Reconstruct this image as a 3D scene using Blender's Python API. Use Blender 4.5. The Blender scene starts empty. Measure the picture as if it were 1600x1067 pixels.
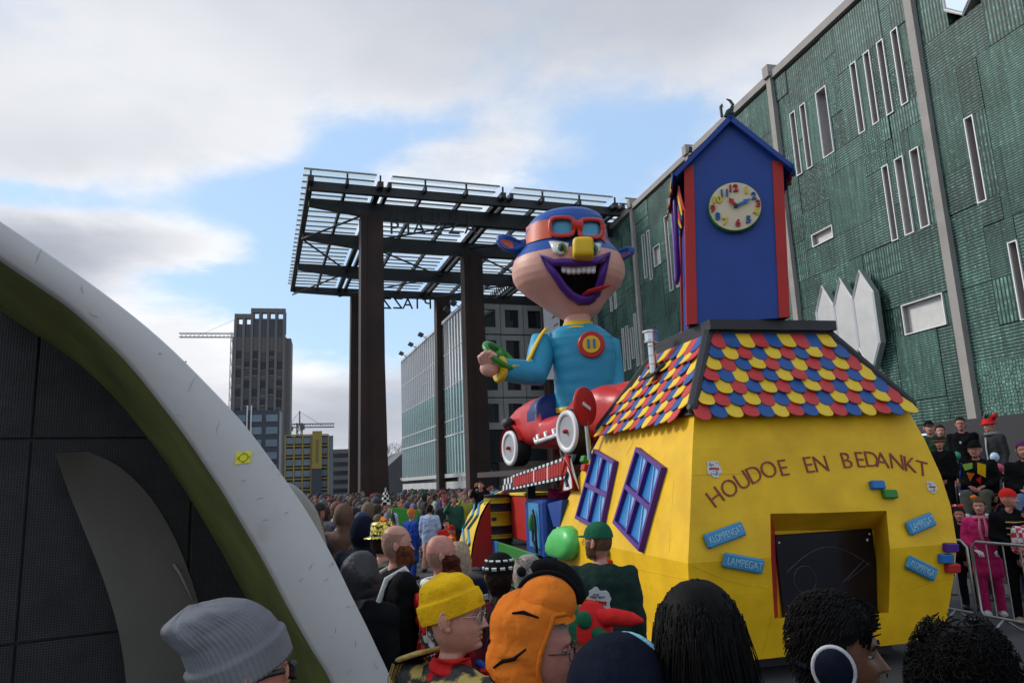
import bpy, math, random
import numpy as np
from mathutils import Matrix, Vector, noise as mnoise
random.seed(7); np.random.seed(7)
SC = bpy.context.scene
COL = SC.collection
rad = math.radians

# ------------------------------------------------------------------ camera
FPX = 1150.0
CAM_H, PITCH, ROLL = 2.1, rad(10.7), rad(2.43)
cam_d = bpy.data.cameras.new('camera'); cam = bpy.data.objects.new('camera', cam_d); COL.objects.link(cam)
cam_d.sensor_width = 36.0; cam_d.lens = 36.0*FPX/1600.0; cam_d.clip_start = 0.05; cam_d.clip_end = 4000
cam.matrix_world = Matrix.Translation((0, 0, CAM_H)) @ Matrix.Rotation(math.pi/2+PITCH, 4, 'X') @ Matrix.Rotation(-ROLL, 4, 'Z')
SC.camera = cam

# ------------------------------------------------------------------ sky, sun, exposure
SUN_AZ, SUN_EL = rad(-72), rad(34)
def setup_world():
    w = bpy.data.worlds.new('World'); SC.world = w; w.use_nodes = True
    nt = w.node_tree; nt.nodes.clear(); N = nt.nodes; L = nt.links
    def node(t, **k):
        n = N.new(t)
        for a, b in k.items(): setattr(n, a, b)
        return n
    def val(x, sock):
        if isinstance(x, (int, float)): sock.default_value = x
        else: L.new(x, sock)
    def ma(op, a, b=None, c=None, clamp=False):
        n = node('ShaderNodeMath', operation=op); n.use_clamp = clamp
        val(a, n.inputs[0])
        if b is not None: val(b, n.inputs[1])
        if c is not None: val(c, n.inputs[2])
        return n.outputs[0]
    def mix(f, a, b):
        n = node('ShaderNodeMix', data_type='RGBA'); val(f, n.inputs[0])
        for s, x in ((n.inputs[6], a), (n.inputs[7], b)):
            if isinstance(x, tuple): s.default_value = (*x, 1)
            else: L.new(x, s)
        return n.outputs[2]
    def smooth(x, lo, hi):
        n = node('ShaderNodeMapRange', interpolation_type='SMOOTHSTEP'); val(x, n.inputs[0])
        n.inputs[1].default_value = lo; n.inputs[2].default_value = hi
        return n.outputs[0]
    tc = node('ShaderNodeTexCoord'); sep = node('ShaderNodeSeparateXYZ'); L.new(tc.outputs['Generated'], sep.inputs[0])
    X, Y, Z = sep.outputs
    az = ma('ARCTAN2', X, Y); el = ma('ARCSINE', Z)
    zz = ma('ADD', ma('MAXIMUM', Z, 0.0), 0.16)
    comb = node('ShaderNodeCombineXYZ'); L.new(ma('DIVIDE', X, zz), comb.inputs[0]); L.new(ma('DIVIDE', Y, zz), comb.inputs[1])
    def noise(scale, detail, rough, off, dist=0.0):
        m = node('ShaderNodeMapping'); L.new(comb.outputs[0], m.inputs[0]); m.inputs[1].default_value = off
        n = node('ShaderNodeTexNoise'); n.inputs['Scale'].default_value = scale; n.inputs['Detail'].default_value = detail
        n.inputs['Roughness'].default_value = rough; n.inputs['Distortion'].default_value = dist
        L.new(m.outputs[0], n.inputs['Vector']); return n.outputs[0]
    n1 = noise(0.9, 8, 0.58, (3.1, 0.4, 0), 0.25); n2 = noise(0.42, 5, 0.5, (1.3, 7.2, 2)); n3 = noise(2.6, 7, 0.6, (5, 1, 4))
    wob = ma('SUBTRACT', n3, 0.5)
    def blob(px, py, wx, wy, wgt):
        u = (px-800)/FPX; v = (533.5-py)/FPX
        u2 = u*math.cos(ROLL)+v*math.sin(ROLL); v2 = -u*math.sin(ROLL)+v*math.cos(ROLL)
        d = Vector((u2, math.cos(PITCH)-v2*math.sin(PITCH), math.sin(PITCH)+v2*math.cos(PITCH))).normalized()
        a0, e0 = math.atan2(d.x, d.y), math.asin(d.z)
        da = ma('DIVIDE', ma('ADD', ma('SUBTRACT', az, a0), ma('MULTIPLY', wob, 0.10)), wx/FPX)
        de = ma('DIVIDE', ma('ADD', ma('SUBTRACT', el, e0), ma('MULTIPLY', ma('SUBTRACT', n1, 0.5), 0.14)), wy/FPX)
        q = ma('ADD', ma('MULTIPLY', da, da), ma('MULTIPLY', de, de))
        return ma('MULTIPLY', ma('EXPONENT', ma('MULTIPLY', q, -1.0)), wgt)
    cover = ma('ADD', ma('MULTIPLY', ma('SUBTRACT', n1, 0.5), 1.7), ma('MULTIPLY', ma('SUBTRACT', n2, 0.5), 0.7))
    n4 = noise(7.0, 6, 0.62, (2, 9, 1), 0.4)
    cover = ma('ADD', cover, ma('ADD', ma('MULTIPLY', wob, 1.25), ma('MULTIPLY', ma('SUBTRACT', n4, 0.5), 0.75)))
    for b in ((40, 300, 170, 26, -1.0), (400, 292, 130, 46, -1.25), (470, 385, 70, 75, -1.1), (330, 450, 120, 40, -0.9),
              (540, 250, 70, 60, -0.8), (560, 500, 150, 90, -1.2), (980, 215, 120, 50, -0.8), (640, 215, 100, 40, -0.7), (880, 300, 90, 40, -0.5),
              (170, 385, 200, 52, 1.1), (60, 420, 90, 50, 0.6), (300, 570, 170, 80, 0.8), (560, 640, 190, 90, 0.7), (900, 60, 700, 110, 0.55), (150, 150, 300, 60, 0.15),
              (760, 260, 160, 50, 0.5), (200, 230, 260, 50, 0.55)):
        cover = ma('ADD', cover, blob(*b))
    mask = smooth(cover, -0.55, 0.42)
    sky = node('ShaderNodeTexSky', sky_type='NISHITA'); sky.sun_disc = False; sky.sun_elevation = SUN_EL; sky.sun_rotation = SUN_AZ
    sky.air_density = 1.0; sky.dust_density = 0.6; sky.ozone_density = 1.6; sky.altitude = 20
    # cloud tone: bright thin edges, greyer thick bases, greyer higher up
    thick = smooth(cover, 0.0, 1.5)
    tone = ma('SUBTRACT', 1.0, ma('MULTIPLY', thick, 0.22))
    tone = ma('SUBTRACT', tone, ma('MULTIPLY', smooth(n2, 0.40, 0.62), 0.21))
    tone = ma('ADD', tone, ma('ADD', ma('MULTIPLY', ma('SUBTRACT', n1, 0.5), 0.34), ma('ADD', ma('MULTIPLY', wob, 0.34), ma('MULTIPLY', ma('SUBTRACT', n4, 0.5), 0.16))))
    tone = ma('MULTIPLY', tone, ma('SUBTRACT', 1.03, ma('MULTIPLY', smooth(el, 0.20, 0.60), 0.13)))
    ccol = mix(smooth(tone, 0.55, 1.0), (6.1, 6.6, 7.8), (9.2, 9.35, 9.7))
    sc = node('ShaderNodeVectorMath', operation='SCALE'); L.new(ccol, sc.inputs[0]); L.new(tone, sc.inputs['Scale'])
    blue = node('ShaderNodeVectorMath', operation='SCALE'); L.new(sky.outputs[0], blue.inputs[0]); blue.inputs['Scale'].default_value = BLUE
    bl2 = mix(0.62, blue.outputs[0], (5.4, 7.7, 10.8))
    out = mix(mask, bl2, sc.outputs[0])
    bg = node('ShaderNodeBackground'); L.new(out, bg.inputs[0]); bg.inputs[1].default_value = 0.1
    o = node('ShaderNodeOutputWorld'); L.new(bg.outputs[0], o.inputs[0])
BLUE = 1.5
setup_world()
sun_d = bpy.data.lights.new('sun', 'SUN'); sun_d.energy = 2.4; sun_d.angle = rad(14); sun_d.color = (1.0, 0.95, 0.88)
sun = bpy.data.objects.new('sun', sun_d); COL.objects.link(sun)
_sd = Vector((math.sin(SUN_AZ)*math.cos(SUN_EL), math.cos(SUN_AZ)*math.cos(SUN_EL), math.sin(SUN_EL)))
sun.rotation_euler = _sd.to_track_quat('Z', 'Y').to_euler(); sun.location = _sd*80
SC.view_settings.view_transform = 'Standard'; SC.view_settings.look = 'None'
SC.view_settings.exposure = 0.1; SC.view_settings.gamma = 1.0; SC.view_settings.use_curve_mapping = False
SC.render.engine = 'CYCLES'; SC.cycles.max_bounces = 6; SC.cycles.diffuse_bounces = 3; SC.cycles.glossy_bounces = 3; SC.cycles.transmission_bounces = 4
try: SC.cycles.use_denoising = True
except Exception: pass

# ------------------------------------------------------------------ geometry of the view: where a photographed point lies
def Dr(x, y):
    u = (x-800)/FPX; v = (533.5-y)/FPX
    u2 = u*math.cos(ROLL)+v*math.sin(ROLL); v2 = -u*math.sin(ROLL)+v*math.cos(ROLL)
    return Vector((u2, math.cos(PITCH)-v2*math.sin(PITCH), math.sin(PITCH)+v2*math.cos(PITCH)))
EYE = Vector((0, 0, CAM_H))
def PD(x, y, d): return EYE+Dr(x, y)*d
def PZ(x, y, z):
    d = Dr(x, y); return EYE+d*((z-CAM_H)/d.z)
class Frame:
    """a local upright frame: origin, heading az (clockwise from +Y); local x right, y ahead, z up"""
    def __init__(s, o, az):
        s.o = Vector(o); s.az = az
        s.x = Vector((math.cos(az), -math.sin(az), 0)); s.y = Vector((math.sin(az), math.cos(az), 0)); s.z = Vector((0, 0, 1))
        s.m = Matrix.Translation(s.o) @ Matrix.Rotation(-az, 4, 'Z')
    def loc(s, P): q = P-s.o; return Vector((q.dot(s.x), q.dot(s.y), q.z))
    def W(s, x, y, z): return s.o+s.x*x+s.y*y+s.z*z
    def onY(s, px, py, y):          # where the sight line through a photographed point meets local y = const
        d = Dr(px, py); t = (y-(EYE-s.o).dot(s.y))/d.dot(s.y); return s.loc(EYE+d*t)
    def onX(s, px, py, x):
        d = Dr(px, py); t = (x-(EYE-s.o).dot(s.x))/d.dot(s.x); return s.loc(EYE+d*t)
    def onZ(s, px, py, z): return s.loc(PZ(px, py, z))
ST = Frame((0, 0, 0), rad(-13.84))     # the street: x across, y along
CP = Frame((0, 0, 0), rad(-19.1))      # the canopy and the glass building

# ------------------------------------------------------------------ materials
MATS = {}
def M(name, col, rough=0.6, metal=0.0, var=0.12, vs=4.0, bump=0.0, bs=60.0, spec=0.5, detail=4, coat=0.0, col2=None, c2s=3.0, c2t=(0.55, 0.7), alpha=None, emit=None, trans=0.0, obj=False):
    if name in MATS: return MATS[name]
    m = bpy.data.materials.new(name); m.use_nodes = True; nt = m.node_tree; b = nt.nodes['Principled BSDF']; L = nt.links
    b.inputs['Roughness'].default_value = rough; b.inputs['Metallic'].default_value = metal
    b.inputs['Specular IOR Level'].default_value = spec; b.inputs['Coat Weight'].default_value = coat
    b.inputs['Transmission Weight'].default_value = trans
    tc = nt.nodes.new('ShaderNodeTexCoord')
    base = None
    if obj:
        oi = nt.nodes.new('ShaderNodeObjectInfo'); base = oi.outputs['Color']
    def nz(scale, det=detail):
        n = nt.nodes.new('ShaderNodeTexNoise'); n.inputs['Scale'].default_value = scale; n.inputs['Detail'].default_value = det
        L.new(tc.outputs['Object'], n.inputs['Vector']); return n.outputs[0]
    if var > 0 or base is not None:
        mr = nt.nodes.new('ShaderNodeMapRange'); L.new(nz(vs), mr.inputs[0]); mr.inputs[1].default_value = 0.25; mr.inputs[2].default_value = 0.75
        mr.inputs[3].default_value = 1-var; mr.inputs[4].default_value = 1+var
        s = nt.nodes.new('ShaderNodeVectorMath'); s.operation = 'SCALE'
        if base is not None: L.new(base, s.inputs[0])
        else: s.inputs[0].default_value = col
        L.new(mr.outputs[0], s.inputs['Scale']); out = s.outputs[0]
        if col2 is not None:
            mx = nt.nodes.new('ShaderNodeMix'); mx.data_type = 'RGBA'
            m2 = nt.nodes.new('ShaderNodeMapRange'); L.new(nz(c2s, 6), m2.inputs[0]); m2.inputs[1].default_value = c2t[0]; m2.inputs[2].default_value = c2t[1]
            L.new(m2.outputs[0], mx.inputs[0]); L.new(out, mx.inputs[6]); mx.inputs[7].default_value = (*col2, 1); out = mx.outputs[2]
        L.new(out, b.inputs['Base Color'])
    else: b.inputs['Base Color'].default_value = (*col, 1)
    if bump > 0:
        bm = nt.nodes.new('ShaderNodeBump'); bm.inputs['Strength'].default_value = bump; bm.inputs['Distance'].default_value = 0.02
        L.new(nz(bs), bm.inputs['Height']); L.new(bm.outputs[0], b.inputs['Normal'])
    if emit: b.inputs['Emission Color'].default_value = (*emit[0], 1); b.inputs['Emission Strength'].default_value = emit[1]
    MATS[name] = m; return m

# ------------------------------------------------------------------ mesh building
class MB:
    def __init__(s): s.v = []; s.f = []; s.mi = []; s.sm = []
    def add(s, vs, fs, mi=0, sm=False):
        o = len(s.v); s.v.extend([tuple(v) for v in vs])
        for f in fs: s.f.append([i+o for i in f]); s.mi.append(mi); s.sm.append(sm)
        return s
    def box(s, c, d, mi=0, R=None):
        x, y, z = d[0]/2, d[1]/2, d[2]/2
        vs = [Vector((a*x, b*y, e*z)) for e in (-1, 1) for b in (-1, 1) for a in (-1, 1)]
        if R is not None: vs = [R @ v for v in vs]
        vs = [v+Vector(c) for v in vs]
        return s.add(vs, [(0, 2, 3, 1), (4, 5, 7, 6), (0, 1, 5, 4), (2, 6, 7, 3), (0, 4, 6, 2), (1, 3, 7, 5)], mi)
    def rbox(s, c, d, r, mi=0, R=None, sm=True):
        """box with rounded vertical-profile edges (chamfered all round)"""
        x, y, z = d[0]/2, d[1]/2, d[2]/2; vs = []; 
        for e in (-1, 1):
            for k in (0, 1):
                ins = r if (k == 0) == (e == -1) else 0
                zz = e*z if ins else e*(z-r)
                xx, yy = x-ins, y-ins
                vs += [(-xx, -yy+r-ins*0, zz), (-xx+r, -yy, zz), (xx-r, -yy, zz), (xx, -yy+r, zz), (xx, yy-r, zz), (xx-r, yy, zz), (-xx+r, yy, zz), (-xx, yy-r, zz)]
        vs = [Vector(v) for v in vs]
        if R is not None: vs = [R @ v for v in vs]
        vs = [v+Vector(c) for v in vs]
        fs = [tuple(range(7, -1, -1)), tuple(range(24, 32))]
        for k in range(3):
            for i in range(8):
                j = (i+1) % 8; fs.append((k*8+i, k*8+j, k*8+8+j, k*8+8+i))
        return s.add(vs, fs, mi, False)
    def prism(s, poly, y0, y1, mi=0, side=None, ax='y', sm=False):
        n = len(poly)
        if ax == 'y': a = [Vector((p[0], y0, p[1])) for p in poly]; b = [Vector((p[0], y1, p[1])) for p in poly]
        elif ax == 'x': a = [Vector((y0, p[0], p[1])) for p in poly]; b = [Vector((y1, p[0], p[1])) for p in poly]
        else: a = [Vector((p[0], p[1], y0)) for p in poly]; b = [Vector((p[0], p[1], y1)) for p in poly]
        s.add(a+b, [tuple(range(n)), tuple(range(2*n-1, n-1, -1))], mi)
        return s.add(a+b, [(i, i+n, (i+1) % n+n, (i+1) % n) for i in range(n)], mi if side is None else side, sm)
    def tube(s, pts, r, n=8, mi=0, caps=True, sm=True, closed=False, flat=1.0):
        pts = [Vector(p) for p in pts]; k = len(pts)
        rr = r if isinstance(r, (list, tuple)) else [r]*k
        up = None; vs = []
        for i, p in enumerate(pts):
            if closed: t = pts[(i+1) % k]-pts[i-1]
            else: t = pts[min(i+1, k-1)]-pts[max(i-1, 0)]
            if t.length < 1e-9: t = Vector((0, 0, 1))
            t.normalize()
            if up is None:
                up = Vector((0, 0, 1)) if abs(t.z) < 0.9 else Vector((1, 0, 0))
            a = t.cross(up)
            if a.length < 1e-6: a = t.cross(Vector((0.3, 1, 0.2)))
            a.normalize(); b = a.cross(t).normalized(); up = b
            for j in range(n):
                th = 2*math.pi*j/n; vs.append(p+a*(rr[i]*math.cos(th))+b*(rr[i]*flat*math.sin(th)))
        fs = []
        for i in range(k if closed else k-1):
            i2 = (i+1) % k
            for j in range(n): fs.append((i*n+j, i*n+(j+1) % n, i2*n+(j+1) % n, i2*n+j))
        s.add(vs, fs, mi, sm)
        if caps and not closed: s.add(vs[:n]+vs[-n:], [tuple(range(n-1, -1, -1)), tuple(range(n, 2*n))], mi)
        return s
    def lathe(s, prof, n=24, c=(0, 0, 0), mi=0, R=None, sm=True, caps=True):
        vs = []
        for r, z in prof:
            for j in range(n):
                t = 2*math.pi*j/n; v = Vector((r*math.cos(t), r*math.sin(t), z))
                if R is not None: v = R @ v
                vs.append(v+Vector(c))
        fs = [(i*n+j, i*n+(j+1) % n, (i+1)*n+(j+1) % n, (i+1)*n+j) for i in range(len(prof)-1) for j in range(n)]
        s.add(vs, fs, mi, sm)
        if caps: s.add(vs[:n]+vs[-n:], [tuple(range(n-1, -1, -1)), tuple(range(n, 2*n))], mi)
        return s
    def ell(s, c, r, nu=16, nv=10, mi=0, R=None, sm=True, fn=None):
        vs = []
        for i in range(nv+1):
            ph = math.pi*i/nv-math.pi/2
            for j in range(nu):
                th = 2*math.pi*j/nu; v = Vector((r[0]*math.cos(ph)*math.cos(th), r[1]*math.cos(ph)*math.sin(th), r[2]*math.sin(ph)))
                if fn: v = fn(v)
                if R is not None: v = R @ v
                vs.append(v+Vector(c))
        fs = []
        for i in range(nv):
            for j in range(nu): fs.append((i*nu+j, i*nu+(j+1) % nu, (i+1)*nu+(j+1) % nu, (i+1)*nu+j))
        return s.add(vs, fs, mi, sm)
    def sheet(s, rows, mi=0, sm=True, closed=False):
        n = len(rows[0]); vs = [v for r in rows for v in r]
        fs = []
        for i in range(len(rows)-1):
            for j in range(n if closed else n-1): fs.append((i*n+j, i*n+(j+1) % n, (i+1)*n+(j+1) % n, (i+1)*n+j))
        return s.add(vs, fs, mi, sm)
    def quad(s, a, b, c, d, mi=0): return s.add([a, b, c, d], [(0, 1, 2, 3)], mi)
    def mesh(s, name, mats, clean=True):
        me = bpy.data.meshes.new(name); me.from_pydata(s.v, [], s.f)
        for m in (mats if isinstance(mats, (list, tuple)) else [mats]): me.materials.append(m)
        me.polygons.foreach_set('material_index', s.mi); me.polygons.foreach_set('use_smooth', s.sm)
        me.update(); me.validate(); return me
    def build(s, name, mats, parent=None, mw=None):
        return link(name, s.mesh(name, mats), parent, mw)
def link(name, me, parent=None, mw=None):
    o = bpy.data.objects.new(name, me); COL.objects.link(o)
    if parent is not None: o.parent = parent
    if mw is not None: o.matrix_world = mw if parent is None else o.matrix_world
    if parent is not None and mw is not None: o.matrix_basis = mw
    return o
def root(name, label, cat, mw=None, group=None):
    o = bpy.data.objects.new(name, None); COL.objects.link(o); o.empty_display_size = 0.2
    if mw is not None: o.matrix_world = mw
    o['label'] = label; o['category'] = cat
    if group: o['group'] = group
    return o
def tag(o, label, cat, group=None):
    o['label'] = label; o['category'] = cat
    if group: o['group'] = group
    return o
def struct(o): o['kind'] = 'structure'; return o
def Rz(a): return Matrix.Rotation(a, 3, 'Z')
def basis(x, z):          # 3x3 with columns x, y, z from an x and a z hint
    x = Vector(x).normalized(); z = Vector(z); y = z.cross(x).normalized(); z = x.cross(y)
    return Matrix((x, y, z)).transposed()
def text_mesh(s, size, ext, mirror=False, bold=0.0):
    cu = bpy.data.curves.new('text', 'FONT'); cu.body = s; cu.size = size; cu.extrude = ext; cu.align_x = 'CENTER'; cu.align_y = 'CENTER'
    cu.offset = bold; cu.resolution_u = 3
    o = bpy.data.objects.new('text', cu); COL.objects.link(o)
    dg = bpy.context.evaluated_depsgraph_get(); me = bpy.data.meshes.new_from_object(o.evaluated_get(dg))
    COL.objects.unlink(o); bpy.data.objects.remove(o); bpy.data.curves.remove(cu)
    co = np.zeros(len(me.vertices)*3); me.vertices.foreach_get('co', co); co = co.reshape(-1, 3)
    # stand the text up: local x right, z up, front towards -y
    w = np.stack([co[:, 0]*(-1 if mirror else 1), -co[:, 2], co[:, 1]], 1); me.vertices.foreach_set('co', w.ravel())
    if mirror: me.flip_normals()
    me.update(); me.materials.clear(); return me
# ================================================================== the setting
m_asph = M('asphalt', (0.055, 0.055, 0.058), 0.85, var=0.25, vs=1.2, bump=0.5, bs=90, col2=(0.09, 0.088, 0.085), c2s=0.5, c2t=(0.5, 0.75))
m_pave = M('paving', (0.16, 0.155, 0.15), 0.8, var=0.2, vs=2.0, bump=0.3, bs=40)
m_kerb = M('kerb_stone', (0.34, 0.33, 0.31), 0.8, var=0.12, bump=0.2)
m_conc = M('pillar_concrete', (0.30, 0.275, 0.255), 0.8, var=0.10, vs=1.5, bump=0.25, bs=25, col2=(0.2, 0.19, 0.18), c2s=0.6, c2t=(0.55, 0.8))
m_black = M('black_paint', (0.012, 0.012, 0.013), 0.5, var=0.1)
m_dark = M('dark_interior', (0.016, 0.016, 0.018), 0.6, var=0.2, vs=1)
m_white = M('white_paint', (0.72, 0.72, 0.72), 0.45, var=0.05)
m_steel = M('brushed_steel', (0.55, 0.55, 0.56), 0.35, 1.0, var=0.08)
m_galv = M('galvanised_steel', (0.42, 0.43, 0.44), 0.45, 0.9, var=0.12, vs=12)

g = MB(); g.add([(-900, -300, 0), (900, -300, 0), (900, 1500, 0), (-900, 1500, 0)], [(0, 1, 2, 3)])
struct(g.build('ground', m_asph))
g = MB(); W = ST.W
for x0, x1 in ((-9.5, -3.2), (9.6, 30)):
    g.add([W(x0, 24, .004), W(x1, 24, .004), W(x1, 120, .004), W(x0, 120, .004)], [(0, 1, 2, 3)])
struct(g.build('pavement', m_pave))
k = root('kerb', '', ''); del k['label'], k['category']; struct(k)
g = MB().box((0, 0, 0.05), (0.99, 0.16, 0.10)); kme = g.mesh('kerb_stone', m_kerb)
for i in range(22):
    link('kerb_stone', kme, k, ST.m @ Matrix.Translation((-8+i*0.5*2, 23.4, 0)))

# ---------------------------------------------------------------- green tiled department store
def tile_mat(name, kind, base, dark, light, sc):
    m = bpy.data.materials.new(name); m.use_nodes = True; nt = m.node_tree; L = nt.links; N = nt.nodes; b = N['Principled BSDF']
    tc = N.new('ShaderNodeTexCoord'); mp = N.new('ShaderNodeMapping'); L.new(tc.outputs['Object'], mp.inputs[0])
    def nz(s, d=5, r=0.55, vec=None):
        n = N.new('ShaderNodeTexNoise'); n.inputs['Scale'].default_value = s; n.inputs['Detail'].default_value = d; n.inputs['Roughness'].default_value = r
        L.new(vec or tc.outputs['Object'], n.inputs['Vector']); return n.outputs[0]
    if kind == 'hex':
        t = N.new('ShaderNodeTexVoronoi'); t.feature = 'DISTANCE_TO_EDGE'; t.inputs['Scale'].default_value = sc; t.inputs['Randomness'].default_value = 0.45
        L.new(tc.outputs['Object'], t.inputs['Vector']); h = N.new('ShaderNodeMapRange'); L.new(t.outputs['Distance'], h.inputs[0]); h.inputs[2].default_value = 0.22; hh = h.outputs[0]
    else:
        sx = N.new('ShaderNodeSeparateXYZ'); L.new(tc.outputs['Object'], sx.inputs[0])
        def wave(o, s, ph=None):
            a = N.new('ShaderNodeMath'); a.operation = 'MULTIPLY'; L.new(sx.outputs[o], a.inputs[0]); a.inputs[1].default_value = s*2*math.pi
            src = a.outputs[0]
            n_ = N.new('ShaderNodeMath'); n_.operation = 'MULTIPLY_ADD'; L.new(nz(1.3, 2), n_.inputs[0]); n_.inputs[1].default_value = 1.6; L.new(src, n_.inputs[2])
            c = N.new('ShaderNodeMath'); c.operation = 'SINE'; L.new(n_.outputs[0], c.inputs[0])
            d = N.new('ShaderNodeMapRange'); L.new(c.outputs[0], d.inputs[0]); d.inputs[1].default_value = -0.85; d.inputs[2].default_value = 0.35; return d.outputs[0]
        if kind == 'rib': A, B = wave('Y', sc), wave('Z', sc*0.33)
        else: A, B = wave('Z', sc), wave('Y', sc*0.4)
        mn = N.new('ShaderNodeMath'); mn.operation = 'MINIMUM'; L.new(A, mn.inputs[0])
        b2 = N.new('ShaderNodeMapRange'); L.new(B, b2.inputs[0]); b2.inputs[3].default_value = 0.55; L.new(b2.outputs[0], mn.inputs[1]); hh = mn.outputs[0]
    big = N.new('ShaderNodeMapRange'); L.new(nz(0.55, 7, 0.62), big.inputs[0]); big.inputs[1].default_value = 0.36; big.inputs[2].default_value = 0.66
    c1 = N.new('ShaderNodeMix'); c1.data_type = 'RGBA'; L.new(big.outputs[0], c1.inputs[0]); c1.inputs[6].default_value = (*base, 1); c1.inputs[7].default_value = (*light, 1)
    fine = N.new('ShaderNodeMapRange'); L.new(nz(9, 3, 0.7), fine.inputs[0]); fine.inputs[1].default_value = 0.54; fine.inputs[2].default_value = 0.70
    c3 = N.new('ShaderNodeMix'); c3.data_type = 'RGBA'; L.new(fine.outputs[0], c3.inputs[0]); L.new(c1.outputs[2], c3.inputs[6]); c3.inputs[7].default_value = (light[0]*2.0, light[1]*1.7, light[2]*1.75, 1)
    c2 = N.new('ShaderNodeMix'); c2.data_type = 'RGBA'; L.new(hh, c2.inputs[0]); c2.inputs[6].default_value = (*dark, 1); L.new(c3.outputs[2], c2.inputs[7])
    oi = N.new('ShaderNodeObjectInfo'); rm = N.new('ShaderNodeMapRange'); L.new(oi.outputs['Random'], rm.inputs[0]); rm.inputs[3].default_value = 0.74; rm.inputs[4].default_value = 1.22
    st = N.new('ShaderNodeMapping'); st.inputs['Scale'].default_value = (1, 5.5, .5); L.new(tc.outputs['Object'], st.inputs[0])
    sm = N.new('ShaderNodeMapRange'); L.new(nz(1.0, 6, .65, st.outputs[0]), sm.inputs[0]); sm.inputs[1].default_value = .3; sm.inputs[2].default_value = .7; sm.inputs[3].default_value = .5; sm.inputs[4].default_value = 1.4
    mu = N.new('ShaderNodeMath'); mu.operation = 'MULTIPLY'; L.new(rm.outputs[0], mu.inputs[0]); L.new(sm.outputs[0], mu.inputs[1])
    vs_ = N.new('ShaderNodeVectorMath'); vs_.operation = 'SCALE'; L.new(c2.outputs[2], vs_.inputs[0]); L.new(mu.outputs[0], vs_.inputs['Scale'])
    L.new(vs_.outputs[0], b.inputs['Base Color']); b.inputs['Roughness'].default_value = 0.5; b.inputs['Specular IOR Level'].default_value = 0.28
    bp = N.new('ShaderNodeBump'); bp.inputs['Strength'].default_value = 0.55; bp.inputs['Distance'].default_value = 0.02; L.new(hh, bp.inputs['Height']); L.new(bp.outputs[0], b.inputs['Normal'])
    return m
G1, G2, G3 = (0.036, 0.098, 0.077), (0.008, 0.020, 0.016), (0.115, 0.24, 0.20)
tiles = [tile_mat('green_tile_ribbed', 'rib', G1, G2, G3, 8.0), tile_mat('green_tile_courses', 'row', G1, G2, G3, 10.0),
         tile_mat('green_tile_honeycomb', 'hex', G1, G2, G3, 9.5), tile_mat('green_tile_fine', 'row', (0.034, 0.102, 0.078), (0.011, 0.032, 0.024), (0.10, 0.225, 0.182), 13.0)]
m_reveal = M('reveal_plaster', (0.30, 0.27, 0.255), 0.7, var=0.1)
m_glass = M('window_glass', (0.02, 0.025, 0.03), 0.04, 0.0, var=0, spec=1.0)
m_glassm = M('mirror_glass', (0.86, 0.92, 0.98), 0.03, 1.0, var=0)
m_pale = M('pale_blind', (0.52, 0.51, 0.49), 0.5, var=0.1)
store = root('department_store', 'green tiled department store with concrete ribs and narrow slit windows on the right', 'building', ST.m)
FX = 19.0
wins = []   # y0,y1,z0,z1,kind in street coordinates
for y0, y1 in ((25.17, 25.5), (24.47, 24.8), (21.36, 21.65), (20.63, 20.92), (19.93, 20.22), (19.23, 19.51)): wins.append((y0, y1, 14.2, 17.0, 'slit'))
wins += [(23.12, 23.74, 14.2, 17.0, 'mirror'), (20.53, 20.81, 9.76, 12.5, 'slit'), (19.82, 20.19, 9.76, 12.5, 'lit'), (19.12, 19.48, 9.76, 12.5, 'lit'),
         (16.92, 17.22, 9.76, 12.5, 'slit'), (23.79, 25.05, 10.93, 11.42, 'pale'), (19.07, 20.82, 6.43, 7.44, 'pale'), (16.2, 16.48, 5.98, 8.25, 'slit'), (16.0, 17.23, 15.7, 17.6, 'hexw'),
         (14.4, 14.75, 9.76, 12.5, 'slit'), (13.4, 13.75, 9.76, 12.5, 'slit'), (12.0, 12.4, 14.2, 17, 'slit'),
         (41.05, 41.42, 14.2, 17.0, 'slit'), (40.3, 40.65, 13.9, 17.0, 'slit'), (37.7, 38.1, 12.5, 17.0, 'slit'), (36.9, 37.2, 12.5, 17.0, 'slit'), (39.0, 39.9, 14.5, 15.7, 'pale'),
         (43.9, 44.3, 9.6, 11.6, 'slit'), (44.7, 45.1, 9.0, 11.9, 'slit'), (45.5, 45.8, 9.0, 11.9, 'slit'), (43.3, 43.6, 9.0, 12.4, 'slit'), (46.4, 46.7, 13.5, 16.5, 'slit'), (47.2, 47.5, 13.5, 16.5, 'slit'),
         (37.0, 37.4, 7.2, 9.9, 'slit'), (36.1, 36.4, 7.2, 9.9, 'slit'), (39.9, 40.3, 6.8, 9.4, 'slit'), (41.2, 41.6, 6.8, 9.9, 'slit'), (28.5, 28.9, 6.5, 9.0, 'slit'), (30, 31.6, 11, 11.6, 'pale'), (32.6, 32.9, 14.2, 17, 'slit'), (33.3, 33.6, 14.2, 17, 'slit')]
def cuts(a, b, w, inner):
    c = sorted(set([a, b]+[x for x in inner if a < x < b])); out = [c[0]]
    for x in c[1:]:
        gap = x-out[-1]
        if gap > w:
            n = int(math.ceil(gap/w)); s0 = out[-1]
            for i in range(1, n): out.append(s0+gap*i/n)
        out.append(x)
    return out
rnd = random.Random(3)
Z0, Z1 = 3.35, 19.05
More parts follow.
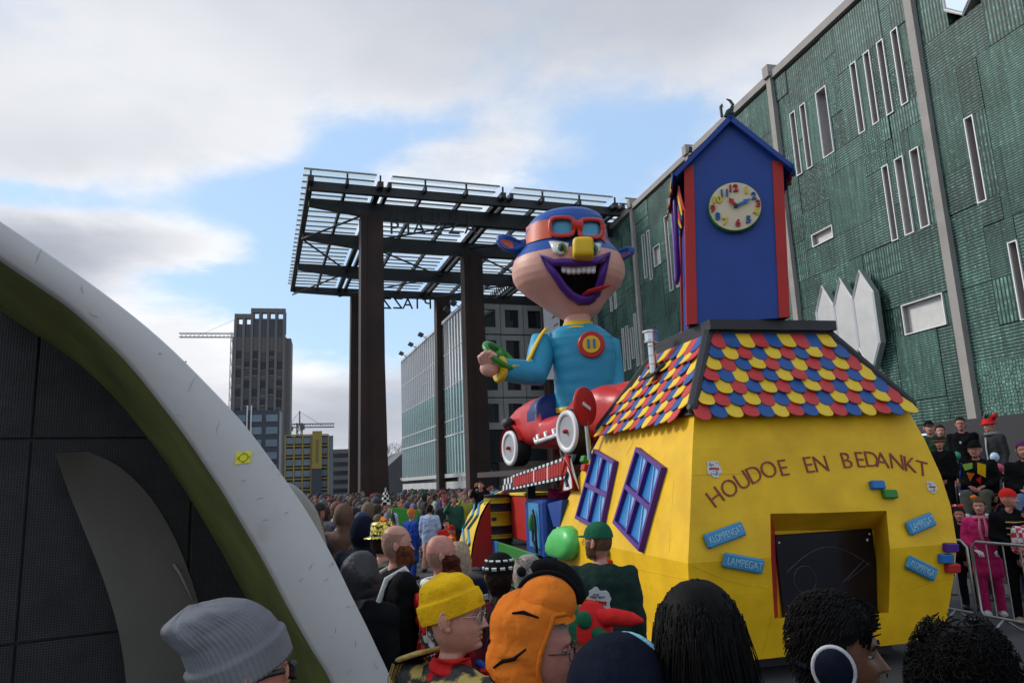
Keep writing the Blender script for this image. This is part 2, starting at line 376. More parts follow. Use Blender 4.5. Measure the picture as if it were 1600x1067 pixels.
for bay in range(6):
    ya, yb = 10.62+8*bay, 18.38+8*bay
    ws = [w for w in wins if w[1] > ya and w[0] < yb]
    ys = cuts(ya, yb, 1.45, [v for w in ws for v in w[:2]]); zs = cuts(Z0, Z1, 1.5, [5.0, 6.43, 9.76, 12.5, 14.2, 17.0]+[v for w in ws for v in w[2:4]])
    ny, nz = len(ys)-1, len(zs)-1
    used = [[any(ys[i]+1e-4 >= w[0] and ys[i+1]-1e-4 <= w[1] and zs[j]+1e-4 >= w[2] and zs[j+1]-1e-4 <= w[3] for w in ws) for j in range(nz)] for i in range(ny)]
    for j in range(nz):
        for i in range(ny):
            if used[i][j]: continue
            i2 = i
            mw = rnd.choice((1.2, 2.0, 2.8)); mh = rnd.choice((1.2, 2.2, 3.2))
            while i2+1 < ny and not used[i2+1][j] and ys[i2+2]-ys[i] < mw: i2 += 1
            j2 = j
            while j2+1 < nz and zs[j2+2]-zs[j] < mh and not any(used[q][j2+1] for q in range(i, i2+1)): j2 += 1
            for q in range(i, i2+1):
                for p in range(j, j2+1): used[q][p] = True
            y0, y1, z0, z1 = ys[i]+.008, ys[i2+1]-.008, zs[j]+.008, zs[j2+1]-.008
            dx = rnd.uniform(-.03, .02)
            zc = (z0+z1)/2
            wt = (5, 2, 2, 2) if zc > 12.5 else (2, 5, 3, 3)
            if bay >= 2: wt = (4, 1, 2, 3)
            t = rnd.choices(tiles, wt)[0]
            MB().box(((FX+dx+FX+0.32)/2, (y0+y1)/2, (z0+z1)/2), (0.32-dx, y1-y0, z1-z0)).build('tile_panel', t, store)
    for y0, y1, z0, z1, kd in ws:
        if kd == 'hexw':
            c = (y0+y1)/2; hz = (z1-z0)*0.3
            hexp = [(c, z0), (y1, z0+hz), (y1, z1-hz), (c, z1), (y0, z1-hz), (y0, z0+hz)]
            f = MB().prism(hexp, FX-.06, FX+.3, ax='x').build('window', m_reveal, store)
            inn = [(c+(p[0]-c)*.86, (z0+z1)/2+(p[1]-(z0+z1)/2)*.9) for p in hexp]
            MB().prism(inn, FX-.075, FX-.062, ax='x').build('pane', m_glassm, f)
            MB().tube([Vector((FX-.07, p[0], p[1])) for p in hexp], .045, 4, closed=True, sm=False).build('frame', m_white, f)
            continue
        t = 0.034; dpt = 0.62; yc, zc = (y0+y1)/2, (z0+z1)/2
        b = MB()   # reveal: four inner faces, open to the street
        for (cy, cz, sy, sz) in ((y0+.01, zc, .02, z1-z0), (y1-.01, zc, .02, z1-z0), (yc, z0+.01, y1-y0-.04, .02), (yc, z1-.01, y1-y0-.04, .02)):
            b.box((FX+dpt/2, cy, cz), (dpt, sy, sz))
        wn = b.build('window', m_reveal, store)
        b = MB()
        for (cy, cz, sy, sz) in ((y0, zc, t, z1-z0+t), (y1, zc, t, z1-z0+t), (yc, z0, y1-y0-t, t), (yc, z1, y1-y0-t, t)):
            b.box((FX-.02, cy, cz), (.07, sy, sz))
        b.build('frame', m_white, wn)
        dd = {'slit': dpt-.02, 'mirror': .30, 'pale': .16, 'lit': .22}[kd]
        MB().box((FX+dd, yc, zc), (.02, y1-y0-.05, z1-z0-.05)).build('pane', {'slit': m_glass, 'mirror': m_glassm, 'pale': m_pale, 'lit': m_pale}[kd], wn)
MB().box((FX+.9, 34.5, 11.3), (.5, 48, 16.2)).build('wall', m_dark, store)
pm = MB().box((FX+.08, 0, 11.3), (.56, .32, 15.9)).box((FX+.02, 0, 19.55), (.66, .42, .55)).mesh('pillar', m_conc)
for i in range(7): link('pillar', pm, store, Matrix.Translation((0, 10.5+8*i, 0)))
for i in range(6): MB().box((FX+.1, 14.5+8*i, 19.33), (.52, 7.66, .34)).build('cornice', m_conc, store)
MB().box((FX+12, 34.5, 19.0), (22, 48.4, .3)).build('roof', m_conc, store)
MB().box((FX+.25, 34.5, 3.22), (.7, 48, .24)).build('soffit_band', M('soffit_metal', (.03, .03, .032), .5), store)
for i in range(12):
    MB().box((FX+1.6, 12.5+4*i, 1.55), (.06, 3.9, 3.05)).build('shop_window', m_glass, store)
    MB().box((FX+1.5, 10.5+4*i, 1.55), (.16, .12, 3.05)).build('mullion', m_black, store)
MB().box((FX+12, 58.35, 9.5), (23, .4, 19)).build('end_wall', m_dark, store)
# hexagon emblem hung on the facade
em = root('hexagon_emblem', 'three tall pale metal hexagons with white rims hung on the green tiled facade', 'emblem', ST.m)
m_emb = M('emblem_metal', (0.50, 0.49, 0.47), 0.42, 0.75, var=0.08, vs=2, bump=.05)
for k in range(3):
    yc = 22.15+1.07*k; hw = .53; zt, zb = 9.07, 5.38
    hexp = [(yc, zb), (yc+hw, zb+.93), (yc+hw, zt-.93), (yc, zt), (yc-hw, zt-.93), (yc-hw, zb+.93)]
    p = MB().prism(hexp, FX-.42, FX-.16, ax='x').build('hexagon_panel', m_emb, em)
    MB().tube([Vector((FX-.43, a, b)) for a, b in hexp], .05, 4, closed=True, sm=False).build('rim', m_white, p)
for z in (6.6, 8.0): MB().box((FX-.08, 23.2, z), (.16, 2.8, .08)).build('bracket', m_black, em)

# ---------------------------------------------------------------- canopy on rusty steel columns
m_rust = M('weathered_steel', (0.030, 0.011, 0.007), 0.75, 0.0, var=0.35, vs=.8, bump=.3, bs=14, col2=(0.014, 0.008, 0.007), c2s=.35, c2t=(.45, .7))
m_beam = M('dark_steel_paint', (0.022, 0.024, 0.026), 0.5, 0.3, var=0.2, vs=1)
m_slat = bpy.data.materials.new('glass_louvre'); m_slat.use_nodes = True
_n = m_slat.node_tree; _n.nodes.remove(_n.nodes['Principled BSDF']); _a = _n.nodes.new('ShaderNodeBsdfTranslucent'); _a.inputs[0].default_value = (.80, .86, .88, 1); _g = _n.nodes.new('ShaderNodeBsdfGlossy'); _g.inputs[0].default_value = (.8, .85, .88, 1); _g.inputs[1].default_value = .12
_t = _n.nodes.new('ShaderNodeBsdfTransparent'); _t.inputs[0].default_value = (.78, .84, .86, 1); _m1 = _n.nodes.new('ShaderNodeMixShader'); _m1.inputs[0].default_value = .3; _m2 = _n.nodes.new('ShaderNodeMixShader'); _m2.inputs[0].default_value = .12
_n.links.new(_a.outputs[0], _m1.inputs[1]); _n.links.new(_t.outputs[0], _m1.inputs[2]); _n.links.new(_m1.outputs[0], _m2.inputs[1]); _n.links.new(_g.outputs[0], _m2.inputs[2]); _n.links.new(_m2.outputs[0], _n.nodes['Material Output'].inputs[0])
m_mul0 = M('louvre_bar_grey', (.16, .17, .18), .5, .4, var=.05)
can = root('piazza_canopy', 'huge flat glass louvre canopy on dark rusty steel columns behind the float', 'canopy', CP.m)
ZC = 20.0
NX0, NX1, NY0, NY1 = 2.45, 28.6, 41.7, 67.4
def beam(n, a, b, w, h, z, m=m_beam):
    a, b = Vector(a), Vector(b); d = b-a
    R = basis(d, (0, 0, 1)); return MB().box(((a+b)/2)+Vector((0, 0, z)), (d.length, w, h), R=R).build(n, m, can)
def taper_beam(y, h0, h1):
    """cantilever beam: shallow at its left tip, full depth from the first column on"""
    t_ = ZC-.02 if y > 65 else ZC-.3
    poly = [(NX0+.1, t_), (NX1, t_), (NX1, t_-h1), (NX0+4.4, t_-h1), (NX0+.1, t_-h0)]
    MB().prism(poly, y-.22, y+.22).build('beam', m_beam, can)
for y, h0, h1 in ((44.6, .45, .98), (51.0, .45, .98), (58.6, .45, .98), (66.6, .5, .65)): taper_beam(y, h0, h1)
MB().box(((NX0+NX1)/2, 42.5, ZC-.3), (NX1-NX0, .3, .55)).build('beam', m_beam, can)
xs = [NX0+.05, 4.6, 6.55, 9.3, 11.9, 14.3, 17.0, 19.6, 22.2, 24.8, 27.4]
for i, x in enumerate(xs):
    wd = .34 if i in (0, 2, 5, 8) else .15
    MB().box((x, (NY0+NY1)/2, ZC-.12), (wd, NY1-NY0, .34)).build('cross_beam', m_beam, can)
    if i in (2, 5, 8): MB().box((x+.55, (NY0+NY1)/2, ZC-.12), (.22, NY1-NY0, .34)).build('cross_beam', m_beam, can)
# louvres in bays between the main cross beams
slm = {}; bme_ = {}
bays = [(NX0-.35, xs[2]-.25), (xs[2]+.7, xs[5]-.25), (xs[5]+.7, xs[8]-.25), (xs[8]+.7, NX1)]
for bx, (x0, x1) in enumerate(bays):
    me = MB().box((0, 0, 0), (x1-x0, .82, .03), R=Matrix.Rotation(rad(6), 3, 'X')).mesh('louvre', m_slat)
    ns = 27; bme_[bx] = MB().box((0, 0, 0), (x1-x0, .07, .09)).mesh('louvre_bar', m_mul0)
    for i in range(ns):
        y = NY0+.3+(NY1-NY0-.3)*i/(ns-1)
        link('louvre', me, can, Matrix.Translation(((x0+x1)/2, y, ZC+.42+.06*(bx % 2))))
        link('louvre_bar', bme_[bx], can, Matrix.Translation(((x0+x1)/2, y-.36, ZC+.40)))
for i, x in enumerate(xs): # little brackets carrying the louvres along the front edge
    MB().box((x, NY0+.15, ZC+.25), (.10, .10, .44)).build('bracket', m_beam, can)
# diagonal bracing rods
for (xa, xb) in ((xs[0], xs[2]), (xs[2], xs[5]), (xs[5], xs[8])):
    for (ya, yb) in ((44.6, 51.0), (51.0, 58.6), (58.6, 66.6)):
        fl = rnd.random() < .5
        a, b = ((xa, ya), (xb, yb)) if (ya == 51.0) else ((xa, yb), (xb, ya))
        MB().tube([(a[0], a[1], ZC-.75), (b[0], b[1], ZC-.75)], .07, 6).build('brace', m_beam, can)
for y0 in range(43, 67, 1):   # lattice under one cross beam
    pass
lat = MB()
for i in range(36):
    y = 44+i*.62; lat.tube([(20.4, y, ZC-.4), (20.4, y+.31, ZC-1.25), (20.4, y+.62, ZC-.4)], .05, 5)
lat.tube([(20.4, 44, ZC-1.25), (20.4, 66.4, ZC-1.25)], .07, 6); lat.build('lattice_girder', m_beam, can)
def column(x, y, w0, w1, w2, zt):
    """tall plate column: narrow top, widening towards the foot on one side"""
    prof = [(x-w0/2, zt), (x+w0/2, zt), (x+w0/2+.03, 9.5), (x+w2-w0/2-.1, 3.0), (x+w2-w0/2, 0), (x-w0/2-w1*.25, 0), (x-w0/2-w1*.12, 9.5)]
    c = MB().prism(prof[::-1], y-.55, y+.55, ax='y').build('column', m_rust, can)
    MB().box((x-w0*.18, y-.575, zt/2), (.09, .05, zt-.2)).build('column_rib', m_rust, c)
    MB().box((x, y, .04), (w2+1.2, 1.8, .08)).build('base_plate', m_rust, c)
def col_px(px, py, z):
    P = CP.onZ(px, py, z); return P.x, P.y
cx, cy = CP.onY(580, 400, 44.6).x, 44.6
column(cx, cy, 1.36, .5, 1.62, ZC-1.2)
cx = CP.onY(737, 430, 51.0).x; column(cx, 51.0, 1.42, .3, 1.62, ZC-1.2)
cx = CP.onY(561, 500, 66.6).x; column(cx, 66.6, 1.5, .9, 1.9, ZC-.6)
cx = CP.onY(692, 520, 66.6).x; column(cx, 66.6, 1.35, .7, 1.75, ZC-.6)
cx = CP.onY(868, 520, 50.0).x; column(cx, 50.0, 1.6, .8, 2.0, ZC-1.2)
# hanging letters, one row facing us and one row seen from behind
m_let = M('letter_metal', (0.018, 0.022, 0.03), 0.5, var=0)
def hang(word, y, pxs, py_c, h, mirror):
    for ch, px in zip(word, pxs):
        P = CP.onY(px, py_c, y)
        me = text_mesh(ch, h*1.36, .05, mirror, .0); me.materials.append(m_let)
        o = link('letter', me, can, Matrix.Translation(P))
        for dx in (-.2, .2): MB().tube([(dx, 0, h*.5), (dx, 0, h*.5+.6)], .018, 4).build('hanger', m_let, o)
hang('PIAZZA', 44.3, (616, 638, 655, 681, 709, 735), 357, .92, False)
hang('PIAZZ', 66.9, (669, 652, 637, 626-4, 604), 475, 1.12, True)

# ---------------------------------------------------------------- glass building and the dark front under the canopy
m_mul = M('mullion_grey', (0.62, 0.63, 0.64), 0.5, 0.3, var=0.05)
m_gp1 = M('bright_glass', (0.93, 0.96, 0.96), 0.08, 0.92, var=0.05, vs=.4, spec=1.0)
m_gp2 = M('green_glass', (0.24, 0.46, 0.42), 0.09, 0.6, var=0.35, vs=.35)
m_gp3 = M('dark_shop_glass', (0.035, 0.04, 0.05), 0.08, 0.2, var=0.3, vs=.5)
m_lint = M('pale_stone', (0.42, 0.42, 0.41), 0.7, var=0.1, vs=.7)
gb = root('glass_building', 'glass fronted building with vertical mullions behind the rusty canopy columns', 'building', CP.m)
GX = 16.0; Y0, Y1 = 53.0, 87.2
levels = [(2.95, 6.2, m_gp2), (6.35, 10.6, m_gp2), (10.6, 13.7, m_gp1), (13.75, 16.7, m_gp1)]
npan = 34; pw = (Y1-Y0)/npan
meshes = {}
for li, (z0, z1, m) in enumerate(levels):
    for i in range(npan):
        y = Y0+(i+.5)*pw
        mm = m
        key = (li, mm.name)
        if key not in meshes: meshes[key] = MB().box((GX+.04, 0, (z0+z1)/2), (.06, pw-.09, z1-z0-.06)).mesh('glass_pane', mm)
        if y > 62 or li < 4: link('glass_pane', meshes[key], gb, Matrix.Translation((0, y, 0)))
mm_ = MB().box((GX-.03, 0, 9.9), (.12, .06, 13.8)).mesh('mullion', m_mul)
for i in range(npan+1): link('mullion', mm_, gb, Matrix.Translation((0, Y0+i*pw, 0)))
for z, h, t, m in ((2.78, .34, .5, m_lint), (1.95, .62, .34, m_lint), (6.27, .14, .3, m_mul), (7.6, .1, .26, m_mul), (10.6, .08, .2, m_mul), (13.72, .08, .2, m_mul), (16.85, .28, .4, m_mul)):
    MB().box((GX+.1, (Y0+Y1)/2, z), (t, Y1-Y0, h)).build('floor_band', m, gb)
for i in range(12): MB().box((GX+.3, Y0+1.4+i*2.85, 1.3), (.08, 2.7, 2.6)).build('shop_window', m_gp3, gb)
for i in range(13): MB().box((GX+.12, Y0+i*2.85, .82), (.34, .42, 1.64)).build('pier', m_lint, gb)
MB().box((GX+6.5, (Y0+Y1)/2+1.2, 8.4), (12, Y1-Y0-2.4, 16.6)).build('wall', m_dark, gb)
m_flood = M('floodlight_body', (.05, .05, .055), .5)
for px, py in ((633, 552), (648, 539), (664, 525), (706, 480), (716, 470)):
    P = CP.onX(px, py, GX-.1)
    f = MB().tube([(GX, P.y, 16.9), (GX-.45, P.y, 17.2)], .04, 6).box((GX-.55, P.y, 17.25), (.5, .7, .3), R=Matrix.Rotation(rad(25), 3, 'Y')).build('floodlight', m_flood, gb)
# dark panelled front, facing us
db = root('office_front', 'dark grey panelled office front with small square windows beneath the glass canopy', 'building', CP.m)
m_dpan = M('grey_cladding', (0.33, 0.33, 0.33), 0.45, var=0.12, vs=.7)
DX0 = 15.9; DY = 52.6+.0
DX0 = CP.onY(745, 600, 53.2).x; DY = 53.2
dpw = 1.9
for ix in range(7):
    for iz in range(6):
        x = DX0+.15+dpw*(ix+.5); z0 = 1.0+iz*2.45+.0; z1 = z0+2.45
        wd = iz in (2, 3, 4, 5) and ix < 6
        if wd:
            b = MB(); wz = 1.42; ww = 1.08; zc = (z0+z1)/2+.05
            b.box((x-(dpw/2+ww/2)/2, DY, (z0+z1)/2), (dpw/2-ww/2-.05, .16, z1-z0-.09)); b.box((x+(dpw/2+ww/2)/2, DY, (z0+z1)/2), (dpw/2-ww/2-.05, .16, z1-z0-.09))
            b.box((x, DY, (z0+.045+zc-wz/2)/2), (ww+.05, .16, zc-wz/2-z0-.045)); b.box((x, DY, (zc+wz/2+z1-.045)/2), (ww+.05, .16, z1-.045-zc-wz/2))
            p = b.build('panel', m_dpan, db)
            MB().box((x, DY+.1, zc), (ww, .03, wz)).build('window', m_glass, p)
        else:
            MB().box((x, DY, (z0+z1)/2), (dpw-.06, .16, z1-z0-.08)).build('panel', m_gp3 if iz < 3 else m_dpan, db)
MB().box((DX0+6.8, DY+.4, 7.9), (13.5, .5, 15.8)).build('wall', m_black, db)
MB().box((DX0-.0, DY-.1, 7.9), (.22, .35, 15.7)).build('corner_post', m_mul, db)
m_tan = M('brown_brick', (0.13, 0.105, 0.085), .85, var=.15, vs=2, bump=.3, bs=30)
MB().box((DX0+7.2, DY-.35, 1.75), (11.5, .4, 3.5)).build('plinth', m_tan, db)
bn = root('poster_banner', 'white hanging banner with small red and grey print beside the cartoon head', 'banner', CP.m)
P = CP.onY(862, 500, 49.0)
MB().box((P.x, 49.0, P.z-1.3), (1.25, .03, 6.2)).build('cloth', M('banner_cloth', (.72, .70, .74), .7, var=.04), bn)
rb = random.Random(5); m_pr = [M('print_red', (.5, .05, .08), .6), M('print_grey', (.25, .25, .3), .6)]
for i in range(9):
    MB().box((P.x+rb.uniform(-.35, .35), 48.978, P.z+1.5-i*.62), (.42, .006, .11), R=Matrix.Rotation(rad(-35), 3, 'Y')).build('print_mark', m_pr[i % 2], bn)

# ---------------------------------------------------------------- far buildings
m_tb = M('tower_brick', (0.150, 0.138, 0.132), .85, var=.1, vs=.08)
m_tg = M('tower_window', (.035, .04, .055), .15, .2, var=.4, vs=.08)
m_tg2 = M('tower_shadow', (.012, .013, .018), .5)
TF = Frame(PD(366, 768, 182), rad(-14)); TF.o.z = 0; TF = Frame(TF.o, rad(-14))
tw = root('tower_block', 'tall brown residential tower with six columns of dark windows in the far distance', 'building', TF.m)
A = TF.onY(366, 490, 0); B = TF.onY(394, 486, 0); C = TF.onY(448, 488, 0)
zt = A.z; zt2 = B.z+.8; wM = C.x-A.x
x0, x1 = A.x-.2, C.x
# body with real openings at the crown
MB().box(((x0+x1)/2, 5.6, (zt-6)/2), (x1-x0, 10, zt-6)).build('body', m_tb, tw)
MB().box((x1+.55, 6.5, 20.7), (1.1, 9, 41.4)).build('side_wing', m_tb, tw)
ncol = 6; pitch = (x1-x0-1.2)/ncol
for i in range(ncol+1):
    z_top = zt if i < 2 else zt2
    MB().box((x0+.6+pitch*i, .35, z_top/2), (.62, .7, z_top)).build('pier', m_tb, tw)
for (a, b, z) in ((0, 2, zt), (2, 6, zt2)):
    for zz in (z-.6, ): MB().box((x0+.6+pitch*(a+b)/2, .9, zz), (pitch*(b-a)+.6, 1.6, 1.2)).build('crown_beam', m_tb, tw)
    MB().box((x0+.6+pitch*(a+b)/2, 5.5, z-6.4), (pitch*(b-a)-.1, 9.4, 7.6)).build('crown_block', m_tg, tw)
    for q in range(a, b+1): MB().box((x0+.6+pitch*q, 5.0, z-3), (.5, .5, 6)).build('crown_post', m_tb, tw)
wme = MB().box((0, .52, 0), (pitch-.75, .2, 1.9)).box((0, .50, -1.25), (pitch-.72, .16, .5), 0).mesh('window', m_tg)
wme2 = MB().box((0, .55, 0), (pitch-.75, .2, 1.9)).mesh('window', m_tg2)
rw = random.Random(11)
for r in range(15):
    z = zt-10.6-r*2.45
    for c in range(ncol):
        o = link('window', wme2 if (r+c) % 2 == 0 or rw.random() < .2 else wme, tw, Matrix.Translation((x0+.6+pitch*(c+.5), 0, z+(.0 if c % 2 == 0 else -.35))))
        MB().box((0, .40, -.75), (pitch-.68, .12, .45)).build('balcony_rail', m_tb, o) if rw.random() < .45 else None
# blue grey block in front of it
m_bb = M('slate_cladding', (.035, .042, .06), .5, var=.15, vs=.1); m_bg = M('slate_glass', (.10, .14, .18), .15, .4, var=.35, vs=.15)
BF = Frame(PD(365, 768, 150), rad(-14)); BF = Frame((BF.o.x, BF.o.y, 0), rad(-14))
bb = root('slate_office_block', 'dark blue grey office block with glazed bays in front of the tower', 'building', BF.m)
A = BF.onY(362, 643, 0); B = BF.onY(436, 640, 0); Cc = BF.onY(392, 640, 0)
MB().box(((A.x+B.x)/2+.1, 4.2, B.z/2), (B.x-A.x, 8, B.z)).build('body', m_bb, bb)
for r in range(8):
    for c in range(3):
        xx = A.x+1.6+c*(B.x-A.x)/3*1.02
        MB().box((xx, .12, B.z-1.7-r*2.6), (2.35, .14, 1.45)).build('window', m_bg, bb)
MB().box((Cc.x-.7, .0, B.z*.5+.5), (.22, .35, B.z+1)).build('fin', m_mul, bb); MB().box((Cc.x+.1, .0, B.z*.5+.5), (.22, .35, B.z+1)).build('fin', m_mul, bb)
# yellow framed office
m_yf = M('yellow_frame', (.27, .20, .045), .6, var=.08); m_yg = M('office_glass', (.10, .13, .16), .12, .4, var=.35, vs=.2)
YF = Frame(PD(452, 766, 135), rad(-16)); YF = Frame((YF.o.x, YF.o.y, 0), rad(-16))
yo = root('yellow_framed_office', 'mid height office with yellow gridded frame and a yellow sign tower', 'building', YF.m)
A = YF.onY(446, 680, 0); B = YF.onY(513, 680, 0); S0 = YF.onY(488, 674, 0); S1 = YF.onY(503, 674, 0)
MB().box(((A.x+B.x)/2, 5.3, A.z/2), (B.x-A.x-.1, 10, A.z-.3)).build('body', m_dark, yo)
ncx, ncz = 5, 6
for i in range(ncx+1): MB().box((A.x+(B.x-A.x)*i/ncx, .1, A.z/2), (.26, .3, A.z)).build('frame_post', m_yf, yo)
for j in range(ncz+1): MB().box(((A.x+B.x)/2, .12, A.z*j/ncz), (B.x-A.x, .24, .22)).build('frame_rail', m_yf, yo)
for i in range(ncx):
    for j in range(ncz): MB().box((A.x+(B.x-A.x)*(i+.5)/ncx, .24, A.z*(j+.5)/ncz), ((B.x-A.x)/ncx-.35, .08, A.z/ncz-.9)).build('window', m_yg, yo)
MB().box(((S0.x+S1.x)/2, -.5, (A.z*.48+S0.z)/2), (S1.x-S0.x, .9, S0.z-A.z*.48)).build('sign_tower', m_yf, yo)
MB().box(((S0.x+S1.x)/2, -.4, A.z*.24), (S1.x-S0.x, .7, A.z*.48)).build('sign_base', m_bb, yo)
MB().box(((S0.x+S1.x)/2, -.97, A.z*.74), (.5, .05, 4.2)).build('sign_mark', M('sign_dark', (.16, .12, .02), .6), yo)
MB().box((B.x+.45, 3, A.z*.49), (.9, 6, A.z*.98)).build('side_wing', m_yg, yo)
# grey block
GF = Frame(PD(516, 766, 160), rad(-16)); GF = Frame((GF.o.x, GF.o.y, 0), rad(-16))
gbk = root('grey_office_block', 'low grey banded office block between yellow office and rusty column', 'building', GF.m)
A = GF.onY(513, 702, 0); B = GF.onY(552, 704, 0)
MB().box(((A.x+B.x)/2, 4.3, A.z/2), (B.x-A.x, 8, A.z)).build('body', m_tb, gbk)
for j in range(5): MB().box(((A.x+B.x)/2, .2, A.z-1.3-j*1.9), (B.x-A.x-.5, .2, .8)).build('window_band', m_tg, gbk)
# low grey building beside the glass building
LF_ = Frame(PD(606, 766, 95), rad(-19)); LF_ = Frame((LF_.o.x, LF_.o.y, 0), rad(-19))
lb = root('low_grey_building', 'low plain grey building left of the glass fronted building', 'building', LF_.m)
A = LF_.onY(604, 730, 0); B = LF_.onY(634, 703, 0)
MB().prism([(A.x, 0), (B.x, 0), (B.x, B.z), (A.x, A.z)], 0, 12).build('wall', M('grey_render', (.11, .11, .115), .8, var=.1, vs=.4), lb)
MB().ell((A.x+(B.x-A.x)*.75, -.15, 2.9), (.22, .2, .22), 10, 6).build('wall_lamp', m_white, lb)
# cranes
def crane(label, m, base_px, d, mast_w, jib, az):
    P = PD(base_px[0], base_px[1], d); c = root('tower_crane', label, 'crane', Matrix.Translation((P.x, P.y, 0)))
    def lattice(a, b, w, n):
        q = MB(); a, b = Vector(a), Vector(b); dv = (b-a).normalized(); s1 = dv.cross(Vector((0, 0, 1))); s1 = s1.normalized() if s1.length > .1 else Vector((1, 0, 0)); s2 = dv.cross(s1)
        cs = [(s1*i+s2*j)*w/2 for i, j in ((-1, -1), (1, -1), (1, 1), (-1, 1))]
        for k in cs: q.tube([a+k, b+k], w*.1, 4)
        for i in range(n):
            p, r = a.lerp(b, i/n), a.lerp(b, (i+1)/n)
            for k in range(4): q.tube([p+cs[k], r+cs[(k+1) % 4]], w*.06, 3)
        return q
    hz = P.z
    lattice((0, 0, 0), (0, 0, hz+1), mast_w, 14).build('mast', m, c)
    j0 = Vector((math.sin(az), math.cos(az), .0)); t = Vector((0, 0, hz))
    lattice(t+j0*jib[0], t+j0*jib[1], mast_w*.8, 18).build('jib', m, c)
    q = MB().tube([t, t+Vector((0, 0, 5.2))], mast_w*.16, 4)
    for e in (jib[0], jib[1]*.7): q.tube([t+Vector((0, 0, 5)), t+j0*e*.92], mast_w*.04, 3)
    q.build('apex_stays', m, c)
    MB().box(t+j0*jib[0]*.85+Vector((0, 0, -1)), (2, 2, 1.6)).build('counterweight', m, c)
    MB().box(t+Vector((1, 0, -.6)), (1.3, 1.3, 1.7)).build('cab', m, c)
crane('pale tower crane with its jib reaching left of the brown tower', M('crane_white', (.55, .5, .5), .6), (366, 524), 230, 1.5, (-6, 16), rad(-103))
crane('dark tower crane above the yellow framed office', M('crane_dark', (.10, .10, .10), .6), (468, 665), 260, 1.6, (-4, 12), rad(70))
# bare tree
def bare_tree(px, d, h, seed):
    P = PD(px, 760, d); t = root('bare_tree', 'leafless winter tree behind the low grey building', 'tree', Matrix.Translation((P.x, P.y, 0)))
    r = random.Random(seed); tr = MB(); cr = MB()
    def grow(p, dirv, ln, rd, lev):
        q = p+dirv*ln; (tr if lev < 2 else cr).tube([p, (p+q)/2+Vector((r.uniform(-.1, .1), r.uniform(-.1, .1), 0))*ln*.4, q], [rd, rd*.85, rd*.65], 5, caps=False)
        if lev > 5: return
        for k in range(r.choice((2, 3, 3))):
            nd = (dirv+Vector((r.uniform(-1, 1), r.uniform(-1, 1), r.uniform(-.2, .7)))*.62).normalized()
            grow(q, nd, ln*r.uniform(.62, .85), rd*.6, lev+1)
    grow(Vector((0, 0, 0)), Vector((0, 0, 1)), h*.28, h*.014, 0)
    mb = M('bark', (.07, .06, .055), .9, var=.2)
    tr.build('trunk', mb, t); cr.build('crown', mb, t)
bare_tree(612, 105, 9.5, 4)
# ================================================================== the parade float
def paint(n, c, **k):
    d = dict(rough=.45, var=.09, vs=2.2, bump=.18, bs=7, detail=4, spec=.28); d.update(k); return M(n, c, **d)
m_yel = paint('float_yellow', (.76, .45, .008), rough=.5, var=.14, vs=2.6, bump=.45, bs=6, detail=6, col2=(.64, .36, .006), c2s=1.7, c2t=(.48, .72))
m_red = paint('float_red', (.42, .022, .018)); m_blu = paint('float_blue', (.016, .055, .26)); m_mid = paint('float_mid_blue', (.02, .15, .42))
m_pur = paint('float_purple', (.075, .02, .20)); m_sky = paint('float_sky_blue', (.06, .26, .50)); m_plq = paint('plaque_blue', (.055, .26, .46))
m_gre = paint('float_green', (.03, .20, .035)); m_lgr = paint('float_light_green', (.10, .52, .13), rough=.35, bump=.5, bs=4); m_ora = paint('float_orange', (.65, .09, .02))
m_cream = paint('clock_cream', (.66, .56, .38), col2=(.52, .40, .2), c2s=1.4); m_txt = M('text_maroon', (.20, .022, .02), .5, var=.05)
m_drk = paint('dark_slate', (.03, .03, .034), rough=.5); m_shr = paint('shingle_red', (.50, .045, .045), rough=.5); m_shb = paint('shingle_blue', (.022, .085, .27), rough=.5); m_shy = paint('shingle_yellow', (.74, .50, .03), rough=.5)
m_lt = M('plaque_letter', (.32, .52, .66), .5, var=0)
HF = Frame(ST.W(5.05, 8.6, 0), ST.az)
fl = root('house_float', 'yellow house shaped parade float with scalloped roof of red, blue and yellow shingles', 'parade float', HF.m)
rings_px = [(7.34, 10.25, (1085, 648), (1420, 650)), (7.20, 10.6, (1082, 700), (1446, 692)), (7.10, 11.0, (1080, 760), (1470, 742)), (7.02, 11.35, (1078, 815), (1487, 800)),
            (6.95, 11.6, (1075, 880), (1497, 862)), (7.0, 11.5, (1077, 935), (1493, 915)), (7.15, 11.3, (1082, 1034), (1472, 985))]
RG = []
for s0, s1, a, b in rings_px:
    A = HF.onY(*a, s0-8.6); B = HF.onY(*b, s0-8.6); z = A.z
    if z < .6: z = .22
    B = Vector((B.x, B.y, z)); A = Vector((A.x, A.y, z))
    RG.append((A, B, Vector((B.x-.05, s1-8.6, z)), Vector((A.x, s1-8.6, z))))
body = MB()
nn = len(RG)
vs = [v for r in RG for v in r]
fs = [(i*4+j, i*4+(j+1) % 4, (i+1)*4+(j+1) % 4, (i+1)*4+j) for i in range(nn-1) for j in range(4)]
fs = [f[::-1] for f in fs]
fs += [(0, 1, 2, 3), tuple(4*(nn-1)+k for k in (3, 2, 1, 0))]
body.add(vs, fs, 0)
bme = body.mesh('house_body', [m_yel, m_red])
bo = link('house_body', bme)
ya = 6.9-8.6; yb = 7.42-8.6
c_out = [HF.onY(x, y, 7.0-8.6) for x, y in ((1203, 800), (1386, 796), (1393, 956), (1209, 966))]
c_in = [HF.onY(x, y, yb) for x, y in ((1211, 829), (1366, 827), (1369, 961), (1216, 964))]
ext = [o+(o-i)*((7.0-6.7)/(7.42-7.0)) for o, i in zip(c_out, c_in)]
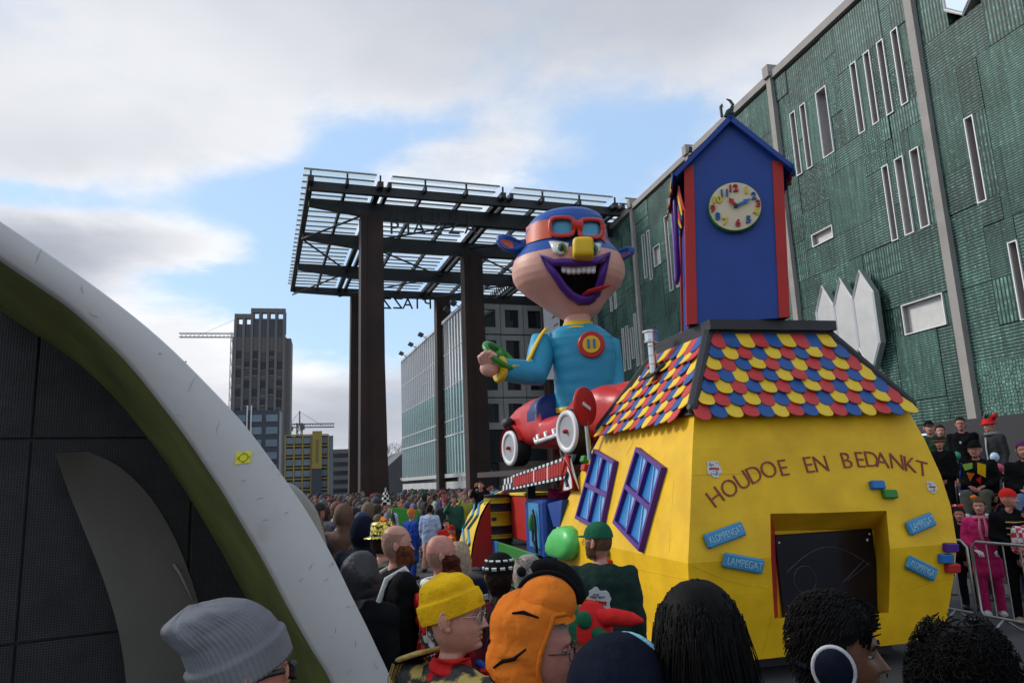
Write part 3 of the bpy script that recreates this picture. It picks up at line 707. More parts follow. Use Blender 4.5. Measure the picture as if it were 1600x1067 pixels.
cut = MB().add(ext+c_in, [(0, 1, 2, 3), (7, 6, 5, 4), (0, 4, 5, 1), (1, 5, 6, 2), (2, 6, 7, 3)], 0).add(ext+c_in, [(3, 7, 4, 0)], 1)
co = link('cutter', cut.mesh('cutter', [m_yel, m_red]))
import bmesh as _bm
for o in (bo, co):
    b = _bm.new(); b.from_mesh(o.data); _bm.ops.remove_doubles(b, verts=b.verts, dist=1e-5); _bm.ops.recalc_face_normals(b, faces=b.faces); b.to_mesh(o.data); b.free()
md = bo.modifiers.new('cut', 'BOOLEAN'); md.object = co; md.operation = 'DIFFERENCE'; md.solver = 'EXACT'
dg = bpy.context.evaluated_depsgraph_get(); me2 = bpy.data.meshes.new_from_object(bo.evaluated_get(dg))
for o in (bo, co): COL.objects.unlink(o); bpy.data.objects.remove(o)
link('house_body', me2, fl)
def face_pt(px, py, side, off=0.0):
    """point on the rear (or left) wall seen at a photographed position"""
    c = 1 if side == 'rear' else 0
    k = RG[0][0].y if side == 'rear' else RG[0][0].x
    for _ in range(12):
        P = HF.onY(px, py, k) if side == 'rear' else HF.onX(px, py, k)
        z = P.z
        for i in range(nn-1):
            z0, z1 = RG[i][0].z, RG[i+1][0].z
            if z1 <= z <= z0 or (i == 0 and z > z0) or (i == nn-2 and z < z1):
                t = (z0-z)/(z0-z1); a, b = RG[i][0], RG[i+1][0]
                k = (a.y+(b.y-a.y)*t) if side == 'rear' else (a.x+(b.x-a.x)*t); break
        k -= off
    P = HF.onY(px, py, k) if side == 'rear' else HF.onX(px, py, k)
    return P
def wall_R(side, P, ang=0.0):
    """3x3: x along the wall, z up the wall, -y outwards; ang turns it in the wall plane (clockwise seen from outside)"""
    i = 0
    for q in range(nn-1):
        if RG[q+1][0].z <= P.z <= RG[q][0].z: i = q
    a, b = RG[i][0], RG[i+1][0]
    if side == 'rear': up = Vector((0, a.y-b.y, a.z-b.z)).normalized(); x = Vector((1, 0, 0))
    else: up = Vector((a.x-b.x, 0, a.z-b.z)).normalized(); x = Vector((0, -1, 0))
    y = up.cross(x); R = Matrix((x, y, up)).transposed()
    return R @ Matrix.Rotation(ang, 3, 'Y')
def mw4(P, R): return Matrix.Translation(P) @ R.to_4x4()
m_sea = paint('seam_yellow', (.66, .385, .006))
# lettering round the arch
pos = [(262, 324), (335, 278), (403, 237), (464, 207), (538, 181), (613, 172), None, (745, 157), (810, 152), None, (942, 134), (1012, 130), (1073, 128), (1127, 132), (1205, 140), (1272, 155), (1338, 177)]
angs = [-32, -30, -26, -20, -12, -6, 0, -5, -4, 0, -2, 1, 3, 6, 8, 10, 14]
for ch, p, a in zip('HOUDOE EN BEDANKT', pos, angs):
    if p is None: continue
    px, py = 1040+p[0]/3.333, 680+p[1]/3.333
    P = face_pt(px, py, 'rear', .006); me = text_mesh(ch, .262, .006, False, -.0035); me.materials.append(m_txt)
    link('letter', me, fl, mw4(P, wall_R('rear', P, rad(a+2))))
def plaque(txt, px, py, wpx, ang, d=7.6):
    P = face_pt(px, py, 'rear', .03); w = wpx/FPX*d; h = .145
    R = wall_R('rear', P, rad(ang)); pl = MB().rbox((0, 0, 0), (w, .05, h), .016).build('plaque', m_plq, fl, mw4(P, R))
    me = text_mesh(txt, .098 if len(txt) > 8 else .105, .004); me.materials.append(m_lt)
    xs = [v.co.x for v in me.vertices]; sc = (w*.86)/(max(xs)-min(xs))
    o = link('lettering', me, pl, Matrix.Translation((0, -.028, -.003)) @ Matrix.Diagonal((sc, 1, 1.0, 1)))
plaque('KLOMPENGAT', 1132.4, 835.5, 70, -14); plaque('LAMPEGAT', 1161.5, 879.5, 69, 13)
plaque('LAMPEGAT', 1438.5, 818, 57, -15); plaque('KLOMPENGAT', 1440, 887.5, 60, 26)
for px, py, m in ((1370.6, 757.6, m_mid), (1390, 772, m_gre), (1485.5, 855, m_pur), (1478, 872, m_mid), (1488, 887, m_red)):
    P = face_pt(px, py, 'rear', .03); MB().rbox((0, 0, 0), (.165, .075, .092), .01).build('brick', m, fl, mw4(P, wall_R('rear', P, rad(3))))
for px, py, m in ((913.4, 717.5, m_gre), (914.5, 730.5, m_red), (944, 861, m_gre), (949, 880, m_red)):
    P = face_pt(px, py, 'left', .04); MB().rbox((0, 0, 0), (.17, .09, .10), .01).build('brick', m, fl, mw4(P, wall_R('left', P)))
# round crests printed on thin boards
m_cw = M('crest_white', (.55, .55, .55), .5, var=.05); m_cd = M('crest_grey', (.16, .17, .19), .5)
def crest(parent, mw, r, seed):
    rr = random.Random(seed); pts = []
    for i in range(28):
        a = 2*math.pi*i/28; q = r*(1+.10*math.sin(5*a+seed)+.07*math.sin(9*a)+rr.uniform(-.04, .04)); pts.append((q*math.cos(a), q*math.sin(a)*(1.05 if math.sin(a) > 0 else 1.12)))
    c = MB().prism(pts, -.004, .004).build('crest', m_cw, parent, mw)
    b = MB()
    for i in range(16):
        x, z = rr.uniform(-.6, .6)*r, rr.choice((rr.uniform(.28, .75), rr.uniform(-.85, -.3)))*r
        b.box((x, -.006, z), (r*rr.uniform(.12, .28), .004, r*rr.uniform(.07, .14)), R=Matrix.Rotation(rr.uniform(-.9, .9), 3, 'Y'))
    b.build('crest_mark', m_cd, c)
    b = MB()
    for i in range(6): b.box((-r*.58+i*r*.23, -.0065, -r*.02+.05*r*math.sin(i)), (r*.16, .004, r*.30), R=Matrix.Rotation(rad(6+8*(i % 2)), 3, 'Y'))
    b.box((0, -.0058, 0), (r*1.35, .003, r*.1)).build('crest_band', m_red, c)
for px, py, r in ((1115.5, 732, .082), (1456, 760.5, .062)):
    P = face_pt(px, py, 'rear', .006); crest(fl, mw4(P, wall_R('rear', P)), r, 3)
for side, pts in (('left', [(1002, 660), (985, 700), (978, 712)]), ('left', [(1060, 652), (1052, 760), (1046, 860), (1044, 940)]), ('left', [(952, 668), (940, 694)]), ('left', [(925, 860), (980, 885), (1072, 905)]),
                  ('rear', [(1083, 742), (1130, 741), (1200, 738)]), ('rear', [(1205, 962), (1196, 1005), (1190, 1024)]), ('rear', [(1396, 926), (1440, 914), (1492, 902)]), ('rear', [(1082, 884), (1140, 908), (1203, 920)])):
    q = [face_pt(x, y, side, .001) for x, y in pts]; d_ = []
    for a, b_ in zip(q, q[1:]): d_ += [a.lerp(b_, t/4) for t in range(4)]
    MB().tube(d_+[q[-1]], .0026, 5).build('seam', m_sea, fl)
# the screen in its recess
m_scr = M('screen_dark', (.006, .006, .012), .18, var=.3, vs=2)
c = sum(c_in, Vector())/4; w = (c_in[1]-c_in[0]).length; h = abs(c_in[0].z-c_in[3].z)
sc_ = MB().rbox((0, 0, 0), (w*.985, .03, h*.985), .01).build('screen', m_scr, fl, Matrix.Translation(c+Vector((0, -.03, 0))))
q = MB(); m_sg = M('screen_graphic', (.05, .055, .075), .3, var=.4, vs=6)
q.tube([(-.42*w+.84*w*i/14, -.0195, h*(.05+.26*math.sin(math.pi*i/14))) for i in range(15)], .006, 4, flat=1)
q.tube([(.12*w, -.0195, -.12*h), (.36*w, -.0195, .12*h)], .005, 4); q.tube([(.17*w, -.0195, -.10*h), (.42*w, -.0195, .09*h)], .004, 4)
q.tube([(-.25*w+.11*w*math.cos(t*.45), -.0195, -.05*h+.16*h*math.sin(t*.45)) for t in range(14)], .005, 4, closed=True)
q.tube([(-.45*w, -.0195, -.33*h), (-.3*w, -.0195, -.40*h), (-.1*w, -.0195, -.42*h)], .012, 4)
q.build('screen_graphic', m_sg, sc_)
for x, z in ((-.46, .40), (-.46, -.43), (.45, .43), (-.3, -.46)): MB().lathe([(.012, 0), (.012, .008), (.004, .011)], 8, R=Matrix.Rotation(rad(90), 3, 'X'), c=(x*w, -.015, z*h)).build('screw', m_white, sc_)
MB().ell((.42*w, -.02, .36*h), (.016, .012, .016), 8, 6).build('lamp', m_white, sc_)
# windows on the left wall
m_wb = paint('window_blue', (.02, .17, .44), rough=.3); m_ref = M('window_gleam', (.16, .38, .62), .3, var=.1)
def wall_window(c4):
    P = [face_pt(x, y, 'left', .0) for x, y in c4]     # top-left, top-right, bottom-right, bottom-left as seen
    nrm = (P[1]-P[0]).cross(P[3]-P[0]).normalized()
    if nrm.x > 0: nrm = -nrm
    cen = sum(P, Vector())/4
    f = MB(); wd = .062; th = .07
    inn = []
    for i in range(4):
        a, b, c = P[i], P[i-1], P[(i+1) % 4]; inn.append(a+(b-a).normalized()*wd+(c-a).normalized()*wd)
    for i in range(4):
        j = (i+1) % 4; o0, o1, i1, i0 = P[i], P[j], inn[j], inn[i]
        v = [o0, o1, i1, i0]; v2 = [x+nrm*th for x in (o0.lerp(i0, .12), o1.lerp(i1, .12), i1.lerp(o1, .1), i0.lerp(o0, .1))]
        f.add(v+v2, [(0, 1, 2, 3), (7, 6, 5, 4), (0, 4, 5, 1), (1, 5, 6, 2), (2, 6, 7, 3), (3, 7, 4, 0)])
    w = f.build('window', m_pur, fl)
    a = [x+nrm*.02 for x in inn]
    def uv(u, v): return a[0].lerp(a[1], u).lerp(a[3].lerp(a[2], u), v)
    for u0, u1 in ((0, .47), (.53, 1)):
        for v0, v1 in ((0, .46), (.54, 1)):
            q = [uv(u0, v0), uv(u1, v0), uv(u1, v1), uv(u0, v1)]; q2 = [x-nrm*.018 for x in q]
            p = MB().add(q+q2, [(0, 1, 2, 3), (7, 6, 5, 4), (0, 4, 5, 1), (1, 5, 6, 2), (2, 6, 7, 3), (3, 7, 4, 0)]).build('pane', m_wb, w)
            def uq(u, v): return q[0].lerp(q[1], u).lerp(q[3].lerp(q[2], u), v)+nrm*.004
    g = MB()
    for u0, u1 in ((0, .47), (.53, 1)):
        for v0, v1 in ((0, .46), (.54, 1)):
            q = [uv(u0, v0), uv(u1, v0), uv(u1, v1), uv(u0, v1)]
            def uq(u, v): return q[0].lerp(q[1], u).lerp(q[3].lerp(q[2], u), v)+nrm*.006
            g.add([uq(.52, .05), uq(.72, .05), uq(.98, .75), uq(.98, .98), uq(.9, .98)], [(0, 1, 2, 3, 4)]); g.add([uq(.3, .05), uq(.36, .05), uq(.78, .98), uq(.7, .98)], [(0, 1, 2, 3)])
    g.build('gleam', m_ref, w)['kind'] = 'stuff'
    for (p0, p1, wv) in ((uv(.5, 0), uv(.5, 1), .03), (uv(0, .5), uv(1, .5), .03)):
        d = (p1-p0).normalized(); s = d.cross(nrm).normalized()*wv; v = [p0-s, p0+s, p1+s, p1-s]; v2 = [x+nrm*.05 for x in v]
        MB().add(v+v2, [(0, 1, 2, 3), (7, 6, 5, 4), (0, 4, 5, 1), (1, 5, 6, 2), (2, 6, 7, 3), (3, 7, 4, 0)]).build('glazing_bar', m_pur, w)
wall_window([(1001, 699), (1043, 731), (1006, 864), (964, 819)]); wall_window([(934, 702), (967, 721), (944, 832), (904, 812)])
# roof: core, hip bars, shingles
ZR = 3.72
tl = HF.onY(1108, 520, 7.9-8.6); tr = HF.onY(1290, 525, 7.9-8.6); ZR = (tl.z+tr.z)/2
T = [Vector((tl.x, tl.y, ZR)), Vector((tr.x, tr.y, ZR)), Vector((tr.x, .75, ZR)), Vector((tl.x, .75, ZR))]
e = .05
E_ = [RG[0][0]+Vector((-e, -e, 0)), RG[0][1]+Vector((e, -e, 0)), RG[0][2]+Vector((e, e, 0)), RG[0][3]+Vector((-e, e, 0))]
zE = E_[0].z+.004
E_ = [Vector((v.x, v.y, zE)) for v in E_]
MB().add(E_+T, [(3, 2, 1, 0), (4, 5, 6, 7)]+[(i, (i+1) % 4, (i+1) % 4+4, i+4) for i in range(4)]).build('roof', m_drk, fl)
def rail(a, b, w, n='hip_bar'):
    d = b-a; R = basis(d, (0, 0, 1)); return MB().rbox((a+b)/2, (d.length, w, w), w*.25, R=R).build(n, m_drk, fl)
for i in range(4): rail(E_[i]+Vector((0, 0, .03)), T[i]+Vector((0, 0, .05)), .12)
for i in range(4): rail(T[i]+Vector((0, 0, .02)), T[(i+1) % 4]+Vector((0, 0, .02)), .13, 'top_rail')
MB().box((T[0]+T[2])/2+Vector((0, 0, .09)), (abs(T[1].x-T[0].x)+.12, abs(T[2].y-T[1].y)+.3, .12)).build('platform', m_drk, fl)
shw, shl = .187, .30
def shingle_mesh(m, i):
    r = random.Random(i); pts = [(-shw/2, .0), (-shw/2, -shl+shw*.5)]
    for k in range(1, 8): a = math.pi+math.pi*k/8; pts.append((shw/2*math.cos(a), -shl+shw*.5+shw*.5*math.sin(a)))
    pts += [(shw/2, -shl+shw*.5), (shw/2, 0)]
    curl = r.uniform(.0, .045)
    b = MB(); n = len(pts)
    def yy(z): return -.018-curl*max(0, (-z-.12)/.2)**2
    a = [Vector((x, yy(z)-.012, z)) for x, z in pts]; c = [Vector((x, yy(z), z)) for x, z in pts]
    b.add(a+c, [tuple(range(n)), tuple(range(2*n-1, n-1, -1))]+[(k, k+n, (k+1) % n+n, (k+1) % n) for k in range(n)])
    return b.mesh('shingle', m)
shm = [[shingle_mesh(m, 10*k+i) for i in range(5)] for k, m in enumerate((m_shr, m_shb, m_shy))]
rs = random.Random(9)
def shingles(e0, e1, t0, t1, rows=7, phase=0):
    sl = ((t0+t1)/2-(e0+e1)/2); L = sl.length
    n = (e1-e0).cross(sl).normalized()
    x = (e1-e0).normalized(); up = n.cross(x).normalized(); y = -n
    R = Matrix((x, y, up)).transposed() @ Matrix.Rotation(rad(-3.5), 3, 'X')
    for r in range(rows):
        v = 1-(r+.02)/rows          # top edge of this course
        a = e0.lerp(t0, v); b = e1.lerp(t1, v); lo0 = e0.lerp(t0, max(0, v-.5/rows)); lo1 = e1.lerp(t1, max(0, v-.5/rows))
        wid = (lo1-lo0).dot(x); st = shw*1.0; cnt = int(wid/st)+2
        off = (r % 2)*.5*st
        base = e0.dot(x); i = 0
        k0 = math.floor((lo0.dot(x)-base-off)/st)
        for k in range(k0, k0+cnt+1):
            cx = base+off+(k+.5)*st
            if cx-lo0.dot(x) < .05 or lo1.dot(x)-cx < .07: continue
            p = a+x*(cx-a.dot(x))+n*(.018)
            c = (k+(3*r+1)//2+phase) % 3
            j = rs.randrange(5)
            link('shingle', shm[c][j], fl, Matrix.Translation(p) @ (R @ Matrix.Rotation(rs.uniform(-.03, .03), 3, 'Y') @ Matrix.Rotation(rs.uniform(-.05, .02), 3, 'X')).to_4x4())
shingles(E_[0], E_[1], T[0], T[1]); shingles(E_[3], E_[0], T[3], T[0], 7, 1)
# stove pipe on the left slope
P = HF.onX(1021, 577, -1.0)
m_pipe = M('stove_pipe_steel', (.60, .60, .60), .28, 1.0, var=.08, vs=9)
z0 = P.z-.05; h = HF.onX(1011, 520, P.x).z-z0
MB().lathe([(.052, 0), (.052, h*.2), (.056, h*.21), (.052, h*.22), (.052, h*.4), (.056, h*.41), (.052, h*.42), (.052, h*.62), (.056, h*.63), (.052, h*.64), (.052, h*.72), (.095, h*.73), (.095, h*.76), (.085, h*.78), (.085, h*.95), (.11, h*.96), (.11, h*1.0), (.02, h*1.04)], 18, c=(P.x, P.y, z0), sm=False).build('chimney', m_pipe, fl)
MB().box((P.x, P.y, z0+.02), (.26, .28, .03), R=Matrix.Rotation(rad(-40), 3, 'Y')).build('flashing', m_drk, fl)
MB().box((0, 4.6, .32), (1.7, 11.0, .16)).build('chassis', m_drk, fl)
MB().box((0, .55, .12), (2.1, 3.2, .18)).build('skirt_or_shade', m_drk, fl)  # added dark box standing in for the shade beneath the float
for (x, y) in ((-1.0, .6), (1.0, .6), (-1.0, 6), (1.0, 6)):
    MB().lathe([(.18, -.09), (.26, -.09), (.29, -.06), (.29, .06), (.26, .09), (.18, .09)], 20, c=(x, y, .29), R=Matrix.Rotation(rad(90), 3, 'Y')).build('wheel', m_drk, fl)

# ---------------------------------------------------------------- clock tower
Pt = ST.W(*HF.onY(1150, 507, 8.4-8.6)) if False else HF.W(*HF.onY(1150, 507, -.2))
va = math.atan2(Pt.x, Pt.y); TW = Frame((Pt.x, Pt.y, ZR+.155), va-rad(8))
tower = root('clock_tower', 'blue clock tower with red corner posts standing on the house roof', 'clock tower', TW.m)
f = -.62
def tp(px, py, y=f): return TW.onY(px, py, y)
BL, BR, TL, TR, PK = tp(1073, 507), tp(1235, 504), tp(1068, 258), tp(1222, 248), tp(1142, 186)
zb = .0
BL.z = BR.z = zb
poly = [(BL.x+.03, zb), (BR.x-.03, zb), (TR.x-.03, TR.z), (PK.x, PK.z), (TL.x+.03, TL.z)]
MB().prism(poly, f, f+1.2).build('tower_body', m_blu, tower)
for a, b, wx in ((BL, TL, 1), (BR, TR, -1)):
    w = .125
    for yy, nme in ((f-.02, 'corner_post'), (f+1.1, 'corner_post')):
        p = [(a.x, zb), (a.x+wx*w, zb), (b.x+wx*w, b.z-.02 if wx > 0 else b.z-.02), (b.x, b.z-.06)]
        if wx < 0: p = p[::-1]
        MB().prism(p, yy, yy+.13).build(nme, m_red, tower)
eL, eR = tp(1052, 272, f-.1), tp(1242, 259, f-.1); pk = tp(1141, 178, f-.1)
for e0 in (eL, eR):
    d = Vector((pk.x-e0.x, 0, pk.z-e0.z)); nrm = Vector((-d.z, 0, d.x)).normalized(); nrm = nrm if nrm.z > 0 else -nrm
    p = [(e0.x, e0.z), (pk.x, pk.z), (pk.x-nrm.x*.05, pk.z-.06), (e0.x-nrm.x*.05, e0.z-nrm.z*.05)]
    MB().prism(p, f-.1, f+1.32).build('roof_slab', m_blu, tower)
    sx = -1 if e0 is eL else 1
    for i in range(9):
        m = shm[(i*2+1) % 3][i % 5]
        link('shingle', m, tower, Matrix.Translation((e0.x-(.05 if sx > 0 else -.01), f-.04+i*.155, e0.z+.02)) @ (Matrix.Rotation(rad(90*sx), 3, 'Z') @ Matrix.Rotation(rad(-2), 3, 'X') @ Matrix.Diagonal((1, 1, .62 if sx < 0 else .42))).to_4x4())
for i in range(7):   # shingle tips under the left eave, lower course
    link('shingle', shm[(i*2) % 3][i % 5], tower, Matrix.Translation((eL.x+.03, f+.02+i*.17, eL.z-.16)) @ (Matrix.Rotation(rad(-90), 3, 'Z').inverted() @ Matrix.Rotation(rad(-6), 3, 'X')).to_4x4())
# purple window frame on the left side
wf = MB(); yy0, yy1 = f+.35, f+.85; zz0, zz1 = .75, 1.65; xs_ = BL.x-.02
arch = [(xs_-.02, yy0, zz0), (xs_+.01, yy0, zz1)]+[(xs_+.02, (yy0+yy1)/2-.25*math.cos(math.pi*i/8), zz1+.25*math.sin(math.pi*i/8)) for i in range(1, 8)]+[(xs_+.01, yy1, zz1), (xs_-.02, yy1, zz0)]
wf.tube([(x+.02, y, z) for x, y, z in arch], .03, 8, closed=True).build('side_window_frame', m_pur, tower)
# clock
cc = tp(1148, 324, f-.06); cR = (tp(1190, 322, f-.06).x-cc.x)
R90 = Matrix.Rotation(rad(90), 3, 'X')
clk = MB().lathe([(cR*.9, -.0), (cR*1.0, .012), (cR*1.01, .04), (cR*1.0, .075), (cR*.97, .085)], 48, c=(cc.x, f, cc.z), R=R90).build('clock', m_gre, tower)
MB().lathe([(cR*.965, .0), (cR*.965, .012)], 48, c=(cc.x, f-.083, cc.z), R=R90).build('clock_face', m_cream, clk)
kx = cR/405.0
m_nr, m_ny, m_nb = paint('numeral_red', (.38, .02, .03)), paint('numeral_yellow', (.62, .45, .03)), paint('numeral_blue', (.02, .10, .26))
for n, x, y, m in (('12', 510, 225, m_nr), ('1', 705, 278, m_ny), ('2', 808, 388, m_nb), ('3', 862, 525, m_nr), ('4', 815, 650, m_ny), ('5', 692, 772, m_nb), ('6', 530, 812, m_nr), ('7', 340, 762, m_ny), ('8', 235, 670, m_nb), ('9', 172, 535, m_nr), ('10', 245, 388, m_ny), ('11', 372, 292, m_nb)):
    me = text_mesh(n, .125, .012, False, .004); me.materials.append(m)
    link('numeral', me, clk, Matrix.Translation((cc.x+(x-515)*kx, f-.108, cc.z-(y-520)*kx*.98)) @ Matrix.Rotation(rad(2), 4, 'Y'))
def hand(nme, tip, w, m):
    d = Vector(((tip[0]-522)*kx, 0, -(tip[1]-530)*kx)); L = d.length; x = d.normalized(); z = Vector((x.z, 0, -x.x))
    o = Vector((cc.x+(522-515)*kx, 0, cc.z-(530-520)*kx)); pts = [(0, w/2), (L*.62, w/2), (L*.58, w*1.0), (L, 0), (L*.58, -w*1.0), (L*.62, -w/2), (0, -w/2)]
    pl = [(o.x+x.x*a+z.x*b, o.z+x.z*a+z.z*b) for a, b in pts]
    MB().prism(pl, f-.135, f-.115).build(nme, m, clk)
hand('hour_hand', (428, 385), .035, m_red); hand('minute_hand', (755, 437), .032, m_mid)
MB().lathe([(.024, 0), (.024, .05)], 12, c=(cc.x+7*kx, f-.1, cc.z-10*kx), R=R90).build('clock_boss', m_drk, clk)
# green curl on the ridge
a = tp(1138, 178, f+.1); b = MB(); s_ = .0078
def pp(px, py): q = tp(px, py, f+.15); return (q.x, q.y, q.z)
b.tube([pp(1128, 183), pp(1127, 176), pp(1126, 168), pp(1128, 163), pp(1130, 168)], [.02, .018, .022, .012, .005], 7)
b.tube([pp(1134, 183), pp(1138, 175), pp(1143, 171), pp(1145, 164), pp(1141, 158), pp(1135, 155)], [.03, .035, .03, .022, .018, .008], 7)
b.ell(pp(1141, 177), (.05, .03, .035), 10, 6).build('ridge_ornament', paint('ornament_green', (.02, .05, .03)), tower)
MB().tube([pp(1078, 238), pp(1078, 231)], .03, 8).build('side_finial', m_drk, tower)

# ---------------------------------------------------------------- platform, banner, deck pieces
pa, pb = PD(800, 700, 14), PD(890, 675, 12); CF = Frame((pb.x, pb.y, 2.33), math.atan2(pa.x-pb.x, pa.y-pb.y))
m_brn = paint('brown_board', (.05, .035, .028)); 
dk = root('float_deck', 'float deck with blue and green side panels in front of the yellow house', 'float deck', HF.m)
MB().box((0, 6.6, .72), (3.3, 8.4, .1)).build('deck_floor', m_drk, dk)
for y0, y1, m, z1 in ((2.45, 3.75, m_mid, .78), (3.8, 6.75, m_gre, .84), (6.8, 10.1, m_mid, .84)):
    MB().rbox((-1.72, (y0+y1)/2, z1/2+.08), (.06, y1-y0, z1-.1), .012).build('side_panel', m, dk)
m_med = M('medallion_white', (.6, .6, .58), .5)
for px, py in ((740, 868), (870, 910)):
    P = HF.onX(px, py, -1.76); w = MB().lathe([(.17, 0), (.17, .02), (.155, .03)], 24, c=P, R=Matrix.Rotation(rad(-90), 3, 'Y')).build('medallion', m_drk, dk)
    MB().lathe([(.115, .0), (.115, .012)], 24, c=P+Vector((-.03, 0, 0)), R=Matrix.Rotation(rad(-90), 3, 'Y')).build('medallion_face', m_med, w)
    me = text_mesh('11', .12, .004); me.materials.append(m_drk); link('medallion_number', me, w, Matrix.Translation(P+Vector((-.046, 0, 0))) @ Matrix.Rotation(rad(-90), 4, 'Z'))
for x in (-1.2, 1.3):
    for y in (2.2, 6.0): MB().box((x, y, 1.5), (.16, .16, 1.5)).build('support_post', m_drk, dk)

MB().box((.5, 4.2, 1.5), (.1, 4.6, 1.45)).build('back_panel', m_blu, dk)
MB().box((-.3, 2.35, 1.45), (2.2, .1, 1.4)).build('back_panel', m_blu, dk)
# racing banner along the platform edge
c4 = [Vector((-1.5, 7.1, 1.92)), Vector((-1.5, 2.55, 2.08)), Vector((-1.5, 2.5, 2.43)), Vector((-1.5, 7.1, 2.15))]
c4 = [CF.onX(x, y, -.33) for x, y in ((786, 768), (888, 747), (888, 712), (786, 748))]
bn = root('racing_banner', 'red lettered racing banner with black and white chequered edges above the fuel pump', 'banner', CF.m)
c4b = [v+Vector((.05, 0, 0)) for v in c4]
MB().add(c4+c4b, [(0, 1, 2, 3), (7, 6, 5, 4), (0, 4, 5, 1), (1, 5, 6, 2), (2, 6, 7, 3), (3, 7, 4, 0)]).build('board', m_drk, bn)
def bq(u, v, o=-.012): p = c4[0].lerp(c4[1], u).lerp(c4[3].lerp(c4[2], u), v); return p+Vector((o, 0, 0))
def bpatch(u0, u1, v0, v1, m, n, o=-.012):
    q = [bq(u0, v0, o), bq(u1, v0, o), bq(u1, v1, o), bq(u0, v1, o)]; q2 = [v+Vector((.012, 0, 0)) for v in q]
    MB().add(q+q2, [(0, 1, 2, 3), (0, 4, 5, 1), (1, 5, 6, 2), (2, 6, 7, 3), (3, 7, 4, 0)]).build(n, m, bn)
for i in range(17):
    if i > 2: bpatch(i/17+.008, i/17+.036, .86, 1.0, m_white, 'check'); bpatch(i/17+.008, i/17+.036, 0, .14, m_white, 'check')
for i in range(3): bpatch(i/17+.005, i/17+.028, .1, .48, m_white, 'check'); bpatch(i/17+.03, i/17+.052, .5, .95, m_white, 'check')
rl = random.Random(2)
for i in range(22):
    u = .19+i*.0365; bpatch(u, u+.03, .2+rl.uniform(-.04, .02), .8+rl.uniform(-.02, .05), m_red, 'lettering')
for u in (.52, .72): bpatch(u, u+.012, .15, .9, m_white, 'lettering', -.016)
# triangular red road sign at the banner's near end
sg = root('warning_sign', 'red triangular warning sign with white face against the yellow house', 'road sign', HF.m)
Pq = [HF.onX(878, 768, -1.55), HF.onX(899, 764, -1.55), HF.onX(886, 714, -1.55)]
tri = [Vector((-1.55, v.y, v.z)) for v in Pq]; tri2 = [v+Vector((.06, 0, 0)) for v in tri]
MB().tube([(v.x, v.y, v.z) for v in tri], .05, 8, closed=True).build('rim', m_red, sg)
MB().add(tri+tri2, [(0, 1, 2), (5, 4, 3), (0, 3, 4, 1), (1, 4, 5, 2), (2, 5, 3, 0)]).build('plate', m_white, sg)
cen = sum(tri, Vector())/3
MB().tube([cen+Vector((-.02, -.05, .1)), cen+Vector((-.02, .05, 0)), cen+Vector((-.02, -.02, -.1))], .03, 6).build('symbol', m_drk, sg)
# barrel
P = HF.onX(780, 838, -1.55); zt = HF.onX(780, 772, -1.55).z
m_by = paint('barrel_yellow', (.55, .42, .02)); 
br = root('oil_barrel', 'yellow and black banded oil barrel standing on the green float deck', 'barrel', Matrix(HF.m) @ Matrix.Translation((P.x, P.y, .8)))
hB = zt-.8; rB = .30
b = [(.0, .1, m_drk), (.1, .18, m_by), (.18, .36, m_drk), (.36, .64, m_by), (.64, .82, m_drk), (.82, .92, m_by), (.92, 1.0, m_drk)]
for v0, v1, m in b:
    MB().lathe([(rB, v0*hB), (rB+.0, v0*hB+.006), (rB+.0, v1*hB-.012), (rB+.012, v1*hB-.006), (rB+.0, v1*hB)], 28, caps=(v1 == 1.0)).build('band', m, br)
MB().rbox((-.14, -rB*.9, hB*.5), (.14, .02, .07), .008).build('emblem', m_drk, br)
# red drum behind it, arched track piece, fuel pump, orange bricks, green sack
def onx(px, py, x): return HF.onX(px, py, x)
a, b_ = onx(800, 840, -1.3), onx(822, 775, -1.3)
rd = root('red_cabinet', 'dark red cabinet with yellow top between barrel and fuel pump', 'cabinet', HF.m)
MB().rbox((-1.0, (a.y+b_.y)/2, (a.z+b_.z)/2), (.6, abs(a.y-b_.y), b_.z-a.z), .02).build('body', m_red, rd)
MB().rbox((-1.0, (a.y+b_.y)/2, b_.z+.03), (.68, abs(a.y-b_.y)+.1, .06), .015).build('top', m_shy, rd)
aw = root('wheel_arch', 'big yellow arched track piece with blue pattern and red side at front of float', 'arch', HF.m)
ya_, yb_ = 7.3, 9.6
near = [HF.onY(x, y, ya_) for x, y in ((735, 872), (738, 850), (743, 828), (750, 806), (760, 787), (774, 772), (790, 765))]
far_ = [HF.onY(x, y, yb_) for x, y in ((713, 868), (717, 848), (723, 826), (731, 806), (742, 789), (755, 777), (770, 770))]
far_ = [Vector((a.x-.12, yb_, a.z)) for a in near] if False else far_
rows = [[a, a.lerp(b_, .33), a.lerp(b_, .66), b_] for a, b_ in zip(near, far_)]
MB().sheet(rows).sheet([[v+Vector((.05, 0, -.05)) for v in r][::-1] for r in rows]).build('track', m_shy, aw)
MB().add([v+Vector((.03, .01, -.03)) for v in near]+[Vector((near[-1].x, near[-1].y+.01, .35)), Vector((near[0].x+.03, near[0].y+.01, .35))], [tuple(range(9))]).build('side', m_red, aw)
q = MB()
for i in range(6):
    u0, u1 = (.12, .5) if i % 2 else (.5, .12)
    for o_ in (0, .4):
        p0 = near[i].lerp(far_[i], u0+o_); p1 = near[i+1].lerp(far_[i+1], u1+o_); nrm = Vector((-.02, 0, .02)); q.tube([p0+nrm, p1+nrm], .035, 5, flat=.5)
q.build('track_pattern', m_sky, aw)
pu = root('fuel_pump', 'tall blue toy fuel pump with green nozzle and black hose', 'fuel pump', HF.m)
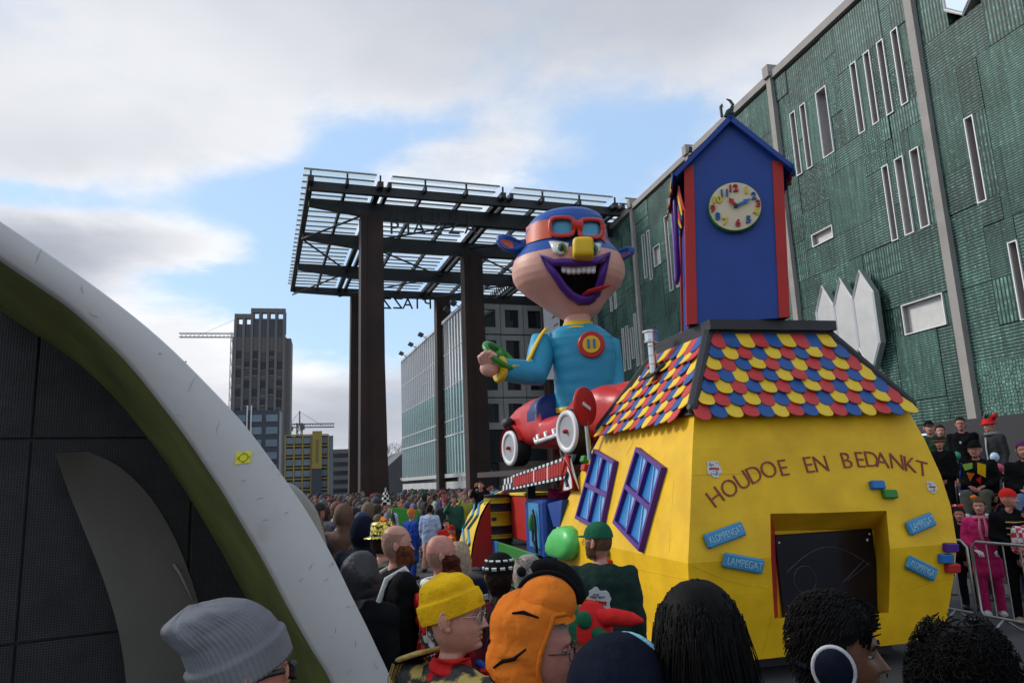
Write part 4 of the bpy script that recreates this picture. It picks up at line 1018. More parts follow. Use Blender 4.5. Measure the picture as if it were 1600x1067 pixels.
a, b_ = onx(820, 866, -1.7), onx(845, 781, -1.7); w = abs(a.y-b_.y); yc = (a.y+b_.y)/2; zc = (b_.z+.8)/2
MB().rbox((-1.42, yc, zc), (.5, w, b_.z-.8), .05).build('cabinet', m_blu, pu)
MB().rbox((-1.68, yc-.06, zc+.05), (.02, w*.55, (b_.z-.8)*.78), .008).build('panel', m_sky, pu)
P = onx(832, 815, -1.74)
MB().tube([P+Vector((0, .02, .12)), P+Vector((-.02, 0, 0)), P+Vector((0, .03, -.14))], [.04, .06, .055], 8).build('nozzle', m_gre, pu)
MB().tube([P+Vector((0, 0, -.14)), P+Vector((0, .03, -.3)), P+Vector((0, -.1, -.42)), P+Vector((0, -.2, -.5)), P+Vector((0, -.16, -.1)), P+Vector((0, -.12, .1)), P+Vector((0, -.05, .2))], .022, 6).build('hose', m_drk, pu)
ob = root('orange_brick_stack', 'stack of orange toy bricks beside the fuel pump', 'toy bricks', HF.m)
for i, (px, py) in enumerate(((858, 795), (859, 812), (861, 829), (853, 846), (853, 862))):
    P = onx(px, py, -1.35); MB().rbox((-1.25, P.y, P.z), (.34, .3, .175), .02).build('brick', m_ora if i < 3 else m_red, ob)
dbk = root('dark_blue_block', 'tapered dark blue block hanging beside the house above the green sack', 'block', HF.m)
pts = [onx(866, 786, -1.5), onx(890, 780, -1.5), onx(886, 822, -1.5), onx(876, 822, -1.5)]
MB().prism([(p.y, p.z) for p in pts], -1.62, -1.1, ax='x').build('body', m_blu, dbk)
gs = root('green_sack', 'bright green faceted sack hanging against the yellow house', 'sack', HF.m)
pts = [onx(868, 820, -1.75), onx(891, 826, -1.75), onx(893, 870, -1.75), onx(880, 874, -1.75), onx(858, 868, -1.75), onx(853, 855, -1.75)]
c = sum(pts, Vector())/6; b = MB()
frt = [p+(c-p)*.22+Vector((-.10, 0, 0)) for p in pts]; bk = [p+Vector((.25, 0, 0)) for p in pts]
b.add(pts+frt+bk, [tuple(range(6, 12)), tuple(range(17, 11, -1))]+[(i, (i+1) % 6, (i+1) % 6+6, i+6) for i in range(6)]+[(i+12, (i+1) % 6+12, (i+1) % 6, i) for i in range(6)])
b.v = [tuple(c+(Vector(v)-c)*1.16) for v in b.v]; o_ = b.build('body', m_lgr, gs); _q = _bm.new(); _q.from_mesh(o_.data); _bm.ops.remove_doubles(_q, verts=_q.verts, dist=1e-4); [setattr(f_, 'smooth', True) for f_ in _q.faces]; _q.to_mesh(o_.data); _q.free(); sb_ = o_.modifiers.new('soft', 'SUBSURF'); sb_.levels = sb_.render_levels = 1

# ---------------------------------------------------------------- red racing car
pa, pb = PD(800, 700, 14), PD(890, 675, 12); az = math.atan2(pa.x-pb.x, pa.y-pb.y)
CF = Frame((pb.x, pb.y, 2.33), az)
MB().box((.62, 1.5, -.09), (1.75, 3.9, .1)).build('car_platform', m_brn, dk, HF.m.inverted() @ CF.m)
car = root('racing_car', 'red toy racing car with white rimmed wheels on the float platform', 'toy car', CF.m)
m_cred = paint('car_red', (.52, .035, .035), rough=.36, var=.09, bump=.35, bs=6, detail=5); m_crim = M('wheel_white', (.68, .67, .67), .45, var=.05); m_cdisc = M('wheel_grey', (.33, .33, .35), .4, var=.08); m_tyre = M('tyre_black', (.014, .014, .015), .6)
secs = [(-1.35, .34, .40, .98), (-1.1, .46, .36, 1.10), (-.6, .58, .32, 1.22), (-.1, .64, .30, 1.16), (.3, .66, .28, .94), (.7, .67, .28, .88), (1.02, .68, .28, .88), (1.1, .68, .30, 1.30), (1.7, .66, .32, 1.28), (2.2, .61, .36, 1.22), (2.6, .52, .42, 1.14), (2.85, .40, .48, 1.04), (2.98, .24, .58, .90)]
cxx = .62; rows = []; NS = 72; NR = 44
for k_ in range(NS+1):
    y = secs[0][0]+(secs[-1][0]-secs[0][0])*k_/NS
    for a_, b_ in zip(secs, secs[1:]):
        if a_[0] <= y <= b_[0]:
            t = (y-a_[0])/(b_[0]-a_[0]); t = t*t*(3-2*t)*.6+t*.4; hw, z0, z1 = [a_[q]+(b_[q]-a_[q])*t for q in (1, 2, 3)]; break
    ring = []
    for i in range(NR):
        t = 2*math.pi*i/NR; cx_, sx_ = math.cos(t), math.sin(t); ex = .66
        ring.append((cxx+hw*abs(cx_)**ex*(1 if cx_ > 0 else -1), y, (z0+z1)/2+(z1-z0)/2*abs(sx_)**ex*(1 if sx_ > 0 else -1)))
    rows.append(ring)
b = MB().sheet(rows[::-1], closed=True); b.add(rows[0]+rows[-1], [tuple(range(NR)), tuple(range(2*NR-1, NR-1, -1))], 0, True)
for q, f_ in enumerate(b.f):
    y = sum(b.v[k_][1] for k_ in f_)/len(f_); z = sum(b.v[k_][2] for k_ in f_)/len(f_)
    if .93 < y < 1.5 and z > .84 and ((y-.98)/.50)**2+((z-.84)/.50)**2 < 1: b.mi[q] = 1
b.build('body', [m_cred, paint('cockpit_blue', (.012, .025, .13))], car)
MB().ell((cxx+.05, -.85, .74), (.50, .95, .50), 20, 12).build('tail', m_cred, car)
def wheel(x, y, z, r, s):
    Ry = Matrix.Rotation(rad(-90), 3, 'Y')
    w = MB().lathe([(r*.78, -.15), (r*.96, -.14), (r, -.09), (r, .09), (r*.96, .13)], 32, c=(x+.1, y, z), R=Ry).build('wheel', m_tyre, car)
    MB().lathe([(r*.70, .0), (r*.72, .05), (r*.93, .05), (r*.96, .0)], 32, c=(x-.02, y, z), R=Ry, caps=False).build('rim', m_crim, w)
    MB().lathe([(r*.73, .0), (r*.73, .02)], 32, c=(x-.03, y, z), R=Ry).build('disc', m_cdisc, w)
    MB().lathe([(r*.10, 0), (r*.10, .05), (r*.03, .08)], 12, c=(x-.05, y, z), R=Ry).build('hub', m_red, w)
R0 = .37
f1 = CF.onX(800, 700, -.05); f2 = CF.onX(890, 674, -.05)
for x in (-.05, 1.2):
    wheel(x, f1.y, f1.z, .345, 1); wheel(x, f2.y, f2.z, .365, 1)
for x in (.02, 1.2):
    fr = []
    for i in range(9):
        t = rad(-15+175*i/8); fr.append([(x-.12, f1.y+.44*math.cos(t), f1.z+.44*math.sin(t)), (x+.22, f1.y+.46*math.cos(t), f1.z+.46*math.sin(t))])
    MB().sheet(fr).sheet([[(a_[0], a_[1], a_[2]-.03) for a_ in r][::-1] for r in fr]).build('fender', m_cred, car)
hl = CF.onX(793, 661, -.08)
for x in (-.08, 1.3): 
    h = MB().ell((x, hl.y-.02, hl.z), (.11, .15, .11), 14, 10).build('headlamp', m_tyre, car)
    MB().ell((x, hl.y+.09, hl.z), (.085, .05, .085), 12, 8).build('lens', M('lamp_lens', (.3, .3, .1), .15), h)
e0, e1 = CF.onX(838, 691, -.05), CF.onX(880, 677, -.05)
ex = MB().tube([e0+Vector((0, .04, .08)), e0, e0.lerp(e1, .5), e1], .042, 8)
for k in (.12, .42, .72):
    p = e0.lerp(e1, k); ex.tube([p+Vector((.0, 0, 0)), p+Vector((-.02, .01, .09)), p+Vector((.12, .02, .12))], .045, 8)
ex.build('exhaust', M('exhaust_white', (.62, .60, .60), .4, .3), car)
ns = root('no_entry_sign', 'round red no entry sign with short white bar beside the racing car', 'road sign', CF.m)
P = CF.onX(912, 635, -.42)
Rsg = Matrix.Rotation(rad(-35), 3, 'Z') @ Matrix.Rotation(rad(90), 3, 'X')
Rsg = basis((0.55, 0.83, 0), (0, 0, 1)) @ Matrix.Rotation(rad(90), 3, 'X')
Rsg = basis((.89, .45, 0), (0, 0, 1)) @ Matrix.Rotation(rad(90), 3, 'X')
MB().lathe([(.285, 0), (.29, .025), (.28, .045)], 32, c=P, R=Rsg).build('disc', m_red, ns)
bx = MB().box((0, 0, 0), (.20, .02, .05)).build('bar', m_white, ns, Matrix.Translation(P+(Rsg @ Vector((0, 0, .05)))) @ (basis((.89, .45, 0), (0, 0, 1)) @ Matrix.Rotation(rad(22), 3, 'Y')).to_4x4())
MB().tube([P+Vector((.03, 0, -.22)), Vector((P.x+.05, P.y, .02))], .035, 8).build('post', m_galv, ns)

# ---------------------------------------------------------------- cartoon driver
Pd = PD(905, 645, 13.3); DF = Frame((Pd.x, Pd.y, 2.9), math.atan2(Pd.x, Pd.y))
drv = root('cartoon_driver', 'giant grinning racing driver figure in blue with red goggles and yellow nose', 'parade figure', DF.m)
m_skin = paint('figure_skin', (.62, .32, .25), rough=.45, var=.07, bump=.35, bs=6, detail=5); m_cap = paint('cap_blue', (.018, .075, .30), rough=.38); m_gog = paint('goggle_red', (.46, .03, .025), rough=.3); m_strap = paint('strap_orange', (.55, .10, .04))
m_lens = paint('lens_blue', (.07, .28, .42), rough=.15, bump=0); m_lip = paint('lip_purple', (.075, .02, .19), rough=.3); m_teal = paint('suit_teal', (.03, .29, .46), rough=.45, bump=.5, bs=6, detail=5); m_tooth = M('tooth', (.66, .64, .58), .3); m_mouth = M('mouth_black', (.006, .006, .007), .6)
m_eye = M('eye_white', (.62, .60, .55), .2); m_iris = M('iris_green', (.02, .16, .06), .2); m_ye2 = paint('nose_yellow', (.70, .45, .015), rough=.35)
def dl(px, py, y=0.0): return DF.onY(px, py, y)
prof = [(330, 872, 902), (334, 848, 926), (341, 834, 938), (350, 826, 944), (362, 821, 948), (374, 820, 950), (385, 818, 953), (395, 810, 962), (406, 803, 971), (416, 800.5, 975), (426, 800, 977), (436, 802, 976.5), (446, 808, 973), (455, 818, 966), (464, 830, 956), (473, 842, 948), (482, 854, 942), (490, 865, 936), (497, 877, 927), (501, 888, 920)]
lev = [(dl((a+b)/2, y).z, dl(a, y).x, dl(b, y).x) for y, a, b in prof]
def at(z):
    if z >= lev[0][0]: return lev[0][1:]
    for (z0, a0, b0), (z1, a1, b1) in zip(lev, lev[1:]):
        if z1 <= z <= z0: t = (z0-z)/(z0-z1); return a0+(a1-a0)*t, b0+(b1-b0)*t
    return lev[-1][1:]
ZC_, ZT_, ZB_ = lev[5][0], lev[0][0]+.03, lev[-1][0]
def dep(z): a, b = at(z); return (b-a)/2*.80
def surf(x, z):
    a, b = at(z); c = (a+b)/2; w = (b-a)/2; u = max(-.999, min(.999, (x-c)/w)); return -dep(z)*math.sqrt(1-u*u)
mouth_px = [(850, 404), (866, 412), (878, 411), (895, 412), (912, 411), (928, 410), (946, 403), (941, 420), (936, 440), (931, 458), (920, 465), (905, 466), (893, 460), (882, 447), (872, 432), (862, 418)]
mpoly = [(dl(x, y, -.85).x, dl(x, y, -.85).z) for x, y in mouth_px]
def inside(x, z, poly):
    r = False; n = len(poly)
    for i in range(n):
        x0, z0 = poly[i]; x1, z1 = poly[i-1]
        if (z0 > z) != (z1 > z) and x < (x1-x0)*(z-z0)/(z1-z0)+x0: r = not r
    return r
rows = []; NU, NV = 120, 96
for i in range(NV+1):
    z = ZB_+(ZT_-ZB_)*i/NV; a, b = at(min(z, lev[0][0])); c = (a+b)/2; w = (b-a)/2; d = dep(min(z, lev[0][0]))
    row = []
    for j in range(NU):
        t = 2*math.pi*j/NU; x = c+w*math.cos(t); y = d*math.sin(t)
        if y < 0 and inside(x, z, mpoly): y += .42*min(1, .6-y)
        row.append((x, y, z))
    rows.append(row)
hd = MB().sheet(rows, 0, True, True); hd.add(rows[0]+rows[-1], [tuple(range(NU-1, -1, -1)), tuple(range(NU, 2*NU))], 0, True)
zc = [sum(hd.v[k][2] for k in f)/len(f) for f in hd.f]
for q, f in enumerate(hd.f):
    cx_ = sum(hd.v[k][0] for k in f)/len(f); cy_ = sum(hd.v[k][1] for k in f)/len(f); z = zc[q]
    if cy_ < .3 and inside(cx_, z, mpoly): hd.mi[q] = 1
    # cap covers the top; its edge dips over the brow
    brow = dl(888, 383, -.8).z-.02+.16*((cx_-.05)/.8)**2*0-.02
    if z > brow+(.0 if cy_ < 0 else -.35*min(1, cy_/.6)): hd.mi[q] = 2
hd.build('head', [m_skin, m_mouth, m_cap], drv)
def on_head(px, py, off=0.0):
    y = -.8
    for _ in range(6): P = dl(px, py, y); y = surf(P.x, P.z)-off
    return dl(px, py, y)
lp = [(845, 399), (864, 411), (880, 410), (897, 411), (913, 410), (930, 409), (951, 397), (943, 420), (938, 441), (932, 459), (920, 467), (905, 468), (892, 461), (880, 448), (870, 433), (859, 417)]
MB().tube([on_head(x, y, .03) for x, y in lp], [.06, .075, .075, .075, .075, .075, .06, .075, .075, .08, .09, .09, .085, .08, .075, .075], 10, closed=True).build('lips', m_lip, drv)
for i in range(7):
    P = on_head(881+i*7.6, 419+1.0*math.sin(i*1.3)+(1.5 if i in (2, 3, 4) else 0), -.05)
    MB().rbox(P+Vector((0, 0, -.01)), (.088, .10, .165+.02*(i % 2)), .022).build('tooth', m_tooth, drv)
t0, t1, t2, t3 = on_head(910, 463, -.05), on_head(922, 455, .12), on_head(940, 450, .26), on_head(953, 446, .33)
MB().tube([t0, t1, t2, t3], [.05, .075, .07, .025], 10, flat=.5).build('tongue', m_red, drv)
# eyes
for pts, ic in ((((857, 377), (866, 376), (877, 377), (889, 379), (888, 390), (882, 398), (874, 400), (864, 394)), (878, 388)), (((925, 380), (933, 378), (940, 380), (939, 390), (934, 398), (928, 399), (922, 392)), (927, 389))):
    cpt = Vector((sum(p[0] for p in pts)/len(pts), sum(p[1] for p in pts)/len(pts), 0)); b = MB(); ring = []; rows = []
    for k, off in ((1.0, -.03), (.96, .05), (.7, .09), (.3, .105)):
        rows.append([on_head(cpt.x+(x-cpt.x)*k, cpt.y+(y-cpt.y)*k, off) for x, y in pts][::-1])
    b.sheet(rows, 0, True, True); b.add(rows[-1], [tuple(range(len(pts)))], 0, True); ey = b.build('eye', m_eye, drv)
    P = on_head(*ic, .085); MB().ell(P, (.085, .035, .10), 16, 10).build('iris', m_iris, ey)
    MB().ell(P+Vector((.0, -.025, 0)), (.045, .02, .055), 12, 8).build('pupil', m_mouth, ey)
P = on_head(911, 390, .18); sq = lambda v: Vector([math.copysign(abs(c_/h_)**.42*h_, c_) for c_, h_ in zip(v, (.185, .23, .185))])
MB().ell(P, (.185, .23, .185), 40, 24, R=Matrix.Rotation(rad(3), 3, 'Y'), fn=sq).build('nose', m_ye2, drv)
# goggles
def loop(c, w, h, n=16, e=.6): return [(c[0]+w*abs(math.cos(t))**e*math.copysign(1, math.cos(t)), c[1]+h*abs(math.sin(t))**e*math.copysign(1, math.sin(t))) for t in [2*math.pi*k/n for k in range(n)]]
gg = None
for c, w, h in (((878, 354), 17.5, 12.5), ((923, 357), 17, 12.5)):
    P = on_head(c[0], c[1], .14)
    outer = loop(c, w+4.5, h+5); inner = loop(c, w-1.5, h-1.5)
    rows = [[on_head(x, y, -.02) for x, y in outer], [on_head(x, y, .13) for x, y in outer], [on_head(c[0]+(x-c[0])*.94, c[1]+(y-c[1])*.94, .17) for x, y in outer], [on_head(x, y, .16) for x, y in inner], [on_head(x, y, .08) for x, y in inner]]
    g_ = MB().sheet(rows, 0, True, True).build('goggles', m_gog, drv)
    rows = [[on_head(c[0]+(x-c[0])*k, c[1]+(y-c[1])*k, .09+.02*(1-k)) for x, y in inner] for k in (1.02, .6, .15)]
    b = MB().sheet(rows, 0, True, True); b.add(rows[-1], [tuple(range(16))], 0, True); b.build('lens', m_lens, g_)
MB().tube([on_head(894, 352, .11), on_head(901, 353, .12), on_head(908, 354, .11)], [.12, .10, .12], 10).build('goggle_bridge', m_gog, drv)
st = []
for px_, y0, y1 in ((862, 343, 371), (850, 344, 373), (838, 347, 376), (828, 351, 379), (822, 356, 382)):
    st.append([on_head(px_, y0, .03), on_head(px_, y1, .03)])
MB().sheet(st).build('strap', m_strap, drv)
st = [[on_head(px_, y0, .03), on_head(px_, y1, .03)] for px_, y0, y1 in ((938, 346, 373), (943, 348, 376), (947, 352, 380))]
MB().sheet(st).build('strap', m_strap, drv)
# ears
for pts, inn in (([(824, 377), (810, 376), (798, 369), (786, 367), (777, 371), (776, 379), (785, 388), (798, 394), (812, 393), (826, 388)], [(800, 379), (793, 375), (784, 374), (781, 378), (785, 385), (794, 389), (803, 387)]),
                 ([(952, 400), (962, 394), (973, 389), (984, 386), (991, 389), (990, 396), (980, 402), (968, 408), (956, 410)], [(966, 402), (974, 397), (983, 394), (986, 396), (978, 401), (969, 405)])):
    w3 = [dl(x, y, -.15) for x, y in pts]; e_ = MB(); cen = sum(w3, Vector())/len(w3); n = len(w3)
    rows = [[v+Vector((0, .12, 0)) for v in w3], [v+(v-cen)*.06+Vector((0, .03, 0)) for v in w3], [v+Vector((0, -.06, 0)) for v in w3], [v+(cen-v)*.25+Vector((0, -.09, 0)) for v in w3], [v+(cen-v)*.6+Vector((0, -.03, 0)) for v in w3]]
    e_.sheet(rows, 0, True, True); e_.add(rows[0]+rows[-1], [tuple(range(n)), tuple(range(2*n-1, n-1, -1))], 0, True); eo = e_.build('ear', m_cap, drv)
    i3 = [dl(x, y, -.235) for x, y in inn]; ci = sum(i3, Vector())/len(i3)
    rows = [i3, [v+(ci-v)*.5+Vector((0, .02, 0)) for v in i3]]; b = MB().sheet(rows, 0, True, True); b.add(rows[-1], [tuple(range(len(i3)))]); b.build('ear_inside', m_strap, eo)
# neck, collar, torso, arms
def ring(z, x0, x1, d, n=48, e=.8, yo=0): c, w = (x0+x1)/2, (x1-x0)/2; return [(c+w*abs(math.cos(t))**e*math.copysign(1, math.cos(t)), yo+d*abs(math.sin(t))**e*math.copysign(1, math.sin(t)), z) for t in [2*math.pi*k/n for k in range(n)]]
nk = [ring(dl(900, y).z, dl(a, y).x, dl(b, y).x, .26) for y, a, b in ((512, 880, 924), (503, 881, 923), (494, 882, 924), (485, 878, 928))]
MB().sheet(nk, 0, True, True).build('neck', m_skin, drv)
nk = [ring(dl(900, y).z, dl(a, y).x, dl(b, y).x, d) for y, a, b, d in ((518, 868, 933, .40), (512, 878, 928, .33), (506, 880, 926, .30), (506, 885, 920, .25))]
MB().sheet(nk, 0, True, True).build('collar', m_ye2, drv)
tr_ = [ring(dl(900, y).z, dl(a, y).x, dl(b, y).x, d) for y, a, b, d in ((645, 867, 950, .42), (630, 867, 955, .44), (600, 866, 960, .46), (570, 864, 962, .48), (548, 860, 962, .48), (532, 852, 958, .46), (522, 855, 948, .42), (514, 868, 938, .36), (509, 882, 924, .28))]
tr2 = []
for q in range(len(tr_)-1):
    for k_ in range(10):
        u = k_/10; z_ = q+u
        tr2.append([tuple(Vector(p0).lerp(Vector(p1), u)+Vector((p0[0]-.1, p0[1], 0))*(.010*math.sin(z_*9+1.2*math.sin(p0[0]*3+q))*(.5+.5*math.sin(p0[0]*4+z_)))) for p0, p1 in zip(tr_[q], tr_[q+1])])
tr2.append(tr_[-1]); b = MB().sheet(tr2, 0, True, True); b.build('torso', m_teal, drv)
bt = [ring(dl(900, y).z, dl(a, y).x, dl(b, y).x, d) for y, a, b, d in ((646, 866, 952, .435), (638, 866, 954, .445), (637, 868, 952, .42))]
MB().sheet(bt, 0, True, True).build('waistband', m_ye2, drv)
sh, el, wr = dl(850, 537, -.05), dl(838, 584, -.35), dl(781, 577, -.75)
arm = [sh+Vector((.12, .02, .0)), sh+Vector((-.02, 0, -.02)), sh.lerp(el, .35), sh.lerp(el, .72), el, el.lerp(wr, .3), el.lerp(wr, .65), wr]
MB().tube(arm, [.2, .27, .255, .235, .23, .225, .21, .19], 18).build('arm', m_teal, drv)
dirw = (wr-el).normalized()
MB().tube([wr-dirw*.06, wr-dirw*.03, wr+dirw*.03, wr+dirw*.05], [.20, .235, .235, .2], 18).build('cuff', m_ye2, drv)
sp = [dl(x, y, yy) for x, y, yy in ((853, 514, -.22), (845, 524, -.30), (838, 537, -.36), (829, 556, -.46), (823, 567, -.56), (815, 571, -.66), (800, 573, -.80), (784, 577, -.94))]
for i, p in enumerate([]):
    a_ = Vector((-.14, -.2, .06)) if i < 3 else Vector((-.02, -.13, .17)) if i > 3 else Vector((-.12, -.18, .1)); sp.append(p+a_*1.03)
MB().tube(sp, .055, 8, flat=.5).build('sleeve_stripe', m_ye2, drv)
sh2, el2, w2 = dl(950, 540, .1), dl(957, 585, .15), dl(962, 625, -.2)
MB().tube([sh2+Vector((-.12, 0, .06)), sh2, sh2.lerp(el2, .5), el2, w2], [.2, .24, .22, .2, .18], 16).build('arm', m_teal, drv)
MB().tube([w2, w2+Vector((0, -.08, -.12)), w2+Vector((-.02, -.2, -.2))], [.14, .15, .08], 12).build('hand', m_skin, drv)
# hand with fingers round the steering wheel
hc = wr+dirw*.2
palm = MB().ell(hc, (.17, .13, .15), 16, 10)
for k, (dx, dy, dz, ln) in enumerate(((-.08, -.06, .10, .20), (-.03, -.09, .12, .23), (.03, -.10, .12, .22), (.09, -.10, .10, .18))):
    b0 = hc+Vector((dx-.04, dy, dz)); palm.tube([hc+Vector((dx*.4, dy*.4, dz*.4)), b0, b0+Vector((-.02, -.06, ln*.42)), b0+Vector((.05, -.10, ln*.55)), b0+Vector((.10, -.08, ln*.42))], [.06, .058, .052, .046, .03], 8)
palm.tube([hc+Vector((.02, .05, .02)), hc+Vector((-.10, .06, .12)), hc+Vector((-.12, .05, .22)), hc+Vector((-.08, .0, .27))], [.065, .058, .05, .03], 8)
palm.build('hand', m_skin, drv)
m_sw = paint('wheel_green', (.03, .22, .03), rough=.35)
sw = root('steering_wheel', 'green toy steering wheel held in the hand of the cartoon driver', 'steering wheel', DF.m)
C0 = dl(781, 556, -.72); ax = Vector((.62, -.30, .62)).normalized(); u_ = ax.cross(Vector((0, 0, 1))).normalized(); v_ = u_.cross(ax)
Rw = .32
MB().tube([C0+u_*Rw*math.cos(t)+v_*Rw*math.sin(t) for t in [2*math.pi*k/28 for k in range(28)]], .055, 8, closed=True).build('rim', m_sw, sw)
for t in (.3, 2.4, 4.5): MB().tube([C0, C0+u_*Rw*math.cos(t)+v_*Rw*math.sin(t)], .04, 8).build('spoke', m_sw, sw)
MB().ell(C0, (.08, .08, .08), 12, 8).build('hub', m_sw, sw)
# number badge
P = dl(924, 538, -.53); Rb = Matrix.Rotation(rad(90), 3, 'X')
bd = MB().lathe([(.235, 0), (.24, .03), (.22, .045)], 32, c=(P.x, P.y+.03, P.z), R=Matrix.Rotation(rad(4), 3, 'X') @ Rb).build('badge', m_gog, drv)
MB().lathe([(.155, 0), (.155, .012)], 28, c=(P.x, P.y-.018, P.z), R=Rb).build('badge_face', m_ye2, bd)
me = text_mesh('11', .20, .012, False, .01); me.materials.append(m_mid); link('badge_number', me, bd, Matrix.Translation((P.x, P.y-.04, P.z)))
# ================================================================== pale arched shelter on the left
m_rim = M('shelter_white', (.49, .48, .465), .55, var=.05, vs=1.2, bump=.12, bs=18, col2=(.33, .33, .32), c2s=2.2, c2t=(.63, .80))
m_olive = M('shelter_olive', (.17, .185, .045), .6, var=.22, vs=2.5, bump=.25, bs=16, col2=(.09, .105, .03), c2s=1.6, c2t=(.45, .75))
o = PD(600, 1067, 4.0); AF = Frame((o.x, o.y, 0), rad(-30))
sh = root('arched_shelter', 'pale curved concrete shelter arch with olive underside and dark perforated wall', 'shelter', AF.m)
outer_px = [(-60, 305), (0, 345), (70, 392), (140, 441), (210, 494), (270, 546), (330, 606), (380, 660), (420, 712), (450, 754), (478, 795), (500, 832), (526, 880), (550, 930), (572, 974), (590, 1012), (615, 1067), (650, 1160), (690, 1290), (712, 1400)]
inner_px = [(-60, 360), (0, 401), (60, 442), (110, 477), (160, 522), (205, 568), (255, 630), (300, 690), (330, 735), (352, 768), (376, 808), (400, 848), (425, 892), (450, 940), (474, 984), (497, 1024), (523, 1067), (562, 1160), (600, 1290), (622, 1400)]
def dense(pts, k=3):
    out = []
    n = len(pts)
    for i in range(n-1):
        p0, p1, p2, p3 = (Vector(pts[max(0, i-1)]), Vector(pts[i]), Vector(pts[i+1]), Vector(pts[min(n-1, i+2)]))
        for j in range(k):
            t = j/k; out.append(.5*((2*p1)+(p2-p0)*t+(2*p0-5*p1+4*p2-p3)*t*t+(3*p1-p0-3*p2+p3)*t**3))
    out.append(Vector(pts[-1])); return out
OC = [AF.onY(p.x, p.y, 0) for p in dense(outer_px)]; IC = [AF.onY(p.x, p.y, 0) for p in dense(inner_px)]
OC = [Vector((p.x, 0, max(p.z, -.02))) for p in OC]; IC = [Vector((p.x, 0, max(p.z, -.02))) for p in IC]
DPT = 1.75
def off(C, y): return [v+Vector((0, y, 0)) for v in C]
n = len(OC)
rows = []
for i in range(n):
    a, b_ = IC[i], OC[i]; d = (b_-a).normalized(); ch = .014
    rows.append([a+Vector((0, .10, 0)), a+Vector((0, ch, 0)), a+d*ch, a.lerp(b_, .5)+Vector((0, -.012, 0)), b_-d*ch, b_+Vector((0, ch, 0)), b_+Vector((0, .10, 0))])
MB().sheet([r[::-1] for r in rows], 0, True).build('rim', m_rim, sh)
MB().sheet([[a+Vector((0, .10, 0)), a+Vector((0, .12, 0)), a+Vector((0, .5, 0))+(b_-a)*.04, a+Vector((0, DPT, 0))] for a, b_ in zip(IC, OC)], 0, True).build('soffit', m_olive, sh)
MB().sheet([[b_+Vector((0, .10, 0)), b_+Vector((0, DPT, 0))] for b_ in OC], 0, True).build('outer_shell', m_rim, sh)
# cracks and scuffs as thin grooves, and the yellow sticker
m_scr2 = M('scuff_dark', (.31, .31, .30), .8, var=.3)
rsc = random.Random(4)
q = MB()
for (x, y, L, a) in ((128, 452, 16, 100), (146, 492, 20, 150), (406, 778, 14, 10), (414, 812, 10, 10), (486, 885, 16, 60), (510, 905, 10, 20), (524, 985, 10, 80), (545, 1048, 10, 60), (588, 1040, 16, 120), (520, 880, 12, 40), (300, 600, 30, 60), (60, 400, 26, 70), (448, 800, 10, 30), (340, 668, 20, 80), (470, 905, 10, 45), (380, 750, 8, 20), (555, 1005, 12, 95)):
    pts = []
    for k in range(5):
        t = k/4-.5; pts.append(AF.onY(x+L*t*math.cos(rad(a))+rsc.uniform(-1, 1), y-L*t*math.sin(rad(a))+rsc.uniform(-1, 1), -.012))
    q.tube(pts, [.0004, .0011, .0016, .0011, .0004], 4)
for i in range(22):
    k = rsc.randrange(12, n-6); u = rsc.choice((rsc.uniform(.0, .10), rsc.uniform(.1, .95), rsc.uniform(.93, 1))); p = IC[k].lerp(OC[k], u)+Vector((0, -.013, 0)); s_ = rsc.uniform(.001, .0045)
    q.ell(p, (s_*rsc.uniform(.6, 2), .0022, s_), 6, 4)
q.build('scuff', m_scr2, sh)['kind'] = 'stuff'
m_stk = M('sticker_yellow', (.72, .70, .02), .4, var=.03); m_ink = M('sticker_ink', (.10, .10, .01), .6)
c4 = [AF.onY(x, y, -.016) for x, y in ((369, 707), (394, 704), (391, 722.5), (367, 725.5))]
stk = MB().add(c4+[v+Vector((0, .003, 0)) for v in c4], [(0, 1, 2, 3), (7, 6, 5, 4), (0, 4, 5, 1), (1, 5, 6, 2), (2, 6, 7, 3), (3, 7, 4, 0)]).build('sticker', m_stk, sh)
cs = sum(c4, Vector())/4; ux = (c4[1]-c4[0])/2; uz = (c4[0]-c4[3])/2
q = MB(); q.tube([cs+ux*.56*math.cos(t)+uz*.66*math.sin(t)+Vector((0, -.003, 0)) for t in [2*math.pi*k/20 for k in range(20)]], .0014, 4, closed=True)
for a in (0, 90, 180, 270):
    for da in (-9, 9): t = rad(a+da); q.tube([cs+ux*.62*math.cos(t)+uz*.75*math.sin(t)+Vector((0, -.003, 0)), cs+ux*.86*math.cos(t)+uz*.95*math.sin(t)+Vector((0, -.003, 0))], .0012, 4)
q.build('sticker_sun', m_ink, stk)
